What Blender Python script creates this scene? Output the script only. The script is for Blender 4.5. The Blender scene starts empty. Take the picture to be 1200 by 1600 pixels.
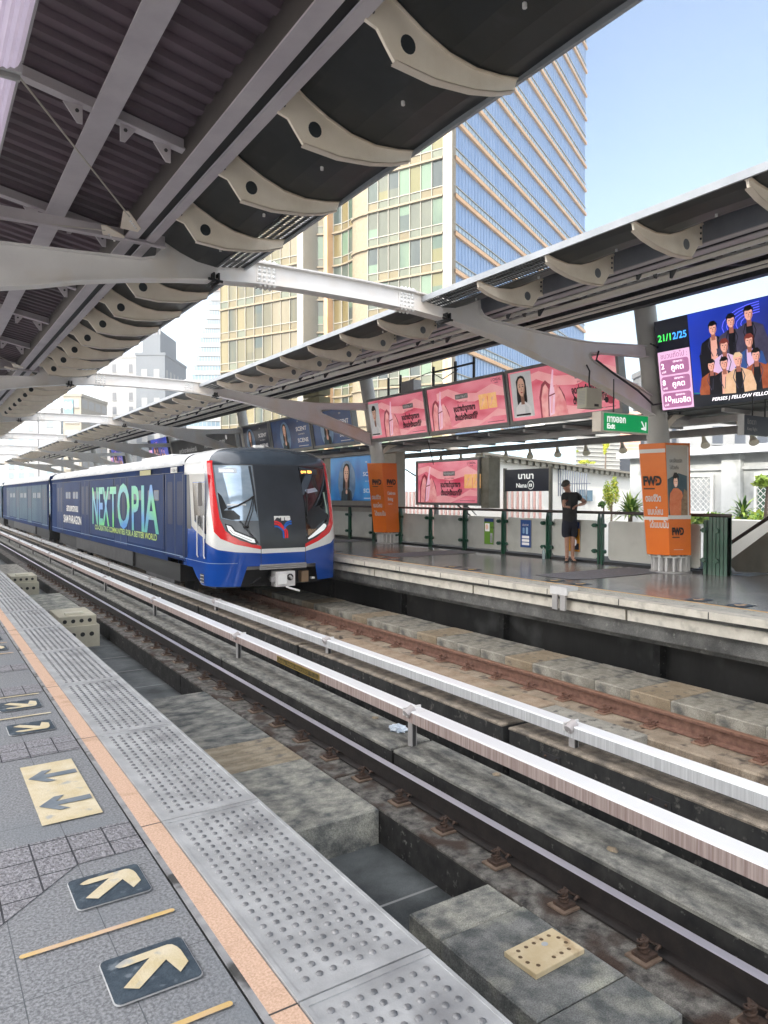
import bpy, bmesh, math, random, bisect
from mathutils import Vector, Matrix
random.seed(7)
S = bpy.context.scene
COL = S.collection
R = math.radians

# ---------------- camera, world, sun, exposure ----------------
cd = bpy.data.cameras.new('camera'); cam = bpy.data.objects.new('camera', cd); COL.objects.link(cam)
cam.location = (0, 0, 1.43); cam.rotation_euler = (R(90 - 1.318), 0, R(-32.928))
cd.sensor_fit = 'VERTICAL'; cd.sensor_height = 36; cd.lens = 1130 / 1600 * 36
cd.clip_start = .05; cd.clip_end = 3000
S.camera = cam
SKY_K, HAZE_K = .072, 1.22
SUN_EL, SUN_AZ = 24, 245     # azimuth clockwise from +y (track direction): from the left
w = bpy.data.worlds.new('World'); S.world = w; w.use_nodes = True
nt = w.node_tree; bg = nt.nodes['Background']
sky = nt.nodes.new('ShaderNodeTexSky'); sky.sky_type = 'NISHITA'; sky.sun_disc = False
sky.sun_elevation = R(SUN_EL); sky.sun_rotation = R(SUN_AZ); sky.dust_density = 1.3; sky.air_density = 1.0; sky.ozone_density = 1.3
nt.links.new(sky.outputs[0], bg.inputs[0]); bg.inputs[1].default_value = SKY_K
# bright hazy sky on the sun's side of the street, thinning out to clear blue on the far side
wtc = nt.nodes.new('ShaderNodeTexCoord'); wd = nt.nodes.new('ShaderNodeVectorMath'); wd.operation = 'DOT_PRODUCT'; wd.inputs[1].default_value = Vector((-.90, -.02, .36)).normalized()
nt.links.new(wtc.outputs['Generated'], wd.inputs[0])
wm = nt.nodes.new('ShaderNodeMapRange'); wm.interpolation_type = 'SMOOTHSTEP'; wm.inputs[1].default_value = -.45; wm.inputs[2].default_value = .9; wm.inputs[3].default_value = 0; wm.inputs[4].default_value = HAZE_K
nt.links.new(wd.outputs['Value'], wm.inputs[0])
bg2w = nt.nodes.new('ShaderNodeBackground'); bg2w.inputs[0].default_value = (1, .955, .90, 1); nt.links.new(wm.outputs[0], bg2w.inputs[1])
wadd = nt.nodes.new('ShaderNodeAddShader'); nt.links.new(bg.outputs[0], wadd.inputs[0]); nt.links.new(bg2w.outputs[0], wadd.inputs[1]); nt.links.new(wadd.outputs[0], nt.nodes['World Output'].inputs[0])
sl = bpy.data.lights.new('sun', 'SUN'); sl.energy = 2.0; sl.angle = R(.5); sl.color = (1, .93, .82)
so = bpy.data.objects.new('sun', sl); COL.objects.link(so)
dv = Vector((math.sin(R(SUN_AZ)) * math.cos(R(SUN_EL)), math.cos(R(SUN_AZ)) * math.cos(R(SUN_EL)), math.sin(R(SUN_EL))))
so.rotation_euler = dv.to_track_quat('Z', 'Y').to_euler(); so.location = dv * 50
S.view_settings.view_transform = 'Standard'; S.view_settings.look = 'None'
S.view_settings.exposure = 1.93; S.view_settings.gamma = 1
S.render.engine = 'CYCLES'; S.cycles.use_denoising = True
S.cycles.max_bounces = 7; S.cycles.diffuse_bounces = 4; S.cycles.glossy_bounces = 4; S.cycles.transparent_max_bounces = 8

# ---------------- materials ----------------
MC = {}
def M(name, c, c2=None, sc=6, rough=.6, metal=0, bump=0, bsc=60, det=6, streak=None, emit=0, trans=0, ramp=(.35, .65),
      grid=None, gridc=None, spec=.5, r2=None, coat=0, alpha=1, spots=None, spk=0):
    """procedural material; c/c2 mixed by noise; grid=(px,py,pz,width,ox,oy,oz) joint lines; spots=(color, scale, lo, hi)"""
    if name in MC: return MC[name]
    m = bpy.data.materials.new(name); m.use_nodes = True; MC[name] = m
    n = m.node_tree.nodes; l = m.node_tree.links; b = n['Principled BSDF']
    tc = n.new('ShaderNodeTexCoord'); co = tc.outputs['Object']
    if streak:
        mp = n.new('ShaderNodeMapping'); l.new(co, mp.inputs[0]); mp.inputs['Scale'].default_value = streak; cs = mp.outputs[0]
    else: cs = co
    b.inputs['Roughness'].default_value = rough; b.inputs['Metallic'].default_value = metal
    b.inputs['Specular IOR Level'].default_value = spec
    b.inputs['Coat Weight'].default_value = coat; b.inputs['Coat Roughness'].default_value = .05
    if trans: b.inputs['Transmission Weight'].default_value = trans; b.inputs['IOR'].default_value = 1.45
    if alpha < 1: b.inputs['Alpha'].default_value = alpha
    col = None
    if c2 is not None:
        t = n.new('ShaderNodeTexNoise'); l.new(cs, t.inputs['Vector']); t.inputs['Scale'].default_value = sc; t.inputs['Detail'].default_value = det
        t.inputs['Roughness'].default_value = .62
        r = n.new('ShaderNodeValToRGB'); l.new(t.outputs[0], r.inputs[0])
        r.color_ramp.elements[0].position = ramp[0]; r.color_ramp.elements[1].position = ramp[1]
        r.color_ramp.elements[0].color = (*c, 1); r.color_ramp.elements[1].color = (*c2, 1)
        col = r.outputs[0]
        if r2 is not None:
            mr = n.new('ShaderNodeMapRange'); l.new(t.outputs[0], mr.inputs[0]); mr.inputs[1].default_value = ramp[0]; mr.inputs[2].default_value = ramp[1]
            mr.inputs[3].default_value = rough; mr.inputs[4].default_value = r2; l.new(mr.outputs[0], b.inputs['Roughness'])
    else:
        b.inputs['Base Color'].default_value = (*c, 1)
    if spots:
        t = n.new('ShaderNodeTexNoise'); l.new(co, t.inputs['Vector']); t.inputs['Scale'].default_value = spots[1]; t.inputs['Detail'].default_value = 3
        mr = n.new('ShaderNodeMapRange'); l.new(t.outputs[0], mr.inputs[0]); mr.inputs[1].default_value = spots[2]; mr.inputs[2].default_value = spots[3]
        mx = n.new('ShaderNodeMix'); mx.data_type = 'RGBA'; l.new(mr.outputs[0], mx.inputs[0])
        if col: l.new(col, mx.inputs[6])
        else: mx.inputs[6].default_value = (*c, 1)
        mx.inputs[7].default_value = (*spots[0], 1); col = mx.outputs[2]
    if spk:
        t = n.new('ShaderNodeTexNoise'); l.new(co, t.inputs['Vector']); t.inputs['Scale'].default_value = 130; t.inputs['Detail'].default_value = 2
        mr = n.new('ShaderNodeMapRange'); l.new(t.outputs[0], mr.inputs[0]); mr.inputs[1].default_value = .3; mr.inputs[2].default_value = .7; mr.inputs[3].default_value = 1 - spk; mr.inputs[4].default_value = 1 + spk
        mx = n.new('ShaderNodeVectorMath'); mx.operation = 'SCALE'
        if col: l.new(col, mx.inputs[0])
        else: mx.inputs[0].default_value = c
        l.new(mr.outputs[0], mx.inputs[3]); col = mx.outputs[0]
    if grid:
        sp = n.new('ShaderNodeSeparateXYZ'); l.new(co, sp.inputs[0]); last = None
        for i in range(3):
            if not grid[i]: continue
            a = n.new('ShaderNodeMath'); a.operation = 'ADD'; l.new(sp.outputs[i], a.inputs[0]); a.inputs[1].default_value = grid[4 + i] if len(grid) > 4 else 0
            d = n.new('ShaderNodeMath'); d.operation = 'PINGPONG'; l.new(a.outputs[0], d.inputs[0]); d.inputs[1].default_value = grid[i] / 2
            q = n.new('ShaderNodeMath'); q.operation = 'LESS_THAN'; l.new(d.outputs[0], q.inputs[0]); q.inputs[1].default_value = grid[3]
            if last:
                x = n.new('ShaderNodeMath'); x.operation = 'MAXIMUM'; l.new(last, x.inputs[0]); l.new(q.outputs[0], x.inputs[1]); last = x.outputs[0]
            else: last = q.outputs[0]
        mx = n.new('ShaderNodeMix'); mx.data_type = 'RGBA'; l.new(last, mx.inputs[0])
        if col: l.new(col, mx.inputs[6])
        else: mx.inputs[6].default_value = (*c, 1)
        mx.inputs[7].default_value = (*(gridc or (.02, .02, .02)), 1); col = mx.outputs[2]
    if col: l.new(col, b.inputs['Base Color'])
    if emit:
        if col: l.new(col, b.inputs['Emission Color'])
        else: b.inputs['Emission Color'].default_value = (*c, 1)
        b.inputs['Emission Strength'].default_value = emit
    if bump:
        t = n.new('ShaderNodeTexNoise'); l.new(cs, t.inputs['Vector']); t.inputs['Scale'].default_value = bsc; t.inputs['Detail'].default_value = 4
        bp = n.new('ShaderNodeBump'); l.new(t.outputs[0], bp.inputs['Height']); bp.inputs['Strength'].default_value = bump; bp.inputs['Distance'].default_value = .01
        l.new(bp.outputs[0], b.inputs['Normal'])
    return m

# ---------------- mesh helpers ----------------
class MB:
    def __init__(s): s.v = []; s.f = []; s.m = []; s.mats = []; s.sm = []
    def mi(s, mat):
        if mat not in s.mats: s.mats.append(mat)
        return s.mats.index(mat)
    def add(s, vs, fs, mat, smooth=False):
        o = len(s.v); s.v += [tuple(v) for v in vs]; k = s.mi(mat)
        for f in fs: s.f.append([i + o for i in f]); s.m.append(k); s.sm.append(smooth)
        return s
    def box(s, x0, x1, y0, y1, z0, z1, mat, T=None, b=0):
        if b:  # chamfered top edges
            vs = [(x0, y0, z0), (x1, y0, z0), (x1, y1, z0), (x0, y1, z0), (x0, y0, z1 - b), (x1, y0, z1 - b), (x1, y1, z1 - b), (x0, y1, z1 - b),
                  (x0 + b, y0 + b, z1), (x1 - b, y0 + b, z1), (x1 - b, y1 - b, z1), (x0 + b, y1 - b, z1)]
            fs = [(3, 2, 1, 0), (0, 1, 5, 4), (1, 2, 6, 5), (2, 3, 7, 6), (3, 0, 4, 7), (4, 5, 9, 8), (5, 6, 10, 9), (6, 7, 11, 10), (7, 4, 8, 11), (8, 9, 10, 11)]
        else:
            vs = [(x0, y0, z0), (x1, y0, z0), (x1, y1, z0), (x0, y1, z0), (x0, y0, z1), (x1, y0, z1), (x1, y1, z1), (x0, y1, z1)]
            fs = [(3, 2, 1, 0), (4, 5, 6, 7), (0, 1, 5, 4), (1, 2, 6, 5), (2, 3, 7, 6), (3, 0, 4, 7)]
        if T: vs = [T @ Vector(v) for v in vs]
        return s.add(vs, fs, mat)
    def quad(s, a, b, c, d, mat): return s.add([a, b, c, d], [(0, 1, 2, 3)], mat)
    def prism(s, poly, fn, a, b, mat, smooth=False, caps=True):
        """extrude a 2D polygon; fn(u, v, t) -> point; from t=a to t=b"""
        n = len(poly); vs = [fn(u, v, a) for u, v in poly] + [fn(u, v, b) for u, v in poly]
        fs = [(i, (i + 1) % n, n + (i + 1) % n, n + i) for i in range(n)]
        s.add(vs, fs, mat, smooth)
        if caps:
            s.add(vs[:n], [tuple(range(n))[::-1]], mat); s.add(vs[n:], [tuple(range(n))], mat)
        return s
    def tube(s, pts, r, mat, n=8, caps=True, smooth=True):
        pts = [Vector(p) for p in pts]; rs = r if isinstance(r, (list, tuple)) else [r] * len(pts)
        vs = []; up = None
        for i, p in enumerate(pts):
            d = (pts[min(i + 1, len(pts) - 1)] - pts[max(i - 1, 0)]).normalized()
            if up is None: up = Vector((0, 0, 1)) if abs(d.z) < .9 else Vector((1, 0, 0))
            a = d.cross(up).normalized(); c = a.cross(d).normalized(); up = c
            for k in range(n):
                t = 2 * math.pi * k / n; vs.append(p + (a * math.cos(t) + c * math.sin(t)) * rs[i])
        fs = [(i * n + k, i * n + (k + 1) % n, (i + 1) * n + (k + 1) % n, (i + 1) * n + k) for i in range(len(pts) - 1) for k in range(n)]
        s.add(vs, fs, mat, smooth)
        if caps:
            s.add(vs[:n], [tuple(range(n))[::-1]], mat); s.add(vs[-n:], [tuple(range(n))], mat)
        return s
    def dome(s, c, r, h, mat, axis='z', n=8, sgn=1):
        """short truncated stud"""
        vs = []
        for (rr, hh) in ((r, 0), (r * .88, h * .6), (r * .5, h)):
            for k in range(n):
                t = 2 * math.pi * k / n; u, v = rr * math.cos(t), rr * math.sin(t)
                if axis == 'z': vs.append((c[0] + u, c[1] + v, c[2] + hh * sgn))
                elif axis == 'y': vs.append((c[0] + u, c[1] + hh * sgn, c[2] + v))
                else: vs.append((c[0] + hh * sgn, c[1] + u, c[2] + v))
        fs = [(i * n + k, i * n + (k + 1) % n, (i + 1) * n + (k + 1) % n, (i + 1) * n + k) for i in range(2) for k in range(n)]
        fs.append(tuple(range(2 * n, 3 * n)))
        return s.add(vs, fs, mat, True)
    def grid(s, nu, nv, fn, mat, smooth=True):
        vs = [fn(i / nu, j / nv) for j in range(nv + 1) for i in range(nu + 1)]
        fs = [(j * (nu + 1) + i, j * (nu + 1) + i + 1, (j + 1) * (nu + 1) + i + 1, (j + 1) * (nu + 1) + i) for j in range(nv) for i in range(nu)]
        return s.add(vs, fs, mat, smooth)
    def mesh(s, name, org=(0, 0, 0)):
        me = bpy.data.meshes.new(name)
        ox, oy, oz = org
        me.from_pydata([(x - ox, y - oy, z - oz) for x, y, z in s.v], [], s.f)
        for m in s.mats: me.materials.append(m)
        me.polygons.foreach_set('material_index', s.m); me.polygons.foreach_set('use_smooth', s.sm)
        me.update(); return me
    def build(s, name, parent=None, org=None):
        """vertices are in world space; the object sits at the parent's origin (or at org)"""
        o = Vector((0, 0, 0))
        if parent is not None: o = Vector(parent['_o'])
        elif org: o = Vector(org)
        ob = bpy.data.objects.new(name, s.mesh(name, o)); COL.objects.link(ob)
        if parent is not None: ob.parent = parent
        else: ob.location = o
        ob['_o'] = tuple(o); return ob

def thing(name, label, cat, loc=(0, 0, 0), group=None, kind=None):
    o = bpy.data.objects.new(name, None); COL.objects.link(o); o.location = loc; o['_o'] = tuple(float(v) for v in loc)
    o.empty_display_size = .2
    return tag(o, label, cat, group, kind)
def tag(o, label=None, cat=None, group=None, kind=None):
    if label: o['label'] = label
    if cat: o['category'] = cat
    if group: o['group'] = group
    if kind: o['kind'] = kind
    return o
def copy_tree(o, parent=None, off=(0, 0, 0), label=None):
    c = o.copy(); COL.objects.link(c); c.parent = parent
    if parent is None: c.location = o.location + Vector(off)
    c['_o'] = tuple(Vector(o['_o']) + Vector(off))
    if label: c['label'] = label
    for ch in list(o.children): copy_tree(ch, c, off)
    return c
XZ = lambda u, v, t: (u, t, v)      # polygon in x,z extruded along y
YZ = lambda u, v, t: (t, u, v)

# flat graphics, decals and lettering laid on any surface: fn(u, v, d) -> world point, d = height above the surface
class G:
    def __init__(s, fn, step=None): s.fn = fn; s.mb = MB(); s.step = step
    def poly(s, pts, mat, lay=1):
        if s.step:
            bm = bmesh.new(); f = bm.faces.new([bm.verts.new((u, v, 0)) for u, v in pts]); bm.normal_update(); bmesh.ops.triangulate(bm, faces=[f], ngon_method='EAR_CLIP', quad_method='FIXED')
            st = s.step
            for ax, (i) in (((1, 0, 0), 0), ((0, 1, 0), 1)):
                lo = min(p[i] for p in pts); hi = max(p[i] for p in pts); k = math.ceil(lo / st)
                while k * st < hi:
                    bmesh.ops.bisect_plane(bm, geom=bm.verts[:] + bm.edges[:] + bm.faces[:], plane_co=(ax[0] * k * st, ax[1] * k * st, 0), plane_no=ax, dist=1e-5); k += 1
            bm.verts.index_update()
            s.mb.add([s.fn(v.co.x, v.co.y, .003 * lay) for v in bm.verts], [[v.index for v in f.verts] for f in bm.faces], mat, True); bm.free()
        else:
            s.mb.add([s.fn(u, v, .003 * lay) for u, v in pts], [tuple(range(len(pts)))], mat)
        return s
    def rect(s, u0, u1, v0, v1, mat, lay=1): return s.poly([(u0, v0), (u1, v0), (u1, v1), (u0, v1)], mat, lay)
    def rrect(s, u0, u1, v0, v1, r, mat, lay=1):
        p = []
        for cx, cy, a0 in ((u1 - r, v0 + r, -90), (u1 - r, v1 - r, 0), (u0 + r, v1 - r, 90), (u0 + r, v0 + r, 180)):
            for k in range(5): a = R(a0 + k * 22.5); p.append((cx + r * math.cos(a), cy + r * math.sin(a)))
        return s.poly(p, mat, lay)
    def ell(s, cu, cv, a, b, mat, lay=1, n=20, rot=0):
        c, d = math.cos(R(rot)), math.sin(R(rot))
        return s.poly([(cu + a * math.cos(2 * math.pi * k / n) * c - b * math.sin(2 * math.pi * k / n) * d, cv + a * math.cos(2 * math.pi * k / n) * d + b * math.sin(2 * math.pi * k / n) * c) for k in range(n)], mat, lay)
    def line(s, pts, w, mat, lay=1):
        for (a, b), (c, d) in zip(pts, pts[1:]):
            L = math.hypot(c - a, d - b) or 1; nx, ny = -(d - b) / L * w / 2, (c - a) / L * w / 2
            s.poly([(a + nx, b + ny), (a - nx, b - ny), (c - nx, d - ny), (c + nx, d + ny)], mat, lay)
        return s
    def text(s, t, u, v, size, mat, lay=3, align='LEFT', width=None, bold=0, shear=0):
        c = bpy.data.curves.new('t', 'FONT'); c.body = t; c.size = size; c.align_x = align; c.offset = bold; c.resolution_u = 3; c.shear = shear
        o = bpy.data.objects.new('t', c); COL.objects.link(o)
        me = bpy.data.meshes.new_from_object(o.evaluated_get(bpy.context.evaluated_depsgraph_get()))
        xs = [p.co.x for p in me.vertices]; k = 1
        if width and xs: k = width / (max(xs) - min(xs))
        x0 = 0
        s.mb.add([s.fn(u + p.co.x * k, v + p.co.y, .003 * lay) for p in me.vertices], [list(p.vertices) for p in me.polygons], mat)
        bpy.data.objects.remove(o); bpy.data.curves.remove(c); bpy.data.meshes.remove(me)
        return s
    def build(s, name, parent): return s.mb.build(name, parent)
def plane_fn(O, U, V):
    O, U, V = Vector(O), Vector(U), Vector(V); N = U.cross(V).normalized()
    return lambda u, v, d: O + U * u + V * v + N * d

# palette
conc = M('concrete', (.24, .235, .21), (.40, .38, .33), 3.5, .85, bump=.5, bsc=30, spots=((.07, .07, .07), 9, .55, .7), spk=.28)
conc_dk = M('concrete_dark', (.06, .06, .058), (.16, .158, .15), 2.5, .85, bump=.5, bsc=25, spots=((.22, .22, .2), 14, .62, .75), spk=.28)
conc_tan = M('concrete_tan', (.26, .20, .13), (.38, .31, .22), 3, .85, bump=.5, bsc=30, spots=((.10, .09, .08), 8, .55, .72), spk=.28)
conc_wet = M('concrete_weathered', (.095, .097, .095), (.34, .335, .295), 6, .85, bump=.8, bsc=45, det=9, streak=(1.6, .7, 1), spots=((.10, .10, .095), 9, .56, .74), spk=.28)
joint_shade = M('joint_shade_concrete', (.009, .009, .010), (.035, .034, .032), 5, .9, bump=.6, bsc=22, spots=((.16, .16, .145), 16, .64, .74))  # near black: shade put into plinth and kerb sides, also dark wall joints
steelw = M('painted_steel', (.70, .69, .68), (.78, .77, .76), 2, .42, spec=.5)
steelc = M('cream_painted_steel', (.74, .65, .54), (.82, .74, .63), 3, .45, bump=.05)
steelg = M('grey_painted_steel', (.32, .31, .31), (.42, .41, .40), 3, .5)
steeld = M('dark_steel', (.03, .03, .032), (.06, .058, .06), 4, .5)
black = M('black', (.012, .012, .013), None, rough=.6)
rust = M('rusty_steel', (.028, .018, .014), (.085, .05, .035), 18, .75, bump=.4, bsc=60)
rustr = M('red_rust', (.13, .066, .046), (.23, .12, .085), 14, .8, bump=.4, bsc=60)
white = M('white_paint', (.72, .72, .7), (.8, .8, .78), 3, .5)
green = M('green_paint', (.004, .055, .028), (.008, .08, .04), 3, .35, coat=.3)
orange = M('orange_wrap', (.80, .17, .012), (.86, .2, .016), 2, .35)
navy = M('navy_sign', (.012, .017, .035), None, rough=.35)
# ================= SETTING: ground, platforms, track bed =================
gm = M('street', (.22, .21, .19), (.32, .31, .28), .3, .9)
tag(MB().box(-400, 700, -200, 1200, -9.2, -9, gm).build('ground'), kind='structure')

granite = M('granite', (.14, .146, .158), (.31, .318, .333), 95, .55, bump=.25, bsc=120, det=3, ramp=(.38, .62), grid=(.27, .6, 0, .0016, -.24, .16, 0), gridc=(.09, .1, .11), spots=((.2, .22, .24), 1.7, .5, .75))
paver = M('rough_paver', (.15, .148, .16), (.33, .325, .35), 60, .8, bump=1.0, bsc=85, det=3, ramp=(.35, .65), grid=(.14, .14, 0, .0035, .05, -.01, 0), gridc=(.03, .032, .04))
peach = M('peach_strip', (.56, .36, .25), (.74, .52, .39), 120, .7, bump=.2, bsc=150, det=3, spots=((.38, .22, .13), 5, .58, .8))
tact = M('tactile_metal', (.38, .388, .40), (.52, .53, .54), 5, .55, metal=.15, bump=.12, bsc=140, spots=((.2, .2, .21), 3, .5, .75))
tact2 = M('worn_metal_stud', (.13, .135, .145), (.30, .30, .31), 30, .5, metal=.2)
inkb = M('blue_grey_marking', (.028, .045, .065), (.06, .085, .11), 30, .6, bump=.2, bsc=120, spots=((.16, .19, .22), 22, .6, .72))
inky = M('worn_yellow_marking', (.62, .42, .12), (.70, .50, .27), 7, .65, spots=((.6, .43, .36), 5, .45, .7), bump=.2, bsc=120)
inkw = M('worn_white_line', (.5, .52, .53), (.7, .7, .7), 40, .7)
inkp = M('faded_cream_marking', (.60, .50, .30), (.70, .62, .46), 9, .65, bump=.2, bsc=120, spots=((.42, .42, .4), 14, .6, .72))
inkg = M('faded_arrow', (.13, .165, .2), (.22, .25, .28), 12, .65)

pf = tag(MB().box(-7, 1.30, -4, 80, -.35, -.012, conc).box(-7, 1.12, -4, 80, -2.2, -.36, conc_dk).build('near_platform'), 'grey granite platform with studded metal edge in the foreground', kind='structure')
pv = MB()
pv.box(-7, .768, -4, 80, -.012, 0, granite)
pv.box(.768, .778, -4, 80, -.012, -.006, black)
pv.box(.778, .80, -4, 80, -.012, .0005, M('drain_joint', (.22, .22, .23), (.38, .38, .39), 9, .55, spots=((.06, .06, .06), 7, .55, .65)))
pv.box(.80, .882, -4, 80, -.012, .001, peach)
y = 1.81 - 1.345 * 3
while y < 60:
    pv.box(.797, .885, y + .0, y + .006, .001, .0018, M('joint_dark', (.06, .055, .05))); y += 1.345
pv.build('paving', pf)
# bands of rough pavers between the granite slabs
for (y0, y1, wd) in ((2.97, 3.25, 1), (4.33, 4.62, 0), (5.74, 6.0, 0), (6.55, 6.8, 1)):
    for k in range(0, 5):
        d = k * 5.4
        if y0 + d > 30: break
        pts = [(-6.9, y1 + d), (.765, y1 + d), (.765, y0 + d), (.51, y0 + d), (.24, y0 - .27 + d), (-.1, y0 - .6 + d), (-6.9, y0 - .6 + d)] if wd else [(-6.9, y1 + d), (.765, y1 + d), (.765, y0 + d), (-6.9, y0 + d)]
        MB().add([(a, b, .003) for a, b in pts], [tuple(range(len(pts)))[::-1]], paver).build('rough_paver_band', pf)
up = lambda z: (lambda u, v, d: Vector((u, v, z + d)))
def arrow_mark(y0, y1, dirn):
    g = G(up(.003)); H = y1 - y0; m = lambda a, b: (.45 + .25 * a, (y0 + H * b) if dirn < 0 else (y1 - H * b))
    g.rrect(.447, .703, y0 - .003, y1 + .003, .022, inkw, 1); g.rrect(.45, .70, y0, y1, .02, inkb, 2)
    def pp(p):
        q = [m(a, b) for a, b in p]; return q if dirn < 0 else q[::-1]
    g.poly(pp([(.14, .77), (.18, .715), (.25, .70), (.54, .72), (.14, .28), (.29, .16), (.70, .56), (.78, .20), (.92, .36), (.91, .66), (.89, .76), (.85, .85), (.80, .88), (.27, .86), (.20, .82)]), inkp, 3)
    return g.build('arrow_marking', pf)
for k in range(4):
    d = k * 5.4
    for y0, y1 in ((2.065, 2.29), (2.62, 2.84)): arrow_mark(y0 + d, y1 + d, -1)
    for y0, y1 in ((4.765, 4.985), (5.32, 5.55)): arrow_mark(y0 + d, y1 + d, 1)
    for yy in (1.91, 2.455, 5.15, 5.70):
        g = G(up(.003)); g.rrect(.25, .73, yy + d - .011, yy + d + .011, .01, inky if yy < 3 else inkp, 1); g.build('line_marking', pf)
    g = G(up(.003)); g.rect(.44, .69, 3.39 + d, 4.18 + d, inkp, 1)
    for yy in (3.60, 3.98):
        g.poly([(.455, yy + d), (.53, yy + d + .085), (.575, yy + d + .085), (.53, yy + d + .025), (.68, yy + d + .028), (.68, yy + d - .028), (.53, yy + d - .025), (.575, yy + d - .085), (.53, yy + d - .085)][::-1], inkg, 2)
    g.build('door_marking', pf)
# tactile tiles: raised studs in a metal tray
tb = MB(); tb.box(.888, 1.335, 0, 1.338, -.05, .002, tact)
for a in ((.888, .903, 0, 1.338), (1.322, 1.335, 0, 1.338), (.903, 1.322, 0, .028), (.903, 1.322, 1.312, 1.338)): tb.box(*a, .002, .005, tact)
tb.box(.888, 1.335, -.007, 0, -.05, -.006, black)
for i in range(8):
    for j in range(24): tb.dome((.948 + i * .0465, .075 + j * .0517, .002), .0125, .0065, tact2, n=7)
tme = tb.mesh('tactile_tile')
y = 1.815 - 1.345 * 3; n = 0
while y < 32:
    o = bpy.data.objects.new('tactile_tile', tme); COL.objects.link(o); o.location = (0, y, 0); o.parent = pf; y += 1.345
    if n == 8: y += .04
    n += 1

# track bed
tag(MB().box(1.12, 9.2, -6, 90, -2.6, -1.95, conc_dk).build('track_bed'), kind='structure')
m = M('pit_floor', (.035, .042, .046), (.13, .145, .15), 2, .7, bump=.3, bsc=30, grid=(0, 1.2, 0, .012, 0, .37, 0), gridc=(.3, .31, .31), spk=.35)
tag(MB().box(1.121, 3.36, -6, 90, -1.95, -1.60, m).build('pit_floor'), kind='structure')

# far platform
fgran = M('far_granite', (.19, .182, .172), (.31, .30, .285), 40, .2, bump=.04, bsc=60, grid=(.6, .6, 0, .004), gridc=(.05, .05, .055), spots=((.15, .15, .155), 1.2, .45, .7), spec=.6)
lipm = M('worn_lip', (.54, .51, .44), (.68, .64, .56), 6, .7, spots=((.34, .32, .28), 7, .55, .8))
fp = tag(MB().box(8.14, 14.6, -4, 7.2, -.09, 0, fgran).box(8.14, 12.35, 7.2, 80, -.09, 0, fgran).box(8.45, 14.6, -4, 80, -.6, -.10, conc_dk).build('far_platform'), kind='structure')
e = MB()
e.box(8.12, 8.30, -4, 80, -.088, .003, lipm)
y = 1.2
while y < 60: e.box(8.117, 8.121, y, y + .012, -.086, .0, black); y += 1.345
for k in range(-1, 24): e.box(8.20, 8.25, k * 3.26 + .02, k * 3.26 + 3.24, -.29, -.15, lipm)
e.box(8.25, 8.4, -4, 80, -.5, -.10, conc_dk)
e.build('platform_lip', fp)
ft = M('far_tactile', (.40, .39, .35), (.52, .5, .45), 8, .7, spots=((.22, .22, .2), 6, .55, .75))
f2 = MB(); f2.box(8.30, 8.66, 0, 1.335, -.02, .004, ft)
for i in range(6):
    for j in range(24): f2.dome((8.34 + i * .055, .04 + j * .0545, .004), .015, .006, ft, n=6)
fme = f2.mesh('tactile_tile')
for k in range(-2, 20):
    o = bpy.data.objects.new('tactile_tile', fme); COL.objects.link(o); o.location = (0, 1.2 + k * 1.345, 0); o.parent = fp
MB().box(8.66, 8.74, -4, 80, 0, .004, M('far_yellow_line', (.66, .38, .12), (.72, .5, .25), 5, .6)).build('yellow_line', fp)
for k in range(-1, 6):
    for dy in (2.1, 2.65, 4.8, 5.4):
        g = G(up(.003)); y = k * 5.4 + dy + .4
        g.poly([(8.82, y), (9.12, y), (9.12, y + .26), (8.82, y + .26)], inkb, 1); g.poly([(8.86, y + .13), (8.95, y + .22), (8.98, y + .16), (9.08, y + .16), (9.08, y + .1), (8.98, y + .1), (8.95, y + .04)][::-1], inky, 2); g.build('arrow_marking', fp)
    y = k * 5.4
    g = G(up(.003)); g.poly([(9.3, y + 3.2), (9.6, y + 3.0), (11.6, y + 3.0), (11.9, y + 3.2), (11.9, y + 4.0), (9.3, y + 4.0)], paver, 1); g.build('rough_paver_band', fp)
# wall under the far platform
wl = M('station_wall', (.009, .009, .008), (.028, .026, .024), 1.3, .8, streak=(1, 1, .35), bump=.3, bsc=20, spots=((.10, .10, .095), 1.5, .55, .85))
tw = thing('platform_retaining_wall', 'dark stained concrete wall under the far platform edge', 'wall', (9.1, 8, -1.9))
wb = MB()
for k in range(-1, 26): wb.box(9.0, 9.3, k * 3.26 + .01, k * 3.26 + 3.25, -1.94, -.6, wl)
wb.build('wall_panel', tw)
for k in range(-1, 25): MB().box(8.86, 9.0, k * 3.26 - .06, k * 3.26 + .06, -1.94, -.6, joint_shade).build('wall_joint', tw)
# small steel cover on the lip of the far platform
t = thing('lip_cover', 'small white steel box clipped over the far platform edge', 'cover', (8.1, 7.66, -.2))
MB().box(8.085, 8.33, 7.5, 7.84, -.06, .06, M('cover_white', (.6, .6, .6), (.7, .7, .69), 5, .4)).build('cap', t)
MB().box(8.09, 8.12, 7.54, 7.64, -.29, -.06, steelg).box(8.09, 8.12, 7.70, 7.80, -.29, -.06, steelg).build('bracket', t)

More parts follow.
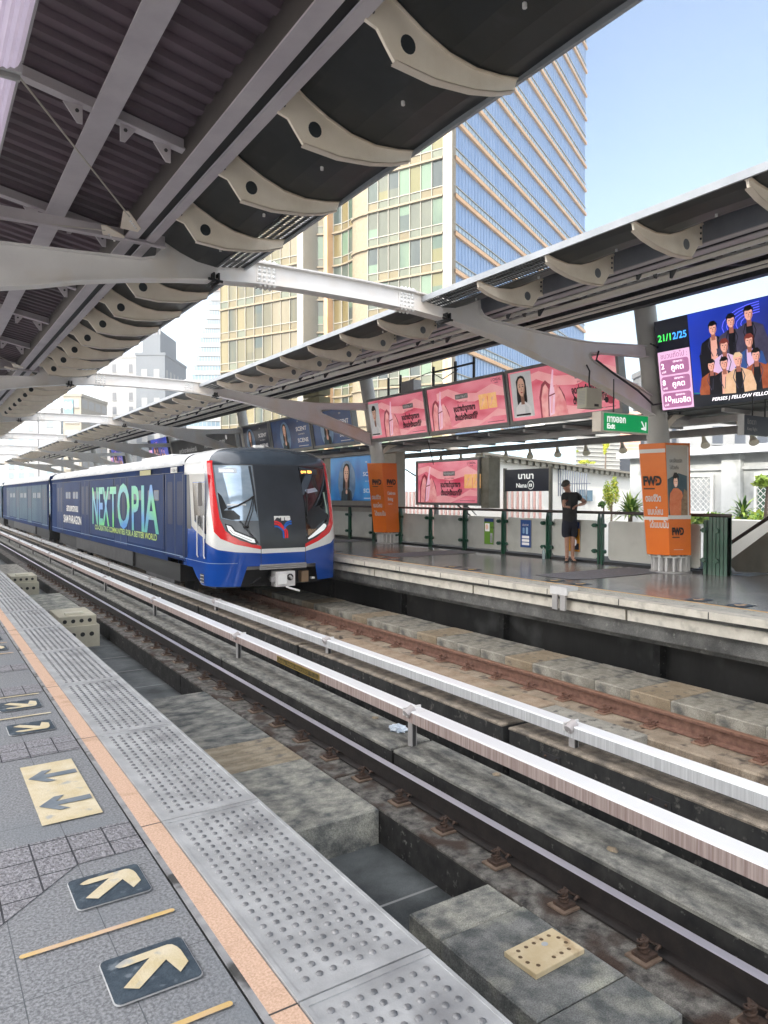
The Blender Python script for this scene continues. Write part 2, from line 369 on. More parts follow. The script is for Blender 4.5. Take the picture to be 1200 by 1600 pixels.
# ---------------- rails ----------------
def rail_profile(x):
    z = -1.09
    return [(x - .075, z - .19), (x + .075, z - .19), (x + .075, z - .176), (x + .012, z - .158), (x + .009, z - .05), (x + .036, z - .036), (x + .036, z - .006), (x + .028, z),
            (x - .028, z), (x - .036, z - .006), (x - .036, z - .036), (x - .009, z - .05), (x - .012, z - .158), (x - .075, z - .176)]
shine = M('polished_rail_head', (.42, .41, .47), (.60, .59, .66), 3, .30, metal=.55, streak=(1, .05, 1))
webm = M('rail_web', (.012, .010, .010), (.026, .020, .018), 9, .6, bump=.2, bsc=50)
def rail(x, name_label, head, body, pl, side, ys, brown):
    t = thing('running_rail', name_label, 'rail', (x, 0, -1.25))
    b = MB(); P = rail_profile(x); n = len(P)
    vs = [(u, -5, v) for u, v in P] + [(u, 85, v) for u, v in P]
    for i in range(n):
        j = (i + 1) % n; b.add([vs[i], vs[j], vs[n + j], vs[n + i]], [(3, 2, 1, 0)], head if i in (6, 7, 8) else body)
    b.build('rail_bar', t)
    f = MB(); fx = x + side * .135; DZ = -.038
    f.box(fx - .09, fx + .06, -.075, .075, -1.245, -1.232, pl); f.box(fx - .06, fx + .05, -.05, .05, -1.232, -1.212, brown)
    f.tube([(fx - .01, 0, -1.212), (fx - .01, 0, -1.13)], .013, brown); f.tube([(fx - .01, 0, -1.205), (fx - .01, 0, -1.19)], .03, brown)
    f.tube([(fx - .01, 0, -1.15), (fx - .01, 0, -1.135)], .026, brown, n=6)
    f.tube([(fx - .01 + .03 * math.cos(a * .9), .012 + .03 * math.sin(a * .9), -1.2 + .005 * a) for a in range(0, 14)], .007, brown, n=5)
    f.tube([(fx - .04 * side, -.045, -1.19), (fx - .05 * side, -.06, -1.165), (fx - .085 * side, -.045, -1.19), (fx - .085 * side, .03, -1.195), (fx - .05 * side, .055, -1.16), (fx - .02 * side, .03, -1.175)], .01, brown, n=6)
    f.v = [(a_, b_, c_ + DZ) for a_, b_, c_ in f.v]
    me = f.mesh('rail_clip', (x, 0, -1.25))
    for yy in ys:
        o = bpy.data.objects.new('rail_clip', me); COL.objects.link(o); o.parent = t; o.location = (0, yy + random.uniform(-.01, .01), 0)
    f = MB(); fx = x - side * .10
    f.tube([(fx, 0, -1.245), (fx, 0, -1.16)], .014, rust, n=6)
    me = f.mesh('rail_bolt', (x, 0, -1.25))
    for yy in ys[:30]:
        o = bpy.data.objects.new('rail_bolt', me); COL.objects.link(o); o.parent = t; o.location = (0, yy + .02, 0)
    return t
ysn = [2.03 + .6425 * k for k in range(-3, 45)]
ysf = [4.04 + .6675 * k for k in range(-3, 40)]
padm = M('rail_pad', (.10, .065, .045), (.22, .16, .12), 12, .8)
rail(2.28, 'near rail of the near track, hidden below the studded platform edge', shine, webm, padm, -1, ysn[:16], rust)
rail(3.70, 'polished running rail of the near track with dark rusty clips', shine, webm, padm, -1, ysn, rust)
rail(5.90, 'rusty running rail of the far track behind the white conductor cover', rustr, rustr, padm, -1, ysf[:16], rustr)
rail(7.32, 'red-brown rusty running rail of the far track with brown clips', M('brown_rail_head', (.26, .13, .08), (.34, .2, .14), 6, .5, metal=.3), rustr, M('rust_pad', (.22, .12, .08), (.36, .24, .17), 9, .8), -1, ysf, rustr)
# plinths
pm = M('plinth_near', (.03, .028, .027), (.22, .21, .19), 9, .9, bump=.9, bsc=60, det=10, ramp=(.36, .66), spots=((.05, .032, .024), 3.5, .48, .62), spk=.35)
pm2 = M('plinth_far', (.22, .17, .12), (.40, .33, .25), 3.5, .85, bump=.5, bsc=30, streak=(1, 1, .35), spots=((.07, .055, .045), 5, .55, .68), spk=.35)
def strip(name, label, x0, x1, z0, z1, seg, y0, mt, gap=.04, cat='kerb', n=18, b=.02):
    t = thing(name, label, cat, ((x0 + x1) / 2, y0, z0))
    me = MB().box(x0, x1, gap / 2, seg - gap / 2, z0, z1, mt, b=b).mesh('concrete_segment', ((x0 + x1) / 2, 0, z0))
    for k in range(-2, n):
        o = bpy.data.objects.new('concrete_segment', me); COL.objects.link(o); o.parent = t; o.location = (0, k * seg, 0)
    return t
strip('rail_plinth', 'concrete plinth with stained top and shade-darkened sides under the polished rail', 3.36, 3.80, -1.95, -1.31, 4.85, 1.2, joint_shade, .03, 'plinth')  # body painted near black as shade; the stained top is separate
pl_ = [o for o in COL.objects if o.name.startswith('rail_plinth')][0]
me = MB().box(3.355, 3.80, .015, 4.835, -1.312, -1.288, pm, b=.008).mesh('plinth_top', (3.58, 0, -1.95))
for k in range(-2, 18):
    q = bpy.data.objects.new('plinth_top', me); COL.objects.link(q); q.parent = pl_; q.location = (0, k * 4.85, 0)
strip('walkway_kerb', 'weathered concrete strip between the polished rail and the near conductor cover', 3.98, 4.45, -1.95, -1.135, 4.82, 5.98, joint_shade, .05)  # kerb sides coloured near black for shade, below the weathered cap
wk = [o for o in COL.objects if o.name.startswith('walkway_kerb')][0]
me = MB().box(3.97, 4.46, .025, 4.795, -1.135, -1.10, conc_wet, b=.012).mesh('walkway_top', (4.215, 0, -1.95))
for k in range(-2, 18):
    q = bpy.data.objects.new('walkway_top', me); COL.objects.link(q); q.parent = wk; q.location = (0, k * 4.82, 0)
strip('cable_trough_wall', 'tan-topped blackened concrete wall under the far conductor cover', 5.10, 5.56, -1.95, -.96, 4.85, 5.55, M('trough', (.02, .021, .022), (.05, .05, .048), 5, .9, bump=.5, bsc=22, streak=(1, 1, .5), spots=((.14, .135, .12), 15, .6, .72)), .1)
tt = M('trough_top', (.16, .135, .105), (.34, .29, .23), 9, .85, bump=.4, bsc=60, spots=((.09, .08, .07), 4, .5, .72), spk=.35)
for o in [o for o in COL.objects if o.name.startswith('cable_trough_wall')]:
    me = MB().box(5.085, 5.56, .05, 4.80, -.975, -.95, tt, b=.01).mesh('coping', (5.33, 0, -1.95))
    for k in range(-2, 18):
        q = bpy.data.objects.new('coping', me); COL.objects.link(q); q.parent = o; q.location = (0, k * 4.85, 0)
strip('rail_plinth', 'rust-stained concrete plinth under the red-brown rail', 6.86, 7.56, -1.95, -1.288, 9.7, 5.4, pm2, .02, 'plinth', 8)
strip('rail_plinth', 'rust-stained plinth of the far track behind the white conductor cover', 5.62, 6.1, -1.95, -1.30, 9.7, 5.4, pm2, .02, 'plinth', 8)

tr_ = [o for o in COL.objects if o.name.startswith('cable_trough_wall')][0]
pb_ = MB(); pb_.box(5.088, 5.10, 0, .22, -1.20, -1.06, steeld)
for a, c in ((.04, -1.09), (.18, -1.09), (.04, -1.17), (.18, -1.17)): pb_.dome((5.088, a, c), .014, -.016, rust, 'x', 6)
me = pb_.mesh('bolted_plate', (5.33, 0, -1.95))
for k in range(14):
    for d in (.55, 4.2):
        q = bpy.data.objects.new('bolted_plate', me); COL.objects.link(q); q.parent = tr_; q.location = (0, -4.85 + 4.85 * k + d - 1.3, 0)
t = thing('pit_cable', 'black cables lying along the dark gap between the conductor covers', 'cable', (4.8, 5, -1.9))
for dx in (0, .05, .12): MB().tube([(4.62 + dx + .01 * math.sin(k * 1.7 + dx * 40), -3 + k * 1.2, -1.92) for k in range(40)], .018, black, n=6).build('cable_run', t)
# cross slabs
def slab(label, x0, x1, y0, y1, z, h, mt, b=.012, group=None, cat='slab'):
    return tag(MB().box(x0, x1, y0, y1, z - h, z, mt, b=b).build('concrete_slab', org=((x0 + x1) / 2, (y0 + y1) / 2, z - h)), label, cat, group)
sA = M('slab_dark', (.085, .095, .095), (.24, .245, .235), 5, .8, bump=.9, bsc=70, det=12, ramp=(.38, .60), spots=((.42, .42, .35), 3.0, .50, .70), spk=.35)
sB = M('slab_tan', (.24, .20, .14), (.46, .40, .30), 4, .85, bump=.8, bsc=45, det=9, streak=(.7, 1.7, 1), spots=((.10, .10, .095), 6, .56, .75), spk=.35)
sC = M('slab_mid', (.11, .12, .12), (.44, .43, .37), 6, .85, bump=.9, bsc=50, det=10, streak=(.9, 1.2, 1), spots=((.08, .085, .085), 4, .52, .75), spk=.35)
slab('dark concrete slab carrying the yellow perforated plate', 2.667, 3.352, 2.66, 3.478, -1.29, .34, sA)
slab('dark concrete slab at the bottom edge of the photo, beyond the slab with the yellow plate', 2.667, 3.354, 2.29, 2.652, -1.291, .34, sA)
slab('narrow concrete kerb piece joined to the slab with the yellow plate', 2.667, 3.341, 3.486, 3.816, -1.292, .34, sC)
slab('large weathered grey slab with a broken corner beside the polished rail', 1.42, 3.345, 5.25, 6.425, -1.29, .34, sC)
for k, (a, b, mt, lb) in enumerate(((6.437, 6.69, sC, 'grey plank-like slab next to the large weathered slab'), (6.703, 6.944, sB, 'first tan plank-like slab past the grey one beside the polished rail'),
        (6.956, 7.211, sB, 'middle of the three tan plank-like slabs beside the polished rail'), (7.224, 7.507, sB, 'tan plank-like slab touching the long dark one beside the polished rail'),
        (7.52, 9.76, M('slab_long', (.05, .06, .065), (.32, .32, .29), 5, .8, bump=.8, bsc=40, det=9, streak=(.8, 1.5, 1), spots=((.36, .35, .30), 3, .56, .75), spk=.35), 'long dark streaked slab beside the polished rail'))):
    slab(lb, 1.42, 3.345, a, b, -1.29 - .0015 * k, .34, mt)
slab('grey slab bridging the pit farther along the near track', 1.42, 3.345, 18.4, 21.8, -1.29, .3, sC)
slab('pale slab bridging the pit far along the near track', 1.42, 3.345, 27, 32, -1.29, .3, conc)
k = 0
y = 6.55
while y < 11.6:
    L = random.choice((.42, .5, .56)); mt = M('tan_tile', (.30, .22, .15), (.48, .38, .28), 4, .8, bump=.5, bsc=30, spots=((.16, .13, .1), 4, .55, .72), spk=.35) if k != 1 else conc_tan
    slab('rust-tinted paving slab between the far track rails', 6.12, 6.86, y, y + L - .012, -1.235 - .003 * (k % 3), .3, mt, group='rust-tinted slabs between the far track rails'); y += L; k += 1
slab('grey-green paving slab at the near end of the rust-tinted ones', 6.12, 6.855, 5.15, 6.53, -1.25, .3, conc)
y = -1.6; k = 0
t0 = None
pale = M('pale_slab', (.20, .185, .15), (.38, .355, .30), 6, .85, bump=.5, bsc=30, spots=((.10, .10, .095), 4, .52, .68), spk=.35)
while y < 26:
    L = .585; z = -1.055 + .004 * math.sin(k * 2.3)
    slab('pale weathered paving slab in the row behind the red-brown rail', 7.64 + .006 * math.sin(k * 3.1), 8.50 + .015 * math.sin(k * 5), y, y + L - .005, z, .16, pale if k % 4 else conc_tan, group='pale slabs behind the red-brown rail'); y += L; k += 1
tag(MB().box(7.62, 8.35, -4, 80, -1.95, -1.215, pm2).build('slab_footing', org=(8, 0, -1.95)), 'long concrete footing under the pale slabs behind the red-brown rail', 'kerb')

# conductor rails with covers
alu = M('cover_white_paint', (.78, .79, .81), (.86, .87, .88), 2, .3, streak=(1, .3, 1), spec=.6)
side1 = M('cover_side_grimy', (.30, .22, .20), (.52, .43, .40), 9, .5, streak=(.1, 5.5, .12))
side2 = M('cover_side_pale', (.48, .49, .50), (.66, .67, .68), 9, .45, streak=(.1, 6, .12))
def third(x0, x1, sidem, label, y0, py):
    t = thing('conductor_rail', label, 'conductor rail', ((x0 + x1) / 2, 6, -1.1))
    seg = 5.0
    b = MB(); z = -.74
    P = [(x0, z - .115), (x0 + .006, z - .115), (x0 + .012, z - .03), (x1 - .012, z - .03), (x1 - .006, z - .115), (x1, z - .115), (x1, z - .012), (x1 - .012, z), (x0 + .012, z), (x0, z - .012)]
    n = len(P); vs = [(u, .004, v) for u, v in P] + [(u, seg - .004, v) for u, v in P]
    for i in range(n):
        j = (i + 1) % n; b.add([vs[i], vs[j], vs[n + j], vs[n + i]], [(3, 2, 1, 0)], sidem if i == 9 else alu)
    b.add(vs[:n], [tuple(range(n))], alu); b.add(vs[n:], [tuple(range(n))[::-1]], alu)
    me = b.mesh('cover', ((x0 + x1) / 2, 0, -1.1))
    c = MB(); xm = (x0 + x1) / 2; c.box(xm - .04, xm + .04, 0, seg, z - .14, z - .05, steeld); me2 = c.mesh('contact_rail', (xm, 0, -1.1))
    for k in range(-2, 14):
        for nm, q in (('cover', me), ('contact_rail', me2)):
            o = bpy.data.objects.new(nm, q); COL.objects.link(o); o.parent = t; o.location = (0, y0 + k * seg - 6, 0)
    p = MB(); px = x0 + .02
    p.box(px, px + .012, -.035, .035, -1.11, -.80, steelg); p.box(px + .05, px + .062, -.035, .035, -1.11, -.80, steelg); p.box(px + .012, px + .05, -.035, -.027, -1.11, -.80, steeld)
    p.tube([(x0 - .01, 0, -.80), (x0 - .01, 0, -.72)], .012, steelw); p.tube([(x0 - .03, 0, -.775), (x0 + .06, 0, -.725)], .045, M('insulator', (.4, .36, .36), (.5, .47, .47), 5, .4), n=12)
    p.box(x0 - .02, x1 + .01, .05, .07, -.80, -.725, steelw)
    me3 = p.mesh('support_post', (xm, 0, -1.1))
    for yy in py:
        o = bpy.data.objects.new('support_post', me3); COL.objects.link(o); o.parent = t; o.location = (0, yy - 6, 0)
    return t
third(4.145, 4.33, side1, 'near white-topped conductor rail cover with grimy pink-brown side', 5.85, [5.95 + 4.7 * k for k in range(-1, 12)])
third(5.155, 5.32, side2, 'far white conductor rail cover with pale ribbed side', 5.9, [4.73 + 4.85 * k for k in range(0, 12)])
g = G(plane_fn((4.143, 9.1, -.855), (0, -1, 0), (0, 0, 1))); ym = M('yellow_warning', (.30, .20, .03), (.42, .3, .05), 12, .5)
g.rect(0, 1.25, 0, .085, ym, 1); g.rect(.02, 1.23, .01, .075, M('warning_dark', (.05, .035, .012), (.16, .11, .03), 14, .5), 2)
cr = [o for o in COL.objects if o.name == 'conductor_rail'][0]
g.text('อันตราย', .06, .022, .05, ym, 3, width=.22); g.text('DANGER  HIGH VOLTAGE', .33, .025, .045, ym, 3, width=.62); g.build('warning_strip', cr)

# perforated blocks in the pit
bm_ = M('cream_block', (.46, .43, .33), (.56, .53, .42), 3, .7, bump=.2, bsc=30)
def block(y0, label, y1, x0=2.28, x1=3.08):
    t = thing('cable_block', label, 'block', ((x0 + x1) / 2, y0, -1.4))
    MB().box(x0 + .05, x1 - .05, y0 + .05, y1, -1.16, -.97, bm_, b=.01).build('upper_tier', t)
    MB().box(x0, x1, y0, y1, -1.60, -1.161, bm_, b=.01).build('lower_tier', t)
    for i in range(4):
        MB().dome((x0 + .16 + i * .155, y0 + .048, -1.07), .04, -.001, black, 'y', 12).build('hole', t); MB().dome((x0 + .14 + i * .17, y0 - .002, -1.34), .045, -.001, black, 'y', 12).build('hole', t)
    MB().box(x0 + .2, x1 - .25, y0 + .25, y0 + .4, -.97, -.925, M('cream_bar', (.55, .52, .42), (.62, .6, .5), 5, .6), b=.012).build('lifting_bar', t)
block(15.3, 'cream block with round holes in the pit, nearer of the two', 16.5)
block(23.8, 'cream block with round holes in the pit, farther of the two', 24.9)

# small loose things
t = thing('perforated_plate', 'pale yellow drilled plate lying on the dark slab', 'plate', (3.09, 3.025, -1.29))
T = Matrix.Translation((3.09, 3.025, -.14)) @ Matrix.Scale(1.05, 4, (1, 0, 0)) @ Matrix.Scale(1.05, 4, (0, 1, 0)) @ Matrix.Rotation(R(2), 4, 'Z')
pym = M('plate_yellow', (.58, .46, .27), (.68, .57, .38), 6, .6, spots=((.42, .3, .17), 9, .6, .75))
MB().box(-.195, .195, -.12, .12, -1.149, -1.118, pym, T, b=.003).build('plate_body', t)
hd_ = M('hole_dark', (.07, .04, .02), (.2, .13, .07), 30, .8)
for hx, hy in [(-.13 + i * .062, j * .075) for i in range(5) for j in (-1, 1) if (i, j) != (1, -1)] + [(a_, b_) for a_ in (-.16, .15) for b_ in (-.025, .03)]:
    MB().add([T @ Vector((hx + .013 * math.cos(a * .7854), hy + .013 * math.sin(a * .7854), -1.1168)) for a in range(8)], [tuple(range(8))], hd_).build('drilled_hole', t)
MB().add([T @ Vector((.04 + .022 * math.cos(a * .6283), .035 + .018 * math.sin(a * .6283), -1.1166)) for a in range(10)], [tuple(range(10))], M('pale_blot', (.45, .48, .5))).build('sticker', t)
bg_ = bmesh.new(); bmesh.ops.create_icosphere(bg_, subdivisions=3, radius=.09)
rr = random.Random(3)
for v in bg_.verts:
    k = .75 + .5 * rr.random(); v.co = Vector((4.34 + v.co.x * 1.0 * k, 6.42 + v.co.y * 1.2 * k, -1.097 + max(0, v.co.z) * .55 * k))
b = MB().add([v.co for v in bg_.verts], [[v.index for v in f.verts] for f in bg_.faces], M('plastic_bag', (.55, .65, .78), (.75, .82, .9), 20, .35, bump=.5), False); bg_.free()
tag(b.build('plastic_bag', org=(4.34, 6.42, -1.1)), 'crumpled pale blue plastic bag on the concrete strip', 'bag')
for k, lb in enumerate(('stone chip lying on the concrete strip just past the plastic bag', 'stone chip on the concrete strip, nearest the right edge of the photo', 'stone chip on the concrete strip between the support post and the other chip')):
    q = random.Random(k); x, yy, s = 4.1 + q.random() * .3, (6.9, 3.4, 4.9)[k], .022 + .014 * q.random()
    bb = bmesh.new(); bmesh.ops.create_icosphere(bb, subdivisions=1, radius=s)
    b = MB().add([(x + v.co.x * (1 + q.random() * .4), yy + v.co.y * (1 + q.random()), -1.1 + max(-.004, v.co.z * .6)) for v in bb.verts], [[v.index for v in f.verts] for f in bb.faces], conc_tan); bb.free()
    tag(b.build('stone_chip', org=(x, yy, -1.1)), lb, 'stone', 'stone chips on the concrete strip')
# ================= CANOPIES AND FRAMES =================
FY = [8.45 + 9.64 * k for k in range(-1, 7)]
finsY = [8.45 + 1.205 * k for k in range(-7, 48) if k % 8]
panel = M('ceiling_panel', (.022, .025, .026), (.038, .041, .042), 1.5, .42, spots=((.06, .062, .065), 3, .62, .8), spec=.4)
deckm = M('deck_underside_led_tint', (.055, .042, .048), (.125, .085, .105), .9, .6, streak=(.5, 1.0, 1))  # purple glow of the LED screens put into the deck colour
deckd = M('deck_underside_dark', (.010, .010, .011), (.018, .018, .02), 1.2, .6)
beamw = M('beam_lilac_grey', (.44, .40, .43), (.54, .50, .52), 2, .5)
beamg = M('beam_blue_grey', (.20, .21, .24), (.27, .28, .31), 2, .5)
PAN = [(6.11, 4.215), (6.27, 4.18), (6.48, 4.16), (6.70, 4.185), (6.90, 4.255), (7.09, 4.35), (7.20, 4.43), (7.29, 4.48)]
FIN = [(6.12, 4.205), (6.145, 4.12), (6.30, 4.06), (6.5, 4.015), (6.8, 3.985), (7.10, 4.005), (7.16, 4.08), (7.22, 4.16), (7.30, 4.18), (7.30, 4.40), (7.22, 4.43), (7.09, 4.345), (6.90, 4.25), (6.70, 4.18), (6.48, 4.155), (6.27, 4.175)]
def canopy(sg, name_label):
    X = (lambda x: x) if sg > 0 else (lambda x: 9.52 - x)
    cx = X(9)
    t = thing('platform_canopy', name_label, 'canopy', (cx, 8, 4.1))
    def bx(b, x0, x1, *a): a0, a1 = sorted((X(x0), X(x1))); return b.box(a0, a1, *a)
    Y0, Y1 = -5, 74
    # curved dark ceiling panel with open perforated strips
    segs = []
    vents = [(6.02, 8.42), (15.66, 18.06), (25.3, 27.7), (34.9, 37.3)]
    for k in range(-11, 55):
        y0 = 8.45 + 1.205 * k; y1 = y0 + 1.205
        v = any(a - .1 < y0 and y1 < b + .1 for a, b in vents)
        b = MB(); P = PAN if not v else PAN[2:]
        n = 14
        for (u0, w0), (u1, w1) in zip(P, P[1:]):
            pts = []
            for (uu, ww) in ((u0, w0), (u1, w1)):
                pts.append([(X(uu), y0 + (y1 - y0) * j / 4, ww - .0 + 0.012 * math.sin(math.pi * j / 4)) for j in range(5)])
            for j in range(4): b.add([pts[0][j], pts[1][j], pts[1][j + 1], pts[0][j + 1], *[(q[0], q[1], q[2] + .02) for q in (pts[0][j], pts[1][j], pts[1][j + 1], pts[0][j + 1])]], [(0, 3, 2, 1), (4, 5, 6, 7), (0, 1, 5, 4), (2, 3, 7, 6)], panel, False)
        b.build('ceiling_panel', t)
        if v:
            g = MB()
            for i in range(5):
                u = 6.13 + i * .083; z = 4.212 - (u - 6.11) * .15; bx(g, u - .018, u + .018, y0, y1, z, z + .012, panel)
            for j in range(25):
                yy = y0 + j * 1.205 / 24; g.add([(X(6.12), yy - .013, 4.2125), (X(6.48), yy - .013, 4.158), (X(6.48), yy + .013, 4.158), (X(6.12), yy + .013, 4.2125)], [(0, 1, 2, 3)], panel)
            g.build('vent_grille', t)
    b = MB(); bx(b, 6.085, 6.112, Y0, Y1, 4.185, 4.262, M('fascia', (.32, .34, .36), (.40, .42, .44), 3, .5)); b.build('edge_fascia', t)
    b = MB(); pass
    cuts = [Y0] + [c for v in vents for c in v] + [Y1]
    for ya, yb_ in zip(cuts[::2], cuts[1::2]): b.add([(X(6.105), ya, 4.262), (X(6.6), ya, 4.42), (X(6.6), yb_, 4.42), (X(6.105), yb_, 4.262)], [(0, 1, 2, 3)], steelg)
    b.add([(X(6.6), Y0, 4.42), (X(7.4), Y0, 4.60), (X(7.4), Y1, 4.60), (X(6.6), Y1, 4.42)], [(0, 1, 2, 3)], steelg)
    b.build('top_sheet', t)
    # fins
    for k, yy in enumerate(finsY):
        if yy > 62: continue
        f = MB(); f.prism([(X(u), v) for u, v in FIN], XZ, yy - .012, yy + .012, M('fin_cream', (.80, .71, .58), (.88, .80, .68), 3, .45, spots=((.62, .52, .40), 2.2, .58, .8)))
        for A in (FIN[1:6], FIN[9:16] + FIN[:1]):
            for (u0, w0), (u1, w1) in zip(A, A[1:]):
                f.add([(X(u0), yy - .032, w0), (X(u1), yy - .032, w1), (X(u1), yy + .032, w1), (X(u0), yy + .032, w0)], [(0, 1, 2, 3)], steelc)
                f.add([(X(u0), yy - .032, w0 - .008), (X(u1), yy - .032, w1 - .008), (X(u1), yy + .032, w1 - .008), (X(u0), yy + .032, w0 - .008)], [(0, 1, 2, 3)], steelc)
        for s in (-1, 1):
            f.add([(X(7.005) + .055 * math.cos(a / 16 * 2 * math.pi), yy + s * .0135, 4.135 + .058 * math.sin(a / 16 * 2 * math.pi)) for a in range(16)], [tuple(range(16))], M('fin_hole', (.02, .026, .03)) if sg < 0 else M('fin_disc', (.16, .17, .18)))
            for zz in (4.24, 4.30, 4.36): f.dome((X(7.255), yy + s * .012, zz), .014, .014 * s, steeld, 'y', 6)
        f.build('fin_bracket', t)
    for yy in [8.45 + 1.205 * (k + .5) for k in range(-6, 30)]:
        MB().tube([(X(6.62), yy, 4.16), (X(6.62), yy, 4.19)], .014, steelw, n=6).build('fixing', t)
    # long beams
    b = MB(); bx(b, 7.29, 7.385, Y0, Y1, 4.19, 4.202, beamw); bx(b, 7.29, 7.302, Y0, Y1, 4.202, 4.5, beamg if sg > 0 else beamw); b.build('edge_beam', t)
    b = MB(); bx(b, 7.475, 7.61, Y0, Y1, 4.19, 4.204, beamw); bx(b, 7.60, 7.61, Y0, Y1, 4.204, 4.42, M('beam_web_brown', (.05, .042, .04), (.075, .062, .058), 2, .6)); bx(b, 7.385, 7.475, Y0, Y1, 4.215, 4.235, black); b.build('edge_beam', t)  # black filler sheet stands in for the shaded gap between the flanges
    for u, wd, z, h, mt in ((8.26, .19 if sg < 0 else .07, 4.36, .18, beamw if sg < 0 else white), (9.4, .12 if sg < 0 else .06, 4.60, .15, white), (10.5, .14, 4.66, .30, steeld)):
        b = MB(); bx(b, u - wd / 2, u + wd / 2, Y0, Y1, z, z + .014, mt); bx(b, u - .012, u + .012, Y0, Y1, z + .014, z + h, mt); b.build('roof_beam', t)
    for u, z in ((7.98, 4.27), (8.75, 4.44), (9.05, 4.50), (9.9, 4.64), (10.15, 4.66)) if sg > 0 else ():
        b = MB(); b.prism([(X(u - .022), z + .03), (X(u + .01), z), (X(u + .022), z), (X(u + .022), z + .012), (X(u - .01), z + .042)], XZ, Y0, Y1, M('louvre_white', (.80, .76, .66), (.86, .83, .76), 2, .5)); b.build('louvre_strip', t)
    # corrugated deck
    b = MB(); zf = lambda u: 4.40 + .19 * (u - 7.4)
    ys = []; y = Y0
    while y < Y1: ys += [(y, 0), (y + .085, 0), (y + .105, .045), (y + .18, .045)]; y += .2
    for (y0, h0), (y1, h1) in zip(ys, ys[1:]):
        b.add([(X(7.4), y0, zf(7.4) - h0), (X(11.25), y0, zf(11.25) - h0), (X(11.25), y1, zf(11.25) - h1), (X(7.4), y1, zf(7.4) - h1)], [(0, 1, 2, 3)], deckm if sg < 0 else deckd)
    b.build('corrugated_deck', t)
    b = MB()
    b.add([(X(7.4), Y0, zf(7.4) + .06), (X(11.25), Y0, zf(11.25) + .06), (X(11.25), Y1, zf(11.25) + .06), (X(7.4), Y1, zf(7.4) + .06)], [(0, 1, 2, 3)], steelg)
    b.build('roof_sheet', t)
    for k in range(-5, 28):
        yy = 6.02 + 2.41 * k; b = MB()
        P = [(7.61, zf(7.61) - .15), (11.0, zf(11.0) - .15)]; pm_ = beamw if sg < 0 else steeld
        for dz, wd, mt in ((0, .045, pm_), ):
            for (u0, z0), (u1, z1) in zip(P, P[1:]):
                b.add([(X(u0), yy - wd, z0), (X(u1), yy - wd, z1), (X(u1), yy + wd, z1), (X(u0), yy + wd, z0), (X(u0), yy - wd, z0 + .015), (X(u1), yy - wd, z1 + .015), (X(u1), yy + wd, z1 + .015), (X(u0), yy + wd, z0 + .015)],
                      [(0, 1, 2, 3), (4, 5, 6, 7), (0, 1, 5, 4), (2, 3, 7, 6)], mt)
                b.add([(X(u0), yy + .01, z0), (X(u1), yy + .01, z1), (X(u1), yy + .01, z1 + .10), (X(u0), yy + .01, z0 + .10)], [(0, 1, 2, 3)], mt)
                b.add([(X(u0), yy - .01, z0), (X(u1), yy - .01, z1), (X(u1), yy - .01, z1 + .10), (X(u0), yy - .01, z0 + .10)], [(0, 1, 2, 3)], mt)
        for u in (7.72, 8.12, 8.40):
            s = 1 if u != 8.12 else -1
            b.prism([(X(u), zf(u) - .15), (X(u), zf(u) - .29), (X(u + .04 * s), zf(u) - .29), (X(u + .14 * s), zf(u) - .15)], XZ, yy - .008, yy + .008, pm_)
            b.dome((X(u + .04 * s), yy - .01, zf(u) - .20), .016, -.014, steeld, 'y', 6)
        b.build('purlin', t)
    return t, X
nc, Xn = canopy(-1, 'dark corrugated canopy roof over the near platform, with cream fin brackets')
fc, Xf = canopy(1, 'dark canopy roof over the far platform, with rounded grey fin brackets')
# bracing rods, gussets under the near canopy
cab_ = M('cable_pale', (.45, .42, .36), (.5, .47, .42), 3, .5)
for k in range(0, 4):
    d = 9.64 * k; b = MB()
    b.tube([(.30, 5.2 + d, 4.42), (1.80, 7.38 + d, 4.17)], .008, cab_, n=6).build('bracing_rod', nc)
    MB().tube([(-.6, 8.75 + d, 4.25), (1.68, 7.9 + d, 4.17)], .007, cab_, n=6).build('bracing_rod', nc)
    for (x0, y0, x1, y1) in ((1.72, 7.30, 1.98, 7.78), (1.62, 7.80, 1.90, 8.12)):
        g = MB(); z = 4.185
        g.prism([(x0, y0 + d), (x0 + .05, y0 - .02 + d), (x1, y1 - .12 + d), (x1, y1 + d), (x0 + .08, y1 - .02 + d)], lambda u, v, q: (u, v, q), z - .012, z, steelc)
        for i in range(4): g.dome((x0 + .12 + .03 * i, y0 + .2 + .055 * i + d, z - .012), .013, -.012, steelw, 'z', 6)
        g.build('gusset_plate', nc)
    MB().box(-1.2, 2.35, 8.05 + d, 8.13 + d, 4.165, 4.18, beamw).box(-1.2, 2.35, 8.085 + d, 8.095 + d, 4.18, 4.29, beamw).build('tie_bar', nc)
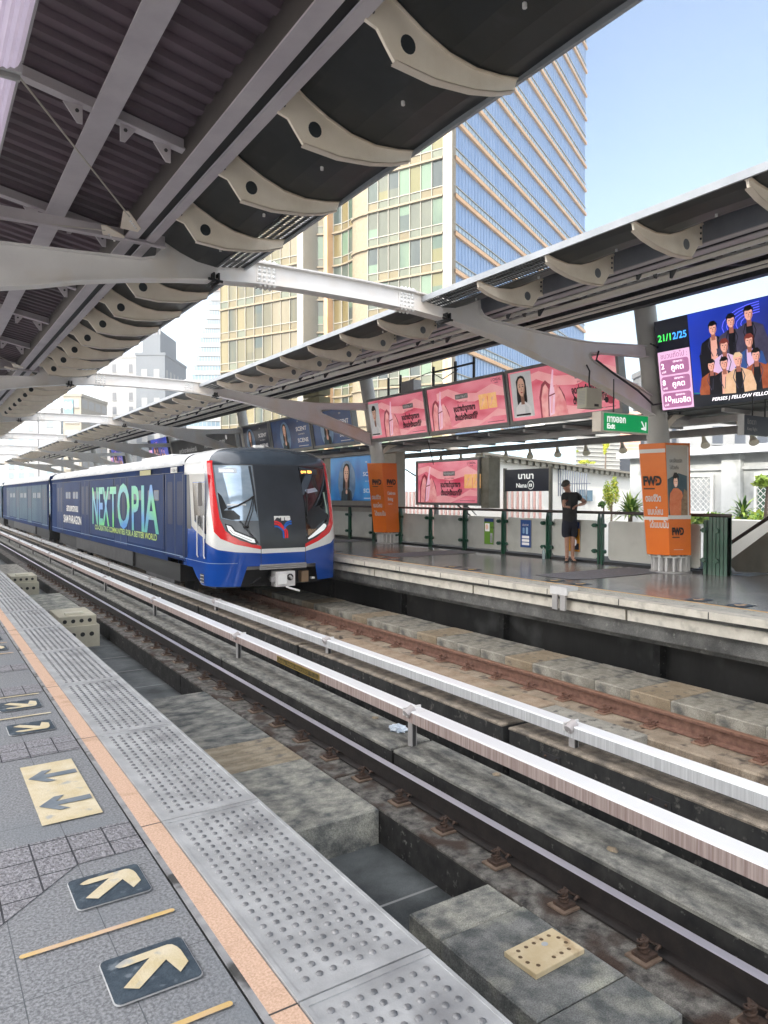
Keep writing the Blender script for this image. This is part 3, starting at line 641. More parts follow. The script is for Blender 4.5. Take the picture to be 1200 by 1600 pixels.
# lamp row under the near canopy
lm = M('lamp_diffuser', (.55, .47, .6), (.62, .53, .66), 3, .35, emit=.12)
for k, lb in enumerate(('ribbed tube lamp under the near canopy, cut by the top left corner', 'ribbed tube lamp just beyond the one in the top left corner', 'third ribbed tube lamp in line under the near canopy')):
    y0 = 3.02 + 1.78 * k; t = thing('tube_lamp', lb, 'lamp', (.42, y0, 3.95), 'tube lamps under the near canopy')
    b = MB(); P = [(.33 + .02 * i, 3.885 - (.012 if i % 2 else 0) + .0012 * (i - 5) ** 2) for i in range(11)] + [(.545, 3.95), (.315, 3.95)]
    b.prism(P, XZ, y0 + .03, y0 + 1.69, lm).build('diffuser', t)
    MB().box(.30, .56, y0, y0 + 1.72, 3.951, 4.0, steelg).box(.31, .55, y0, y0 + .03, 3.88, 3.951, steelg).box(.31, .55, y0 + 1.69, y0 + 1.72, 3.88, 3.951, steelg).build('housing', t)
    MB().tube([(.43, y0 + .3, 4.0), (.43, y0 + .3, 4.8)], .01, steeld, n=5).tube([(.43, y0 + 1.4, 4.0), (.43, y0 + 1.4, 4.8)], .01, steeld, n=5).build('hanger', t)

# arch frames
TOP = [(4.76, 4.315), (5.3, 4.31), (5.9, 4.30), (6.45, 4.265), (6.60, 4.25), (6.76, 4.295), (6.94, 4.375), (7.06, 4.44), (7.12, 4.42), (7.14, 4.22), (7.20, 4.14), (7.35, 4.095), (8.04, 4.05), (8.79, 4.01), (9.3, 4.0), (9.66, 4.01), (10.48, 4.07), (11.2, 4.12)]
BOT = [(4.76, 4.065), (5.3, 4.062), (5.9, 4.045), (6.45, 4.0), (6.9, 3.945), (7.5, 3.85), (8.0, 3.75), (8.41, 3.64), (9.0, 3.515), (9.56, 3.40), (10.1, 3.25), (10.49, 3.13), (10.96, 2.98), (11.40, 2.84)]
SB = [(11.2, 3.93), (9.75, 3.865), (9.60, 3.84), (9.56, 3.79), (9.62, 3.72), (10.15, 3.55), (10.8, 3.38), (11.35, 3.18)]
archm = M('arch_paint', (.72, .70, .68), (.80, .78, .76), 1.2, .45, spots=((.72, .64, .54), 1.6, .5, .75))
ords = ['behind the viewpoint', 'the nearest, meeting the exit sign column', 'second in view, above the train cab', 'third of the row, beyond the train cab', 'fourth of the row', 'fifth of the row', 'sixth of the row', 'last and farthest of the row']
for i, yy in enumerate(FY):
    t = thing('arch_frame', 'pale steel arch frame over the tracks, ' + ords[i], 'arch frame', (4.76, yy, 0), 'steel arch frames over the tracks')
    for sg in (1, -1):
        X = (lambda x: x) if sg > 0 else (lambda x: 9.52 - x)
        b = MB(); poly = TOP + SB + BOT[::-1]
        # web split into two convex-ish strips: main girder and fork
        def strip_(A, B, th, mt):
            for s in (-th, th):
                for (a, b2) in zip(range(len(A) - 1), range(len(B) - 1)):
                    q = [A[a], A[a + 1], B[b2 + 1], B[b2]]; b.add([(X(u), yy + s, v) for u, v in q], [(0, 1, 2, 3)], mt)
        bm = bmesh.new(); f = bm.faces.new([bm.verts.new((u, 0, v)) for u, v in poly]); bm.normal_update(); bmesh.ops.triangulate(bm, faces=[f], ngon_method='EAR_CLIP', quad_method='FIXED'); bm.verts.index_update()
        for s in (-.035, .035): b.add([(X(v.co.x), yy + s, v.co.z) for v in bm.verts], [[v.index for v in f.verts] for f in bm.faces], archm)
        bm.free()
        for A, fw in ((TOP, .10), (BOT, .10), (SB, .08)):
            for (u0, w0), (u1, w1) in zip(A, A[1:]):
                b.add([(X(u0), yy - fw, w0 - .008), (X(u1), yy - fw, w1 - .008), (X(u1), yy + fw, w1 - .008), (X(u0), yy + fw, w0 - .008), (X(u0), yy - fw, w0 + .010), (X(u1), yy - fw, w1 + .010), (X(u1), yy + fw, w1 + .010), (X(u0), yy + fw, w0 + .010)],
                      [(3, 2, 1, 0), (4, 5, 6, 7), (0, 1, 5, 4), (2, 3, 7, 6)], archm)
        b.build('arch_half', t)
        s_ = MB(); xs = X(5.82)
        s_.box(xs - .13, xs + .13, yy - .048, yy - .035, 4.075, 4.27, archm); s_.box(xs - .13, xs + .13, yy + .035, yy + .048, 4.075, 4.27, archm); s_.box(xs - .13, xs + .13, yy - .095, yy + .095, 4.036, 4.046, archm); s_.box(xs - .13, xs + .13, yy - .095, yy + .095, 4.312, 4.322, archm)
        for a in range(4):
            for zz in (4.10, 4.155, 4.21, 4.25): s_.dome((xs - .095 + a * .063, yy - .048, zz), .023, -.022, white, 'y', 6)
            for q in (-.07, .07): s_.dome((xs - .095 + a * .063, yy + q, 4.036), .023, -.022, white, 'z', 6); s_.dome((xs - .095 + a * .063, yy + q, 4.322), .023, .022, white, 'z', 6)
        s_.build('splice_plate', t)
        if i < 5:
            c_ = MB(); xc = X(6.5); c_.box(xc - .03, xc - .012, yy - .13, yy + .13, 3.955, 4.07, black); c_.box(xc + .03, xc + .048, yy - .13, yy + .13, 3.955, 4.07, black); c_.tube([(xc - .09, yy - .11, 3.99), (xc + .09, yy - .11, 3.975)], .016, black, n=6).build('clamp', t)
        # column
        c_ = MB(); c_.tube([(X(11.9), yy + .02, .02), (X(11.62), yy + .02, 1.75), (X(11.30), yy + .02, 3.75), (X(11.05), yy + .02, 5.05)], [.20, .20, .195, .19], steelc if sg < 0 else M('column_paint', (.42, .41, .39), (.52, .51, .48), 1.5, .5), n=24).build('column', t)
        r_ = MB(); xb = X(11.88)
        r_.tube([(xb, yy, .0), (xb, yy, .03)], .38, steelg, n=24); r_.tube([(xb, yy, .28), (xb, yy, .31)], .345, steelw, n=24); r_.tube([(xb, yy, .03), (xb, yy, .28)], .24, steelg, n=20)
        for a in range(16):
            T = Matrix.Translation((xb, yy, 0)) @ Matrix.Rotation(2 * math.pi * a / 16, 4, 'Z'); r_.box(.24, .345, -.012, .012, .03, .28, steelw, T)
            r_.tube([T @ Vector((.30, .06, .31)), T @ Vector((.30, .06, .345))], .022, steelw, n=6)
        r_.build('column_base', t)
        # bracket arch carrying the low outer canopy
        cur = [(11.42, 2.36), (11.6, 2.62), (11.9, 2.84), (12.3, 2.99), (12.8, 3.06), (13.3, 3.03), (13.9, 2.93), (14.5, 2.78)]
        a_ = MB()
        for (u0, w0), (u1, w1) in zip(cur, cur[1:]):
            a_.add([(X(u0), yy - .09, w0), (X(u1), yy - .09, w1), (X(u1), yy + .09, w1), (X(u0), yy + .09, w0), (X(u0), yy - .09, w0 + .15), (X(u1), yy - .09, w1 + .15), (X(u1), yy + .09, w1 + .15), (X(u0), yy + .09, w0 + .15)],
                   [(3, 2, 1, 0), (4, 5, 6, 7), (0, 1, 5, 4), (2, 3, 7, 6)], steelc)
        a_.build('bracket_arch', t)

# low outer canopy of the far side
t = thing('low_canopy', 'low dark outer canopy behind the billboards, with pale cone spotlights on its edge', 'canopy', (12.9, 10, 2.7))
dk = M('low_deck', (.02, .024, .024), (.035, .04, .04), 2, .6)
MB().box(11.55, 14.1, -4, 62, 2.93, 2.97, dk).build('roof_deck', t)
for u, wd, z, h in ((12.4, .09, 2.765, .12), (14.0, .10, 2.68, .16), (13.2, .05, 2.85, .08)):
    MB().box(u - wd / 2, u + wd / 2, -4, 62, z, z + h, steelg).build('roof_beam', t)
for k in range(-6, 44): MB().box(11.6, 13.95, 1.2 + 1.205 * k, 1.26 + 1.205 * k, 2.86, 2.928, steelg).build('purlin', t)
cone = M('cone_shade', (.80, .74, .60), (.86, .80, .68), 3, .5)
for y in (18.3, 17.3, 16.3, 15.3, 14.35, 13.35, 12.4, 11.3, 10.25, 9.2, 8.15, 7.1, 6.0):
    MB().tube([(14.0, y, 2.69), (13.97, y - .05, 2.58), (13.90, y - .12, 2.47)], [.03, .05, .095], cone, n=14).tube([(13.915, y - .105, 2.495), (13.898, y - .123, 2.466)], [.08, .085], M('cone_inside', (.8, .76, .62)), n=14).build('spotlight', t)
# ================= TRAIN =================
CX, HW, YN, DD, NE = 6.55, 1.5, 14.05, .7, 3.0
def hw(z):
    if z <= 2.05: return HW - (.03 * max(0, z - 1.0))
    k = min(1, (z - 2.05) / .46); return (HW - .03) * max(0.0, 1 - k ** 2.6) ** (1 / 2.6)
def yn(z):
    r = .05 * max(0, .2 - z) + .34 * max(0, (min(z, 2.05) - .35) / 1.7) ** 1.6
    if z > 2.05: k = min(1, (z - 2.05) / .46); r += .75 * (1 - math.sqrt(max(0, 1 - k * k)))
    return YN + r
_P = []
for i in range(-160, 161):
    a = i / 160 * math.pi / 2; _P.append((math.copysign(abs(math.sin(a)) ** (2 / NE), a), 1 - abs(math.cos(a)) ** (2 / NE)))
_S = [0]
for a, b in zip(_P, _P[1:]): _S.append(_S[-1] + math.hypot((b[0] - a[0]) * HW, (b[1] - a[1]) * DD))
_L = _S[-1] / 2; _S = [v - _L for v in _S]
def _pt(s):
    if s <= -_L: return -1, 1 + (-_L - s) / DD
    if s >= _L: return 1, 1 + (s - _L) / DD
    i = min(max(bisect.bisect_right(_S, s) - 1, 0), len(_P) - 2); f = (s - _S[i]) / max(1e-9, _S[i + 1] - _S[i])
    return _P[i][0] * (1 - f) + _P[i + 1][0] * f, _P[i][1] * (1 - f) + _P[i + 1][1] * f
def cabf(s, z, off=0.):
    X, Y = _pt(s); x = CX + X * hw(z); y = yn(z) + Y * DD
    if off:
        X2, Y2 = _pt(s + .02); X1, Y1 = _pt(s - .02); tx, ty = (X2 - X1) * HW, (Y2 - Y1) * DD; l = math.hypot(tx, ty) or 1
        x += ty / l * off; y -= tx / l * off
    return (x, y, z)
blue = M('train_blue', (.004, .06, .34), (.006, .075, .40), 1.5, .18, coat=.6)
twhite = M('train_white', (.76, .77, .76), (.82, .83, .82), 2, .25, coat=.4)
tred = M('train_red', (.72, .015, .02), (.78, .02, .025), 2, .22, coat=.5)
tnavy = M('train_navy_wrap', (.006, .020, .085), (.010, .036, .13), .35, .6, spec=.04, coat=0, spots=((.02, .03, .06), .8, .5, .8))
tnavy2 = M('train_wrap_window', (.008, .026, .10), (.016, .042, .135), .5, .5, spec=.08, coat=0)
tblk = M('cab_black', (.022, .027, .034), (.032, .038, .047), 2, .3, coat=.15)
tfore = M('cab_forehead', (.035, .048, .065), (.05, .065, .085), 2, .24, coat=.4)
tglass = M('cab_glass_sky_tint', (.30, .40, .50), (.46, .56, .66), 1.3, .06, metal=.35, streak=(1, 1, 2.5))  # pale sky reflection put into the base colour
tglassd = M('cab_glass_dark', (.004, .005, .006), (.012, .014, .016), 2.2, .05, coat=.6)
roofm = M('train_roof', (.50, .51, .52), (.64, .65, .66), 1.5, .45)
T0 = thing('metro_train', 'blue metro train with red-edged cab front and a dark advertising wrap along its side', 'train', (6.55, 16, -1.1))
# cab shell: front and sides up to y = 16.1
sm = 16.1
smax = _L + (sm - YN - DD)
def shell(zs, s0, s1, mat, name, ns=70):
    b = MB(); ss = [s0 + (s1 - s0) * i / ns for i in range(ns + 1)]
    pts = [[cabf(s, z) for s in ss] for z in zs]
    # clamp the side run to one end plane
    for row in pts:
        for i, p in enumerate(row):
            if p[1] > sm: row[i] = (p[0], sm, p[2])
    n = len(ss)
    b.add([p for r in pts for p in r], [(j * n + i, (j + 1) * n + i, (j + 1) * n + i + 1, j * n + i + 1) for j in range(len(zs) - 1) for i in range(n - 1)], mat, True)
    return b.build(name, T0)
E1 = smax + 1.2
shell([-.05, .1, .218], -E1, E1, blue, 'lower_shell')
# skirt with cut-out
b = MB()
g = G(lambda u, v, d: Vector(cabf(u, v, d - .003)), .06)
g.poly([(-E1, -.13), (-2.6, -.13), (-2.35, -.30), (-2.0, -.455), (-.93, -.455), (-.80, -.06), (-.80, -.04), (-E1, -.04)], blue, 1)
g.poly([(.79, -.04), (.79, -.10), (.86, -.42), (1.5, -.42), (2.2, -.42), (2.6, -.13), (E1, -.13), (E1, -.04)], blue, 1)
g.build('skirt', T0)
g = G(lambda u, v, d: Vector(cabf(u, v, d - .003)), .06)
WL = [(-E1, .95), (-3.4, .88), (-2.84, .66), (-2.3, .52), (-1.84, .46), (-1.4, .31), (-1.05, .26), (-.49, .22), (.52, .22), (.85, .29), (1.25, .37), (1.4, .45), (1.84, .56), (E1, .95)]
g.poly([(-E1, .216)] + [(E1, .216)] + WL[::-1], blue, .6)
g.build('lower_shell_upper_edge', T0)
# white band region
g = G(lambda u, v, d: Vector(cabf(u, v, d - .003)), .05)
RO = [(-1.56, 2.16), (-1.56, 1.87), (-1.54, 1.25), (-1.48, .68), (-1.34, .54), (-1.05, .42), (-.50, .30)]
ROr = [(.52, .31), (.86, .43), (1.22, .60), (1.42, .80), (1.47, 1.25), (1.48, 2.16)]
g.poly(WL[2:8] + RO[::-1] + [(-3.25, 2.16), (-3.25, 1.90), (-1.62, 1.90), (-1.62, .60), (-1.84, .50), (-2.6, .68), (-2.84, .66)][0:], twhite, 1) if False else None
g.poly([(-1.78, .455), (-1.4, .31), (-1.05, .26), (-.49, .22), (-.49, .30), (-1.05, .42), (-1.34, .54), (-1.48, .68), (-1.54, 1.25), (-1.56, 2.10), (-1.70, 2.10), (-1.70, 1.0), (-1.72, .62)], twhite, 1)
g.poly([(-1.70, 1.88), (-1.56, 1.88), (-1.56, 2.16), (-3.26, 2.16), (-3.26, 1.88)], twhite, 1)
g.poly([(-1.72, .62), (-1.78, .455), (-1.95, .48), (-2.3, .52), (-2.84, .66), (-2.9, .72), (-2.6, .84), (-2.2, .72)], twhite, 1.6)
g.rect(-.49, .52, .215, .31, twhite, 1)
g.poly([(.52, .22), (.85, .29), (1.25, .37), (1.4, .45), (1.84, .56), (2.2, .62), (2.2, 2.16), (1.48, 2.16), (1.47, 1.25), (1.42, .80), (1.22, .60), (.86, .43), (.52, .31)], twhite, 1)
g.poly([(2.2, .62), (E1, .95), (E1, 2.16), (2.2, 2.16)], tnavy, 1)
g.build('white_band', T0)
# red frame
g = G(lambda u, v, d: Vector(cabf(u, v, d)), .05)
g.poly(RO + [(-.50, .37), (-.95, .50), (-1.24, .70), (-1.34, .96), (-1.40, 1.53), (-1.42, 2.16)], tred, 1)
g.build('red_frame', T0)
g = G(lambda u, v, d: Vector(cabf(u, v, d)), .05)
g.poly(ROr + [(1.32, 2.16), (1.30, 1.53), (1.27, .96), (1.20, .79), (.86, .53), (.52, .38)], tred, 1)
g.build('red_frame', T0)
# black centre, forehead
g = G(lambda u, v, d: Vector(cabf(u, v, d)), .06)
g.poly([(-.52, .31), (.53, .31), (.53, 1.5), (.50, 2.09), (-.56, 2.09), (-.54, 1.2)], tblk, 1)
g.poly([(-.52, .31), (-.50, .37), (-.95, .50), (-1.24, .70), (-1.34, .96), (-1.40, 1.53), (-1.42, 2.09), (-.56, 2.09), (-.54, 1.2)], M('cab_mask_grey', (.10, .115, .13), (.16, .175, .19), 1.5, .3, coat=.3), .4)
g.poly([(.53, .31), (.86, .53), (1.20, .79), (1.27, .96), (1.30, 1.53), (1.32, 2.09), (.50, 2.09), (.53, 1.5)], tblk, .4)
g.build('front_mask', T0)
shell([2.05 + .46 * math.sin(k / 12 * math.pi / 2) for k in range(13)], -1.50, 1.42, tfore, 'forehead', 60)
b = MB()
for (s0, s1) in ((-E1, -1.50), (1.42, E1)):
    ss = [s0 + (s1 - s0) * i / 24 for i in range(25)]; zs = [2.10 + .41 * math.sin(k / 10 * math.pi / 2) for k in range(11)]
    pts = []
    for z in zs:
        for s in ss:
            p = cabf(s, z); pts.append((p[0], min(p[1], sm), p[2]))
    b.add(pts, [(j * 25 + i, (j + 1) * 25 + i, (j + 1) * 25 + i + 1, j * 25 + i + 1) for j in range(10) for i in range(24)], twhite, True)
b.build('roof_cheek', T0)
# windscreens
g = G(lambda u, v, d: Vector(cabf(u, v, d + .004)), .05)
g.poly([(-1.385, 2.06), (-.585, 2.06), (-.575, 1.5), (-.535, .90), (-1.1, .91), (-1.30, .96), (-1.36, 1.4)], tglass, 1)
g.build('windscreen', T0)
g = G(lambda u, v, d: Vector(cabf(u, v, d + .004)), .05)
g.poly([(.53, 2.06), (1.28, 2.06), (1.26, 1.5), (1.22, .98), (1.14, .86), (.55, .50), (.56, 1.2)], tglassd, 1)
g.build('windscreen', T0)
g = G(lambda u, v, d: Vector(cabf(u, v, d + .006)), .05)   # things seen through the left pane
seatm = M('cab_interior', (.012, .014, .016), (.02, .024, .028), 3, .3)
g.poly([(-1.35, 1.50), (-1.27, 1.42), (-1.17, 1.18), (-1.24, 1.12), (-1.05, 1.12), (-.92, 1.0), (-.93, .93), (-1.1, .925), (-1.28, .97), (-1.32, 1.2)], seatm, 1)
g.poly([(-1.17, 1.22), (-.78, 1.22), (-.78, 1.255), (-1.17, 1.25)], twhite, 1)
g.poly([(-.66, 2.05), (-.60, 2.05), (-.55, .93), (-.60, 1.2), (-.63, 1.7)], tblk, 1)
g.poly([(.62, 1.55), (.90, 1.6), (.97, 1.52), (.66, 1.47)], MC['cab_glass_sky_tint'], 1)
g.poly([(.58, .95), (.72, 1.15), (.95, 1.2), (1.1, 1.05), (1.18, .95), (.7, .65)], seatm, 1)
g.rrect(.60, .86, .56, .70, .03, M('cab_box', (.3, .2, .12)), 1)
g.poly([(1.12, 1.5), (1.17, 1.5), (1.2, 1.0), (1.15, 1.05)], M('pale_green', (.35, .5, .42)), 1)
g.build('cab_interior_pattern', T0)
# destination displays
g = G(lambda u, v, d: Vector(cabf(u, v, d + .008)), .05)
g.rrect(.55, 1.03, 1.89, 2.01, .02, tblk, 1); g.rrect(-1.30, -.92, 1.90, 2.01, .02, M('display_pale', (.5, .55, .6), None, rough=.3), .2)
amber = M('amber_led', (1, .42, .08), None, emit=1.0); wl_ = M('white_led', (.9, .9, .85), None, emit=.4)
g.text('คูคต  E24', .58, 1.925, .075, amber, 2, width=.28, bold=.004)
g.text('Kheha', -1.27, 1.93, .06, wl_, 2, width=.28, bold=.003)
g.build('destination_display', T0)
# headlights
hl = M('headlight_lens', (.9, .92, .92), (.8, .85, .86), 6, .15, emit=.1); hb = M('headlight_rim', (.02, .022, .026), None, rough=.25)
g = G(lambda u, v, d: Vector(cabf(u, v, d + .006)), .04)
g.poly([(-1.24, .85), (-1.10, .81), (-1.03, .71), (-.62, .54), (-.58, .47), (-.60, .40), (-.72, .42), (-1.12, .60), (-1.21, .70)], hb, 1); g.poly([(-1.205, .82), (-1.12, .785), (-1.05, .685), (-.65, .515), (-.63, .44), (-.72, .455), (-1.10, .625), (-1.175, .71)], hl, 2.5); g.line([(-1.15, .73), (-1.08, .65), (-.70, .485)], .012, steelg, 4); g.build('headlight', T0)
g = G(lambda u, v, d: Vector(cabf(u, v, d + .006)), .04)
g.poly([(.55, .53), (.57, .45), (.72, .50), (1.06, .66), (1.15, .74), (1.15, .81), (1.05, .84)], hb, 1); g.poly([(.585, .505), (.60, .475), (.72, .52), (1.04, .67), (1.115, .75), (1.10, .79), (1.04, .81)], hl, 2.5); g.build('headlight', T0)
# emblem
g = G(lambda u, v, d: Vector(cabf(u, v, d)), .05)
emr = M('emblem_red', (.75, .02, .03)); emb = M('emblem_blue', (.01, .12, .5))
g.text('BTS', -.18, .905, .11, white, 3, width=.38, bold=.012)
def arc(cx, cy, r, a0, a1, w, mt, lay):
    pts = [(cx + r * math.cos(R(a)), cy + r * math.sin(R(a))) for a in [a0 + (a1 - a0) * k / 8 for k in range(9)]]; g.line(pts, w, mt, lay)
for k in range(3):
    dx = -.045 * (k - 1)
    g.line([(-.19, .875 - .05 * k), (-.12, .87 - .05 * k), (-.05, .83 - .05 * k), (.005 + dx * .3, .75 - .03 * k), (.05 + dx, .68), (.055 + dx, .52)], .034, emr if k < 2 else emb, 3 + .3 * k)
for k in range(2):
    g.line([(.21, .875 - .05 * k), (.14, .87 - .05 * k), (.07, .83 - .05 * k), (.03, .76 - .05 * k)], .034, emb, 5)
g.build('emblem', T0)
# front seams
g = G(lambda u, v, d: Vector(cabf(u, v, d + .001)), .05)
for u in (-.505, .525): g.rect(u - .006, u + .006, -.04, .31, tblk, 2)
g.rect(-1.42, 1.32, 2.075, 2.09, tblk, 2); g.rect(-3.5, -1.0, .02, .032, M('seam_light', (.25, .35, .5)), 1.5)
g.build('panel_seam', T0)
# bumper grille and coupler
b = MB()
for k in range(3): b.box(6.02, 7.08, 14.02, 14.09, -.125 + k * .04, -.10 + k * .04, steelg)
b.build('bumper_bars', T0)
b = MB(); b.box(5.3, 7.8, 14.7, 15.6, -.55, -.14, black).box(5.2, 7.9, 14.35, 14.9, -.145, -.05, steelg); b.build('underframe', T0)
b = MB(); b.box(6.36, 6.80, 14.0, 14.25, -.50, -.18, steelw, b=.0).build('coupler_plate', T0)
b = MB(); b.box(6.28, 6.36, 14.05, 14.15, -.40, -.29, steelg); b.tube([(6.68, 13.99, -.31), (6.68, 14.0, -.31)], .075, black, n=16); b.tube([(6.70, 13.93, -.34), (6.66, 13.985, -.28)], .03, steelg, n=10)
b.add([(6.40, 13.995, -.26), (6.58, 13.93, -.24), (6.58, 13.93, -.44), (6.40, 13.995, -.46)], [(0, 3, 2, 1)], twhite); b.add([(6.40, 13.995, -.26), (6.58, 13.93, -.24), (6.60, 13.998, -.24)], [(0, 1, 2)], steelw); b.add([(6.40, 13.995, -.46), (6.58, 13.93, -.44), (6.60, 13.998, -.44)], [(0, 2, 1)], steelw)
b.tube([(6.57, 13.96, -.50), (6.62, 13.9, -.53), (6.84, 13.86, -.60)], .022, twhite, n=8); b.tube([(6.58, 14.2, -.34), (6.58, 15.2, -.34)], .12, steeld, n=12)
b.build('coupler_head', T0)
b = MB(); b.box(7.05, 7.22, 14.2, 14.35, -.46, -.22, MC['cab_box']).box(7.28, 7.35, 14.15, 14.25, -.40, -.36, steelw).tube([(6.1, 14.2, -.3), (5.9, 14.3, -.45), (6.3, 14.4, -.5)], .018, steeld, n=6); b.build('cable_socket', T0)
# wipers
b = MB(); q = lambda s, z, o=.03: cabf(s, z, o)
b.tube([q(-.62, 1.40), q(-.72, 1.1), q(-.84, .80)], .011, black, n=6); b.tube([q(-.60, 1.40), q(-.66, 1.1), q(-.78, .80)], .009, black, n=6)
b.tube([q(-1.16, 1.15), q(-.95, 1.22), q(-.72, 1.34), q(-.60, 1.42)], .02, black, n=6); b.tube([q(-.60, 1.5), q(-.60, 1.3), q(-.58, 1.1)], .012, black, n=6)
b.dome(q(-.84, .78, .01), .035, -.03, black, 'y', 8); b.dome(q(-.78, .78, .01), .035, -.03, black, 'y', 8); b.build('wiper', T0)
b = MB(); b.tube([q(.66, 1.55), q(.62, 1.2), q(.60, .8)], .01, black, n=6); b.build('wiper', T0)

# ---- sides and cars ----
SX = 5.05
sf = plane_fn((SX, 16.1, 0), (0, -1, 0), (0, 0, 1))   # u grows towards the camera, u = 16.1 - y
cabdoor = G(plane_fn((SX - .004, 0, 0), (0, -1, 0), (0, 0, 1)))
def Yp(p): return [(-y, z) for y, z in p]
cabdoor.poly(Yp([(16.08, .05), (16.08, 1.89), (15.82, 1.89), (15.82, .05)]), tnavy, 1)
cabdoor.poly(Yp([(15.80, 1.89), (14.62, 1.89), (14.62, .10), (15.80, .10)]), blue, 1)
cabdoor.poly(Yp([(15.80, 1.89), (15.64, 1.89), (15.52, .70), (15.80, .70)]), tblk, 2)
cabdoor.poly(Yp([(15.64, 1.89), (14.62, 1.89), (14.62, 1.72), (15.42, 1.72), (15.30, .88), (14.9, .75), (14.62, .62), (14.62, .52), (15.2, .66), (15.5, .76)]), MC['cream_painted_steel'] if False else M('door_frame_cream', (.50, .49, .46), (.58, .57, .54), 2, .4), 2)
cabdoor.poly(Yp([(15.42, 1.70), (14.62, 1.70), (14.62, .64), (14.95, .77), (15.30, .90)]), tglassd, 2.4)
cabdoor.rect(-15.05, -14.80, 1.2, 1.7, M('door_curtain', (.10, .09, .085)), 2.8)
cabdoor.rect(-15.81, -15.79, .05, 1.9, tblk, 3); cabdoor.rect(-16.10, -16.07, .0, 1.9, tblk, 3)
cabdoor.build('cab_door', T0)
for yy in (15.02, 14.60):
    MB().tube([(SX - .03, yy + .04, .97), (SX - .05, yy, 1.0), (SX - .05, yy, .95), (SX - .05, yy, .17), (SX - .03, yy, .12)], .014, steelw, n=6).build('grab_handle', T0)
g = G(plane_fn((SX - .002, 0, 0), (0, -1, 0), (0, 0, 1))); g.rect(-14.95, -14.72, -.42, -.22, black, 2)
for k in range(3): g.rect(-14.95, -14.72, -.40 + k * .07, -.39 + k * .07, steelw, 3)
g.build('step_grille', T0)

ARC = [(x_, 2.12 + .37 * (1 - abs(x_) ** 2.6) ** (1 / 2.6)) for x_ in [-1, -.985, -.94, -.86, -.74, -.58, -.4, -.2, 0, .2, .4, .58, .74, .86, .94, .985, 1]]
def car(y0, y1, first=False, tone=tnavy, tone2=tnavy2):
    root = MB(); z0 = -.13
    prof = [(5.05, z0), (5.05, 1.0), (5.08, 2.12)]
    for s in (0, 1):
        X = (lambda x: x) if s == 0 else (lambda x: 13.1 - x)
        for (a, c), (d, e) in zip(prof, prof[1:]): root.add([(X(a), y0, c), (X(a), y1, c), (X(d), y1, e), (X(d), y0, e)], [(0, 1, 2, 3)], tone)
    root.box(5.06, 8.04, y0, y1, z0 - .01, z0, black)
    for yy in ((y1,) if first else (y0, y1)): root.box(5.12, 7.98, yy - .01, yy + .01, z0, 2.3, tone)
    bo = root.build('car_body', T0)
    rf = MB(); vs = [(6.55 + 1.47 * a, y0, z) for a, z in ARC] + [(6.55 + 1.47 * a, y1, z) for a, z in ARC]; n = len(ARC)
    rf.add(vs, [(i, i + 1, n + i + 1, n + i) for i in range(n - 1)], roofm, True)
    rf.build('roof', bo)
    ac = MB()
    for k in range(2): yy = y0 + (y1 - y0) * (.28 + .44 * k); ac.box(5.9, 7.2, yy - 1.6, yy + 1.6, 2.44, 2.56, roofm, b=.03)
    ac.build('roof_unit', bo)
    fg = MB(); fg.box(5.03, 5.05, y0, y1, 2.10, 2.135, roofm); fg.build('gutter', bo)
    return bo
def panels(bo, y0, tone, tone2, k0=0, nd=4):
    """passenger doors and wrapped window bays, doors 5.3 m apart"""
    F = plane_fn((SX - .002, 0, 0), (0, -1, 0), (0, 0, 1))
    for k in range(nd):
        yd = y0 + 5.3 * k
        d = G(F); d.rect(-yd - 1.42, -yd, .0, 1.93, tone2, 1)
        for u in (-yd - 1.44, -yd - .71, -yd): d.rect(u - .012, u + .012, .0, 1.93, tblk, 2)
        for u in (-yd - 1.28, -yd - .55): d.rrect(u, u + .40, .75, 1.75, .06, M('door_glass', (.008, .016, .06), (.015, .03, .09), .6, .4, spec=.12), 2)
        d.build('passenger_door', bo)
    for k in range(nd - 1):
        ya = y0 + 1.62 + 5.3 * k; yb = ya + 3.5
        d = G(F); d.rrect(-yb, -ya, .12, 1.93, .05, tone2, 1)
        d.rect(-yb - .015, -yb + .015, .12, 1.93, tblk, 2); d.rect(-ya - .008, -ya + .008, .12, 1.93, tblk, 2)
        for u in (-yb + .55, -yb + 1.12, -yb + 2.1, -yb + 2.65):
            d.rrect(u, u + .46, 1.30, 1.56, .05, tblk, 2); d.rrect(u + .03, u + .43, 1.33, 1.53, .03, M('hopper_glass', (.03, .06, .12), (.06, .1, .18), 2, .3, spec=.3), 3)
        d.build('window', bo)
c1 = car(16.1, 34.75, True); panels(c1, 15.98 + .02, tnavy, tnavy2)
teal = M('far_wrap', (.012, .05, .11), (.02, .11, .17), .2, .5, spec=.1); teal2 = M('far_wrap_light', (.03, .07, .13), (.06, .12, .17), .4, .5, spec=.1)
c2 = car(35.75, 56.0, False, tnavy, teal2); panels(c2, 36.2, tnavy, teal2)
c3 = car(57.0, 78.0, False, teal, teal2); panels(c3, 57.4, teal, teal2)
for a, b_ in ((34.75, 35.75), (56.0, 57.0)): MB().box(5.35, 7.75, a, b_, -.2, 2.25, black).build('gangway', T0)
g = G(plane_fn((SX - .004, 0, 0), (0, -1, 0), (0, 0, 1)))
g.rect(-34.7, -16.1, .045, .06, M('seam_light', (.25, .35, .5)), 1); g.rect(-56, -35.8, .045, .06, MC['seam_light'], 1)
g.rect(-34.7, -16.1, 1.945, 1.955, tblk, 1); g.rect(-19.79, -18.73, 1.955, 2.085, M('yellow_plate', (.45, .42, .22)), 2); g.rect(-17.01, -16.51, 1.955, 2.085, white, 2); g.text('1061', -16.95, 1.975, .11, navy, 4, width=.36)
g.build('side_trim', c1)
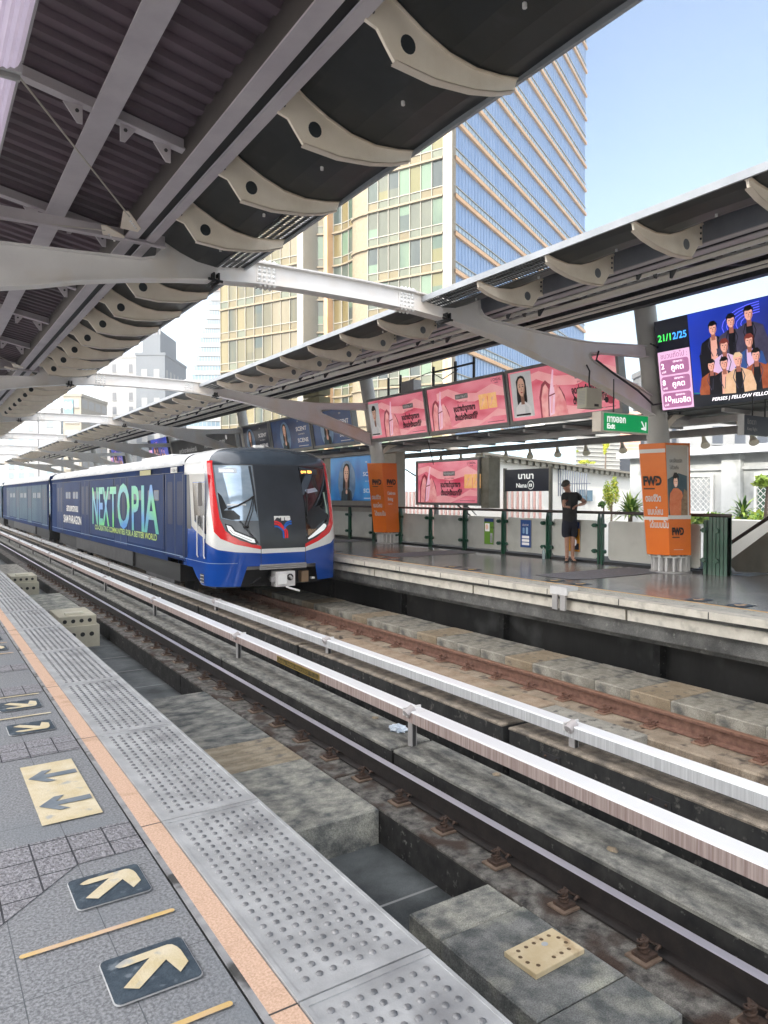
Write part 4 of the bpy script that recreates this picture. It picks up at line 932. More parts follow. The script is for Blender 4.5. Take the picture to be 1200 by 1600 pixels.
# advertising lettering on the side
grad = M('lettering_green_blue', (.10, .62, .16), (.02, .24, .66), .55, .3, det=1, ramp=(.40, .62), streak=(1, .45, 2.1))
yel = M('lettering_yellow', (.50, .62, .12), (.3, .5, .2), 1, .35)
g = G(plane_fn((SX - .006, 0, 0), (0, -1, 0), (0, 0, 1)))
for ch, u, wd in (('N', -26.05, .85), ('E', -25.05, .62), ('X', -24.35, .95), ('T', -23.35, .85), ('O', -22.40, 1.45), ('P', -20.75, .78), ('I', -19.75, .28), ('A', -19.30, 1.35)):
    sc = 1.22 / .72
    g.text(ch, u, .50, sc * (1.0 if ch != 'O' else 1.06), grad, 3, width=wd * (1 if ch != 'I' else 1), bold=.035)
g.text('CO-CREATING COMMUNITIES FOR A BETTER WORLD', -25.6, .30, .22, yel, 3, width=7.4, bold=.006)
g.text('SIAM PARAGON', -31.7, .36, .42, white, 3, width=3.7, bold=.01); g.text('BY', -30.7, .80, .36, white, 3, width=1.6, bold=.01) if False else g.text('สยามพารากอน', -31.0, .82, .36, white, 3, width=2.4, bold=.01)
g.build('lettering', c1)
# roof trims of the first car, running gear
MB().box(6.3, 6.5, 14.95, 15.1, 2.46, 2.54, white).build('roof_beacon', T0)
MB().tube([(5.55, 16, 2.40), (5.55, 34, 2.40)], .02, steelg, n=6).build('roof_cable', T0)
for y0, y1 in ((17, 34), (37, 55), (58, 77)):
    MB().box(5.25, 7.85, y0, y1, -.62, -.15, black).box(5.18, 5.26, y0 + 4.2, y1 - 4.2, -.58, -.16, steeld).build('underframe', T0)
    for yb in (y0 + .8, y1 - 3.4):
        b = MB(); b.box(5.35, 5.5, yb, yb + 2.6, -.75, -.5, steeld).box(7.6, 7.75, yb, yb + 2.6, -.75, -.5, steeld)
        for d in (.3, 2.3):
            for xx in (5.83, 7.25): b.tube([(xx, yb + d, -.68), (xx + .12, yb + d, -.68)], .42, steeld, n=20)
            b.tube([(5.8, yb + d, -.68), (7.4, yb + d, -.68)], .07, steeld)
        b.build('bogie', T0)
# ================= SIGNS, BILLBOARDS, RAILING, PERSON =================
TILT = .16
def tilt_fn(x0, y0):      # board plane leaning like the columns, facing the tracks; u runs toward the camera from y0, v = height z
    return lambda u, v, d: Vector((x0 - TILT * v - d, y0 - u, v))
# --- portraits drawn from flat shapes
skin = M('print_skin', (.70, .42, .31), None, emit=0.10); skin2 = M('print_skin_shade', (.52, .28, .20)); hair = M('print_hair', (.012, .010, .010)); lips = M('print_lips', (.5, .06, .07)); shirtw = M('print_white_shirt', (.72, .70, .70), None, emit=0.10); pale_bg = M('print_pale_background', (.55, .55, .56), (.66, .66, .66), 2, emit=0.10)
def portrait(g, cx, y0, w, h, lay, female=False, e=None, top=None, bgc=None, hairm=None, sk=None):
    """bust portrait inside the rectangle centred cx, bottom y0"""
    e = sk or skin; hm = hairm or hair; tp = top or shirtw
    if bgc: g.rect(cx - w / 2, cx + w / 2, y0, y0 + h, bgc, lay)
    hy = y0 + h * .66; hw_ = w * .185; hh = h * .165
    if female: g.poly([(cx - w * .24, y0 + h * .02), (cx - w * .27, y0 + h * .4), (cx - w * .24, hy), (cx - w * .16, hy + hh * 1.35), (cx, hy + hh * 1.65), (cx + w * .16, hy + hh * 1.35), (cx + w * .23, hy), (cx + w * .22, y0 + h * .35), (cx + w * .12, y0 + h * .2)][::-1], hm, lay + .6)
    g.poly([(cx - w * .40, y0), (cx + w * .42, y0), (cx + w * .36, y0 + h * .22), (cx + w * .12, y0 + h * .34), (cx - w * .12, y0 + h * .34), (cx - w * .36, y0 + h * .22)], tp, lay + 1.1)
    g.poly([(cx - w * .08, y0 + h * .28), (cx + w * .09, y0 + h * .28), (cx + w * .08, hy), (cx - w * .08, hy)], skin2, lay + 1.5)
    g.poly([(cx - hw_ + 2 * hw_ * a, hy + b * hh) for a, b in ((.5, -1.25), (.74, -1.05), (.93, -.5), (1.0, .2), (.93, .8), (.72, 1.2), (.5, 1.3), (.28, 1.2), (.07, .8), (0, .2), (.07, -.5), (.26, -1.05))], e, lay + 2)
    if female:
        g.poly([(cx - hw_ * 1.25, hy - hh * .9), (cx - hw_ * 1.0, hy + hh * .3), (cx - hw_ * .7, hy + hh), (cx - hw_ * .1, hy + hh * 1.35), (cx + hw_ * .6, hy + hh * 1.1), (cx + hw_ * .95, hy + hh * .3), (cx + hw_ * 1.25, hy - hh * .9), (cx + hw_ * 1.2, hy + hh * .9), (cx + hw_ * .6, hy + hh * 1.55), (cx - hw_ * .6, hy + hh * 1.55), (cx - hw_ * 1.3, hy + hh * .9)], hm, lay + 2.5)
    else:
        g.poly([(cx - hw_ * 1.1, hy + hh * .1), (cx - hw_ * .85, hy + hh * .75), (cx - hw_ * .2, hy + hh * .62), (cx + hw_ * .5, hy + hh * .85), (cx + hw_ * .9, hy + hh * .6), (cx + hw_ * 1.1, hy + hh * .1), (cx + hw_ * 1.15, hy + hh), (cx + hw_ * .6, hy + hh * 1.6), (cx - hw_ * .5, hy + hh * 1.65), (cx - hw_ * 1.15, hy + hh)], hm, lay + 2.5)
    g.poly([(cx + hw_ * .25, hy - hh * 1.15), (cx + hw_ * .70, hy - hh * .85), (cx + hw_ * .97, hy - hh * .1), (cx + hw_ * .93, hy + hh * .55), (cx + hw_ * .66, hy - hh * .05)], skin2, lay + 2.3)
    g.poly([(cx + w * .05, y0), (cx + w * .30, y0), (cx + w * .26, y0 + h * .20), (cx + w * .10, y0 + h * .30)], pale_bg if tp is shirtw else hair, lay + 1.3)
    for s in (-1, 1):
        g.ell(cx + s * hw_ * .42, hy + hh * .12, hw_ * .20, hh * .075, hair, lay + 3, 8); g.rect(cx + s * hw_ * .42 - hw_ * .24, cx + s * hw_ * .42 + hw_ * .24, hy + hh * .36, hy + hh * .43, hair, lay + 3)
    g.poly([(cx - hw_ * .1, hy - hh * .38), (cx + hw_ * .14, hy - hh * .38), (cx + hw_ * .05, hy)], skin2, lay + 3); g.ell(cx, hy - hh * .68, hw_ * .28, hh * .085, lips, lay + 3, 10)
# pink campaign artwork
pk = M('pink_silk', (.55, .035, .085), (.86, .36, .42), .8, .3, det=2, ramp=(.30, .72), streak=(1, .9, 2.2), emit=0.17); pk2 = M('pink_pale', (.78, .30, .32), (.84, .42, .43), 1.4, .3, det=2, emit=0.15); pkd = M('pink_deep', (.14, .004, .014), (.34, .02, .05), 3, .3, emit=0.15); hand = M('print_hand_pink', (.70, .20, .22), (.84, .42, .40), 4, .3, det=2, emit=0.15); tube_ = M('print_tube', (.80, .42, .58), (.88, .58, .70), 5, .3, emit=0.15); oj = M('print_amber', (.80, .38, .10), (.86, .52, .22), 6, .3, emit=0.15); ink = M('print_ink', (.012, .004, .006)); lab = M('print_label', (.10, .09, .09), (.38, .36, .34), 6, .3)
def pink_ad(fn, W, H, v0, mode):
    g = G(fn); s = H / 1.1; g.rect(.0, W, v0, v0 + H, pk, 1)
    Pp = lambda P, ox, oy: [(ox + a * s, v0 + oy * s + b * s) for a, b in P]
    g.poly(Pp([(0, .95), (.5, 1.02), (1.0, .85), (1.6, .80), (2.2, .95), (2.6, .8), (2.6, .62), (2.1, .70), (1.5, .60), (.9, .66), (.4, .86), (0, .75)], (W - 2.6 * s) if W > 2.6 else 0, 0)[::-1], pk2, 1.5)
    g.poly(Pp([(.6, .05), (1.2, .22), (1.8, .12), (2.4, .35), (2.7, .3), (2.7, .18), (2.2, .18), (1.6, 0.0), (.9, 0)], W - 2.7 * s, 0)[::-1], pk2, 1.5)
    hx = {'card_m': .82, 'plain': .10, 'card_f': .92}[mode] * s
    g.poly(Pp([(.0, 0), (.0, .45), (.10, .72), (.22, .80), (.34, .70), (.42, .45), (.62, .62), (.74, .42), (.80, 0)], hx, 0)[::-1], pkd, 2)
    g.poly(Pp([(.04, 0), (.06, .42), (.14, .66), (.22, .72), (.30, .60), (.26, .40), (.22, 0)], hx, 0)[::-1], hand, 2.5)
    g.poly(Pp([(.36, 0), (.40, .30), (.46, .62), (.54, .68), (.66, .52), (.76, .28), (.80, 0)], hx, 0)[::-1], hand, 2.5)
    g.poly(Pp([(.26, .02), (.40, .02), (.48, .46), (.45, .70), (.50, .98), (.46, 1.0), (.38, .72), (.30, .46)], hx, 0), tube_, 3)
    g.poly(Pp([(.30, .08), (.34, .08), (.41, .44), (.38, .46)], hx, 0), pk2, 3.5); g.poly(Pp([(.285, .43), (.475, .47), (.48, .50), (.29, .46)], hx, 0), pkd, 3.7)
    g.poly(Pp([(.20, 0), (.60, .10), (.80, .02), (.8, 0)], hx, 0), hand, 3.8)
    tx = hx + .95 * s
    g.rect(tx + .12 * s, tx + .62 * s, v0 + .72 * s, v0 + .84 * s, lab, 3); g.text('REVITALIFT', tx + .15 * s, v0 + .75 * s, .07 * s, shirtw, 4, width=.44 * s)
    g.text('BRILLIANT DARK', tx + .17 * s, v0 + .63 * s, .06 * s, pkd, 3, width=.42 * s)
    g.text('จุดด่างดำดูจางลง', tx, v0 + .42 * s, .19 * s, ink, 3, width=.86 * s, bold=.009)
    g.text('ตั้งแต่ครั้งแรกที่ใช้', tx + .02 * s, v0 + .20 * s, .19 * s, ink, 3, width=.90 * s, bold=.009)
    if mode == 'plain':
        for k in range(2):
            u = tx + (1.02 + .33 * k) * s; g.rect(u, u + .31 * s, v0 + .38 * s, v0 + .74 * s, oj, 3); g.line([(u + .08 * s, v0 + .45 * s), (u + .22 * s, v0 + .66 * s)], .02 * s, pk2, 4); g.ell(u + .16 * s, v0 + .6 * s, .03 * s, .04 * s, MC['print_skin'], 4, 8)
        g.text("L'ORÉAL", W - .42 * s, v0 + 1.0 * s, .09 * s, ink, 3, width=.34 * s); g.text('PARIS', W - .3 * s, v0 + .94 * s, .045 * s, ink, 3, width=.12 * s)
    if mode == 'card_m': portrait(g, .36 * s, v0 + .08 * s, .56 * s, .95 * s, 3, bgc=pale_bg); g.text('วิน เมธวิน', .14 * s, v0 + .11 * s, .07 * s, ink, 7, width=.4 * s) if False else g.rect(.14 * s, .56 * s, v0 + .10 * s, v0 + .135 * s, ink, 7)
    if mode == 'card_f':
        portrait(g, .40 * s, v0 + .07 * s, .66 * s, 1.0 * s, 3, True, bgc=pale_bg); g.rect(.16 * s, .62 * s, v0 + .10 * s, v0 + .14 * s, ink, 7)
        g.ell(tx + 1.0 * s, v0 + .22 * s, .10 * s, .11 * s, pkd, 4); g.ell(tx + 1.18 * s, v0 + .26 * s, .09 * s, .12 * s, hand, 4.5); g.ell(tx + .9 * s, v0 + .2 * s, .05 * s, .06 * s, ink, 5)
    g.rect(W - .7 * s, W - .1 * s, v0 + .05 * s, v0 + .06 * s, ink, 3)
    return g
frm = M('billboard_frame', (.22, .22, .215), (.29, .29, .28), 2, .5); backm = M('billboard_back', (.05, .05, .05))
def billboard(label, yA, yB, art, z0=2.99, z1=4.20, group='backlit billboards along the far canopy'):
    x0 = 11.75; t = thing('billboard', label, 'billboard', (x0 - .48, (yA + yB) / 2, z0), group)
    F = tilt_fn(x0, yA); W = yA - yB; b = MB()
    def slab_(u0, u1, v0, v1, d0, d1, mt): b.add([F(u, v, d) for d in (d0, d1) for u, v in ((u0, v0), (u1, v0), (u1, v1), (u0, v1))], [(3, 2, 1, 0), (4, 5, 6, 7), (0, 1, 5, 4), (1, 2, 6, 5), (2, 3, 7, 6), (3, 0, 4, 7)], mt)
    for a in ((0, W, z0, z0 + .09), (0, W, z1 - .06, z1), (0, .06, z0 + .09, z1 - .06), (W - .06, W, z0 + .09, z1 - .06)): slab_(*a, -.16, .03, frm)
    b.build('frame', t)
    b = MB(); slab_(.06, W - .06, z0 + .09, z1 - .06, -.14, -.0, backm); b.build('back_box', t)
    g = art((lambda u, v, d: F(u + .065, v, d)), W - .13, z1 - z0 - .16, z0 + .095); g.build('poster', t)
    return t
billboard('pink cosmetics billboard showing a young man in a white shirt', 18.12, 15.20, lambda f, W, H, v: pink_ad(f, W, H, v, 'card_m'))
billboard('pink cosmetics billboard in the middle, with two amber squares', 15.16, 12.16, lambda f, W, H, v: pink_ad(f, W, H, v, 'plain'))
billboard('pink cosmetics billboard showing a long-haired woman, behind the arch fork', 12.12, 9.05, lambda f, W, H, v: pink_ad(f, W, H, v, 'card_f'))
bn = M('ad_navy', (.010, .014, .04), (.014, .03, .10), .8, .3, det=1); bb_ = M('ad_blue', (.010, .045, .20), (.015, .10, .36), 1.6, .3, det=1); gl_ = M('ad_glow', (.10, .26, .55), (.30, .48, .72), 2.5, .3, det=1); jacket = M('ad_jacket', (.03, .07, .11), (.06, .12, .16), 5)
def scent_ad(f, W, H, v, cx=.36, mat=None, fade=0):
    g = G(f); g.rect(0, W, v, v + H, mat or bn, 1); u = W * cx
    g.ell(u, v + H * .45, H * .40, H * .52 if cx < .5 else H * .5, gl_, 2, 28) if False else g.poly([(u + H * .40 * math.cos(R(a)), max(v, v + H * .42 + H * .50 * math.sin(R(a)))) for a in range(0, 360, 12)], gl_, 2)
    portrait(g, u, v, H * .62, H * .92, 3, True, top=jacket)
    g.ell(u + .02, v + H * .2, .07, .08, skin, 7, 10)
    g.text('THE', W * .70, v + H * .84, .07, shirtw, 3, width=.14); g.text('SCENT', W * .66, v + H * .55, .19, shirtw, 3, width=W * .26, bold=.003); g.text('IN EVERY', W * .70, v + H * .42, .06, shirtw, 3, width=W * .16); g.text('SCENE', W * .67, v + H * .18, .19, shirtw, 3, width=W * .26, bold=.003)
    g.rect(W * .68, W * .92, v + H * .05, v + H * .065, shirtw, 3)
    return g
billboard('dark navy perfume billboard, its woman half hidden by the train roof', 28.1, 25.1, lambda f, W, H, v: scent_ad(f, W, H, v, .38))
billboard('blue perfume billboard between its two neighbours above the cab', 24.95, 21.75, lambda f, W, H, v: scent_ad(f, W, H, v, .36, bb_))
billboard('bright blue perfume billboard crossed by the second arch arm', 21.65, 18.95, lambda f, W, H, v: scent_ad(f, W, H, v, .36, bb_))
gry = M('ad_grey', (.06, .06, .062), (.10, .10, .10), 1)
def grey_ad(f, W, H, v):
    g = G(f); g.rect(0, W, v, v + H, gry, 1); g.text('มหาวิทยาลัยแห่งชาติ', W * .12, v + H * .42, .3, MC['print_pale_background'], 3, width=W * .3); g.text('สมัครเรียนวันนี้ที่นี่', W * .55, v + H * .48, .3, MC['print_pale_background'], 3, width=W * .3); g.ell(W * .88, v + H * .78, .1, .1, shirtw, 3); return g
billboard('long grey banner billboard farther down the far platform', 37.3, 28.4, grey_ad)
# --- LED screens
ledk = M('led_black', (.006, .008, .02), None, rough=.3, emit=0.12); ledb = M('led_blue', (.003, .006, .06), (.006, .035, .42), .55, .3, emit=0.45, det=1, ramp=(.3, .7)); ledg = M('led_green_text', (.05, .7, .1), None, emit=0.60); ledc = M('led_blue_text', (.05, .3, .9), None, emit=0.60)
ledp = M('led_pale_pink', (.62, .38, .55), None, emit=0.38); ledm = M('led_mauve', (.34, .13, .26), None, emit=0.33); ledw = M('led_white', (.95, .9, .95), None, emit=0.50)
lsk = M('led_skin', (.72, .36, .28), None, emit=0.28); lsk2 = M('led_skin_shade', (.4, .14, .10), None, emit=0.20); lbl = M('led_black_coat', (.012, .012, .022), None, emit=0.06); lbr = M('led_brown_jacket', (.26, .055, .02), (.38, .10, .04), 9, emit=0.25); lbe = M('led_beige_coat', (.62, .38, .22), (.7, .46, .3), 9, emit=0.28); lvi = M('led_lilac_shirt', (.58, .40, .60), None, emit=0.30); ldn = M('led_denim', (.03, .09, .30), None, emit=0.20); lgy = M('led_grey_coat', (.05, .045, .09), (.09, .08, .14), 5, emit=0.15); lhair = M('led_hair', (.012, .01, .01), None, emit=0.03); lhr = M('led_hair_auburn', (.22, .04, .03), None, emit=0.20); lblond = M('led_hair_blond', (.7, .5, .3), None, emit=0.25); lteal = M('led_teal_edge', (.0, .10, .09), (.02, .25, .2), 2, emit=0.25)
def figure(g, u, v, s, coat, hairm, lay, inner=None, arms=True, face=None):
    """half-length figure, head centre at (u, v), head height about .24 s"""
    vb = max(v - 1.35 * s, 3.05)
    g.poly([(u - .34 * s, vb), (u + .34 * s, vb), (u + .36 * s, v - .55 * s), (u + .28 * s, v - .26 * s), (u + .08 * s, v - .16 * s), (u - .08 * s, v - .16 * s), (u - .28 * s, v - .26 * s), (u - .36 * s, v - .55 * s)], coat, lay)
    if inner: g.poly([(u - .10 * s, vb), (u + .10 * s, vb), (u + .07 * s, v - .17 * s), (u - .07 * s, v - .17 * s)], inner, lay + .3)
    if arms and v - .97 * s > 3.06: g.line([(u - .31 * s, v - .5 * s), (u - .27 * s, v - .85 * s), (u - .02 * s, v - .92 * s)], .12 * s, coat, lay + .5); g.ell(u, v - .92 * s, .06 * s, .05 * s, lsk, lay + .7, 8)
    g.poly([(u - .05 * s, v - .24 * s), (u + .05 * s, v - .24 * s), (u + .045 * s, v), (u - .045 * s, v)], lsk2, lay + .6)
    g.ell(u, v, .085 * s, .125 * s, face or lsk, lay + .9, 14)
    g.poly([(u - .095 * s, v - .01 * s), (u - .075 * s, v + .07 * s), (u, v + .06 * s), (u + .075 * s, v + .08 * s), (u + .095 * s, v), (u + .105 * s, v + .10 * s), (u + .05 * s, v + .165 * s), (u - .05 * s, v + .165 * s), (u - .105 * s, v + .09 * s)], hairm, lay + 1.2)
    for q in (-1, 1): g.rect(u + q * .035 * s - .018 * s, u + q * .035 * s + .018 * s, v + .015 * s, v + .027 * s, lhair, lay + 1.2)
    g.rect(u - .022 * s, u + .022 * s, v - .065 * s, v - .055 * s, lsk2, lay + 1.2)
    g.poly([(u + .03 * s, v - .115 * s), (u + .06 * s, v - .08 * s), (u + .083 * s, v), (u + .07 * s, v + .05 * s), (u + .05 * s, v - .02 * s)], lsk2, lay + 1.1)   # shaded cheek
    g.poly([(u - .008 * s, v - .035 * s), (u + .014 * s, v - .035 * s), (u + .006 * s, v + .02 * s)], lsk2, lay + 1.15)
    for q in (-1, 1):
        if v - .6 * s > 3.06: g.line([(u + q * .075 * s, v - .18 * s), (u + q * .13 * s, v - .34 * s), (u + q * .04 * s, v - .58 * s)], .018 * s, lgy if coat is not lgy else lbl, lay + .45)   # lapels
    g.line([(u - .3 * s, v - .3 * s), (u - .33 * s, v - .55 * s)], .012 * s, lgy if coat is not lgy else lbl, lay + .4)
def led(label, yA, yB, full=True):
    x0 = 11.745; z0, z1 = 2.94, 4.50; t = thing('led_screen', label, 'screen', (x0 - .5, (yA + yB) / 2, z0), 'LED screens along the far canopy')
    F = tilt_fn(x0, yA); W = yA - yB; b = MB()
    b.add([F(u, v, d) for d in (-.25, -.0) for u, v in ((0, z0), (W, z0), (W, z1), (0, z1))], [(3, 2, 1, 0), (4, 5, 6, 7), (0, 1, 5, 4), (1, 2, 6, 5), (2, 3, 7, 6), (3, 0, 4, 7)], black); b.build('screen_box', t)
    g = G(F); g.rect(0.01, W - .01, z0 + .01, z1 - .01, ledb, 1); g.rect(.01, .66, z0 + .01, z1 - .01, ledk, 1.5); g.poly([(.66, z0), (W, z0), (W, z0 + .34), (1.4, z0 + .16), (.66, z0 + .22)], ledk, 1.8); g.line([(.66, z0 + .24), (1.1, z0 + .19), (1.6, z0 + .2), (2.2, z0 + .32), (W, z0 + .5)], .02, lteal, 2.0)
    g.text('21/1', .05, z0 + 1.20, .16, ledg, 3, width=.26, bold=.003); g.text('2/25', .345, z0 + 1.20, .16, ledc, 3, width=.27, bold=.003)
    g.rect(.02, .645, z0 + .015, z0 + 1.02, ledp, 2); g.text('ขบวนถัดไป :', .07, z0 + .90, .12, ledm, 3, width=.52, bold=.001)
    for k, (n, d) in enumerate((('2', 'คูคต'), ('8', 'คูคต'), ('10', 'หมอชิต'))):
        v = z0 + .615 - .285 * k; g.rrect(.05, .615, v, v + .255, .05, ledm, 3); g.text(n, .07, v + .11, .13, ledw, 4, width=.06 if k < 2 else .12, bold=.002); g.text('นาที', .075, v + .035, .05, ledw, 4, width=.08); g.text('ปลายทาง :', .31, v + .195, .05, ledw, 4, width=.2); g.text(d, .26 if k < 2 else .22, v + .07, .13, ledw, 4, width=.24 if k < 2 else .36, bold=.0015)
    for k in range(5): g.line([(1.9 + .32 * math.cos(R(a)) * (1 + .25 * k), z0 + 1.22 + .13 * math.sin(R(a)) * (1 + .3 * k)) for a in range(90, 271, 18)], .012, M('led_swirl', (.12, .12, .8), None, emit=0.40), 1.7)
    for u, v, s, c, h, i, ly in ((1.10, 1.30, .95, lbl, lhair, lsk, 3), (1.42, 1.36, .95, lgy, lhair, lbl, 3.2), (1.72, 1.42, .98, lgy, lhair, lbl, 3), (1.28, .97, .95, lvi, lhr, None, 5), (1.70, .98, .9, ldn, lhr, lvi, 5),
                             (1.03, .68, .85, lbr, lhair, lbl, 7), (1.26, .68, .88, lbl, lhair, lsk, 8), (1.50, .70, .95, lbe, lblond, lbl, 9), (1.80, .73, .9, lbr, lhair, lbl, 8), (2.08, .73, .9, lbr, lhair, shirtw, 7), (2.5, .95, .95, lbl, lhair, lsk, 5), (2.9, .9, .95, lbe, lhair, lbl, 5)):
        if u < W - .35:
            # clip at the lower caption
            g2 = G(F); figure(g, u, z0 + .0 + v * .95, s * .80, c, h, ly, i)
    g.poly([(.66, z0 + .011), (W - .01, z0 + .011), (W - .01, z0 + .26), (1.5, z0 + .15), (.66, z0 + .20)], ledk, 11)
    g.text('PERSES | FELLOW FELLOW | THE S', 1.0, z0 + .07, .075, ledw, 12, width=1.35, bold=.001, shear=.25)
    g.build('screen_picture', t)
    return t
led('large LED screen with a boy band and train times, beside the near orange column', 8.22, 4.9)
led('LED screen with a boy band farther down, beyond the long grey banner', 41.6, 38.0)
led('farthest small LED screen, last one down the far platform', 51.2, 47.9)

# --- exit sign, speaker box, keep right, station name
t = thing('exit_sign', 'green illuminated exit sign with a down-right arrow beside the near column', 'exit sign', (9.95, 8.0, 2.45))
MB().box(9.30, 9.36, 7.92, 8.10, 2.47, 2.79, steelc).box(9.36, 10.52, 7.935, 8.08, 2.47, 2.79, steelc).tube([(9.7, 8.0, 2.79), (9.7, 8.0, 3.35)], .012, steeld, n=6).build('sign_box', t)
g = G(plane_fn((9.36, 7.934, 2.47), (1, 0, 0), (0, 0, 1))); sg_ = M('exit_green', (.0, .24, .07), None, emit=0.23, rough=.3); sw = M('sign_white', (.85, .88, .85), None, emit=0.17)
g.rect(.01, 1.15, .01, .31, M('exit_rim', (.55, .62, .5)), 1); g.rect(.025, 1.135, .022, .298, sg_, 2); g.text('ทางออก', .09, .16, .155, sw, 3, width=.46, bold=.006); g.text('Exit', .09, .055, .11, sw, 3, width=.20, bold=.006)
g.line([(.96, .21), (1.05, .09)], .028, sw, 3); g.poly([(1.085, .20), (1.06, .20), (1.058, .115), (.955, .10), (.95, .075), (1.075, .055), (1.09, .07)], sw, 3.2); g.build('sign_face', t)
MB().box(9.37, 9.42, 7.93, 7.934, 2.85, 2.86, steelc).build('hanger', t)
t = thing('speaker_box', 'cream speaker box hanging from the arch fork above the exit sign', 'speaker', (9.45, 8.25, 2.86))
MB().box(9.23, 9.60, 8.16, 8.36, 2.87, 3.20, M('speaker_cream', (.42, .40, .30), (.5, .48, .38), 2, .5), b=.01).build('box', t)
g = G(plane_fn((9.228, 8.36, 2.87), (0, -1, 0), (0, 0, 1)))
for k in range(9): g.rect(.03, .17, .06 + k * .025, .07 + k * .025, steelg, 1)
g.rect(.0, .0, .0, .0, steelg, 1) if False else None
g.build('grille', t); MB().box(9.42, 9.52, 8.155, 8.16, 2.90, 2.94, black).build('badge', t); MB().tube([(9.42, 8.26, 3.20), (9.40, 8.26, 3.32), (9.46, 8.3, 3.5), (9.5, 8.4, 3.62)], .014, black, n=6).build('cable', t)
t = thing('keep_right_sign', 'black hanging sign below the LED screen at the right edge of the photo', 'sign', (11.0, 6.35, 2.35))
MB().box(10.6, 12.6, 6.30, 6.36, 2.36, 2.66, navy).box(10.585, 10.6, 6.28, 6.38, 2.35, 2.67, steelg).tube([(10.9, 6.33, 2.66), (10.9, 6.33, 3.0)], .012, black, n=6).tube([(11.25, 6.33, 2.66), (11.25, 6.33, 3.0)], .012, black, n=6).build('sign_board', t)
g = G(plane_fn((10.6, 6.299, 2.36), (1, 0, 0), (0, 0, 1))); g.text('ชิดขวา', .10, .165, .11, M('sign_grey_text', (.28, .26, .26)), 2, width=.24); g.text('Keep Right', .10, .07, .07, MC['sign_grey_text'], 2, width=.27); g.build('lettering', t)
t = thing('station_sign', 'navy station name sign reading Nana on two steel posts', 'sign', (12.3, 12.7, 0))
MB().box(12.28, 12.34, 11.97, 13.44, 1.53, 2.06, navy).build('board', t)
for yy in (11.93, 13.47): MB().box(12.27, 12.35, yy - .025, yy + .025, 0, 2.10, M('post_olive', (.25, .24, .19), (.32, .31, .26), 3, .5)).build('post', t)
g = G(plane_fn((12.279, 13.44, 1.53), (0, -1, 0), (0, 0, 1))); g.text('นานา', .46, .30, .20, sw, 2, width=.52, bold=.006); g.text('Nana', .40, .09, .15, sw, 2, width=.36, bold=.003)
g.ell(.90, .145, .105, .105, sw, 1.5, 28); g.ell(.90, .145, .09, .09, navy, 2.2, 28); g.text('E3', .845, .11, .09, sw, 3, width=.10, bold=.004); g.build('lettering', t)

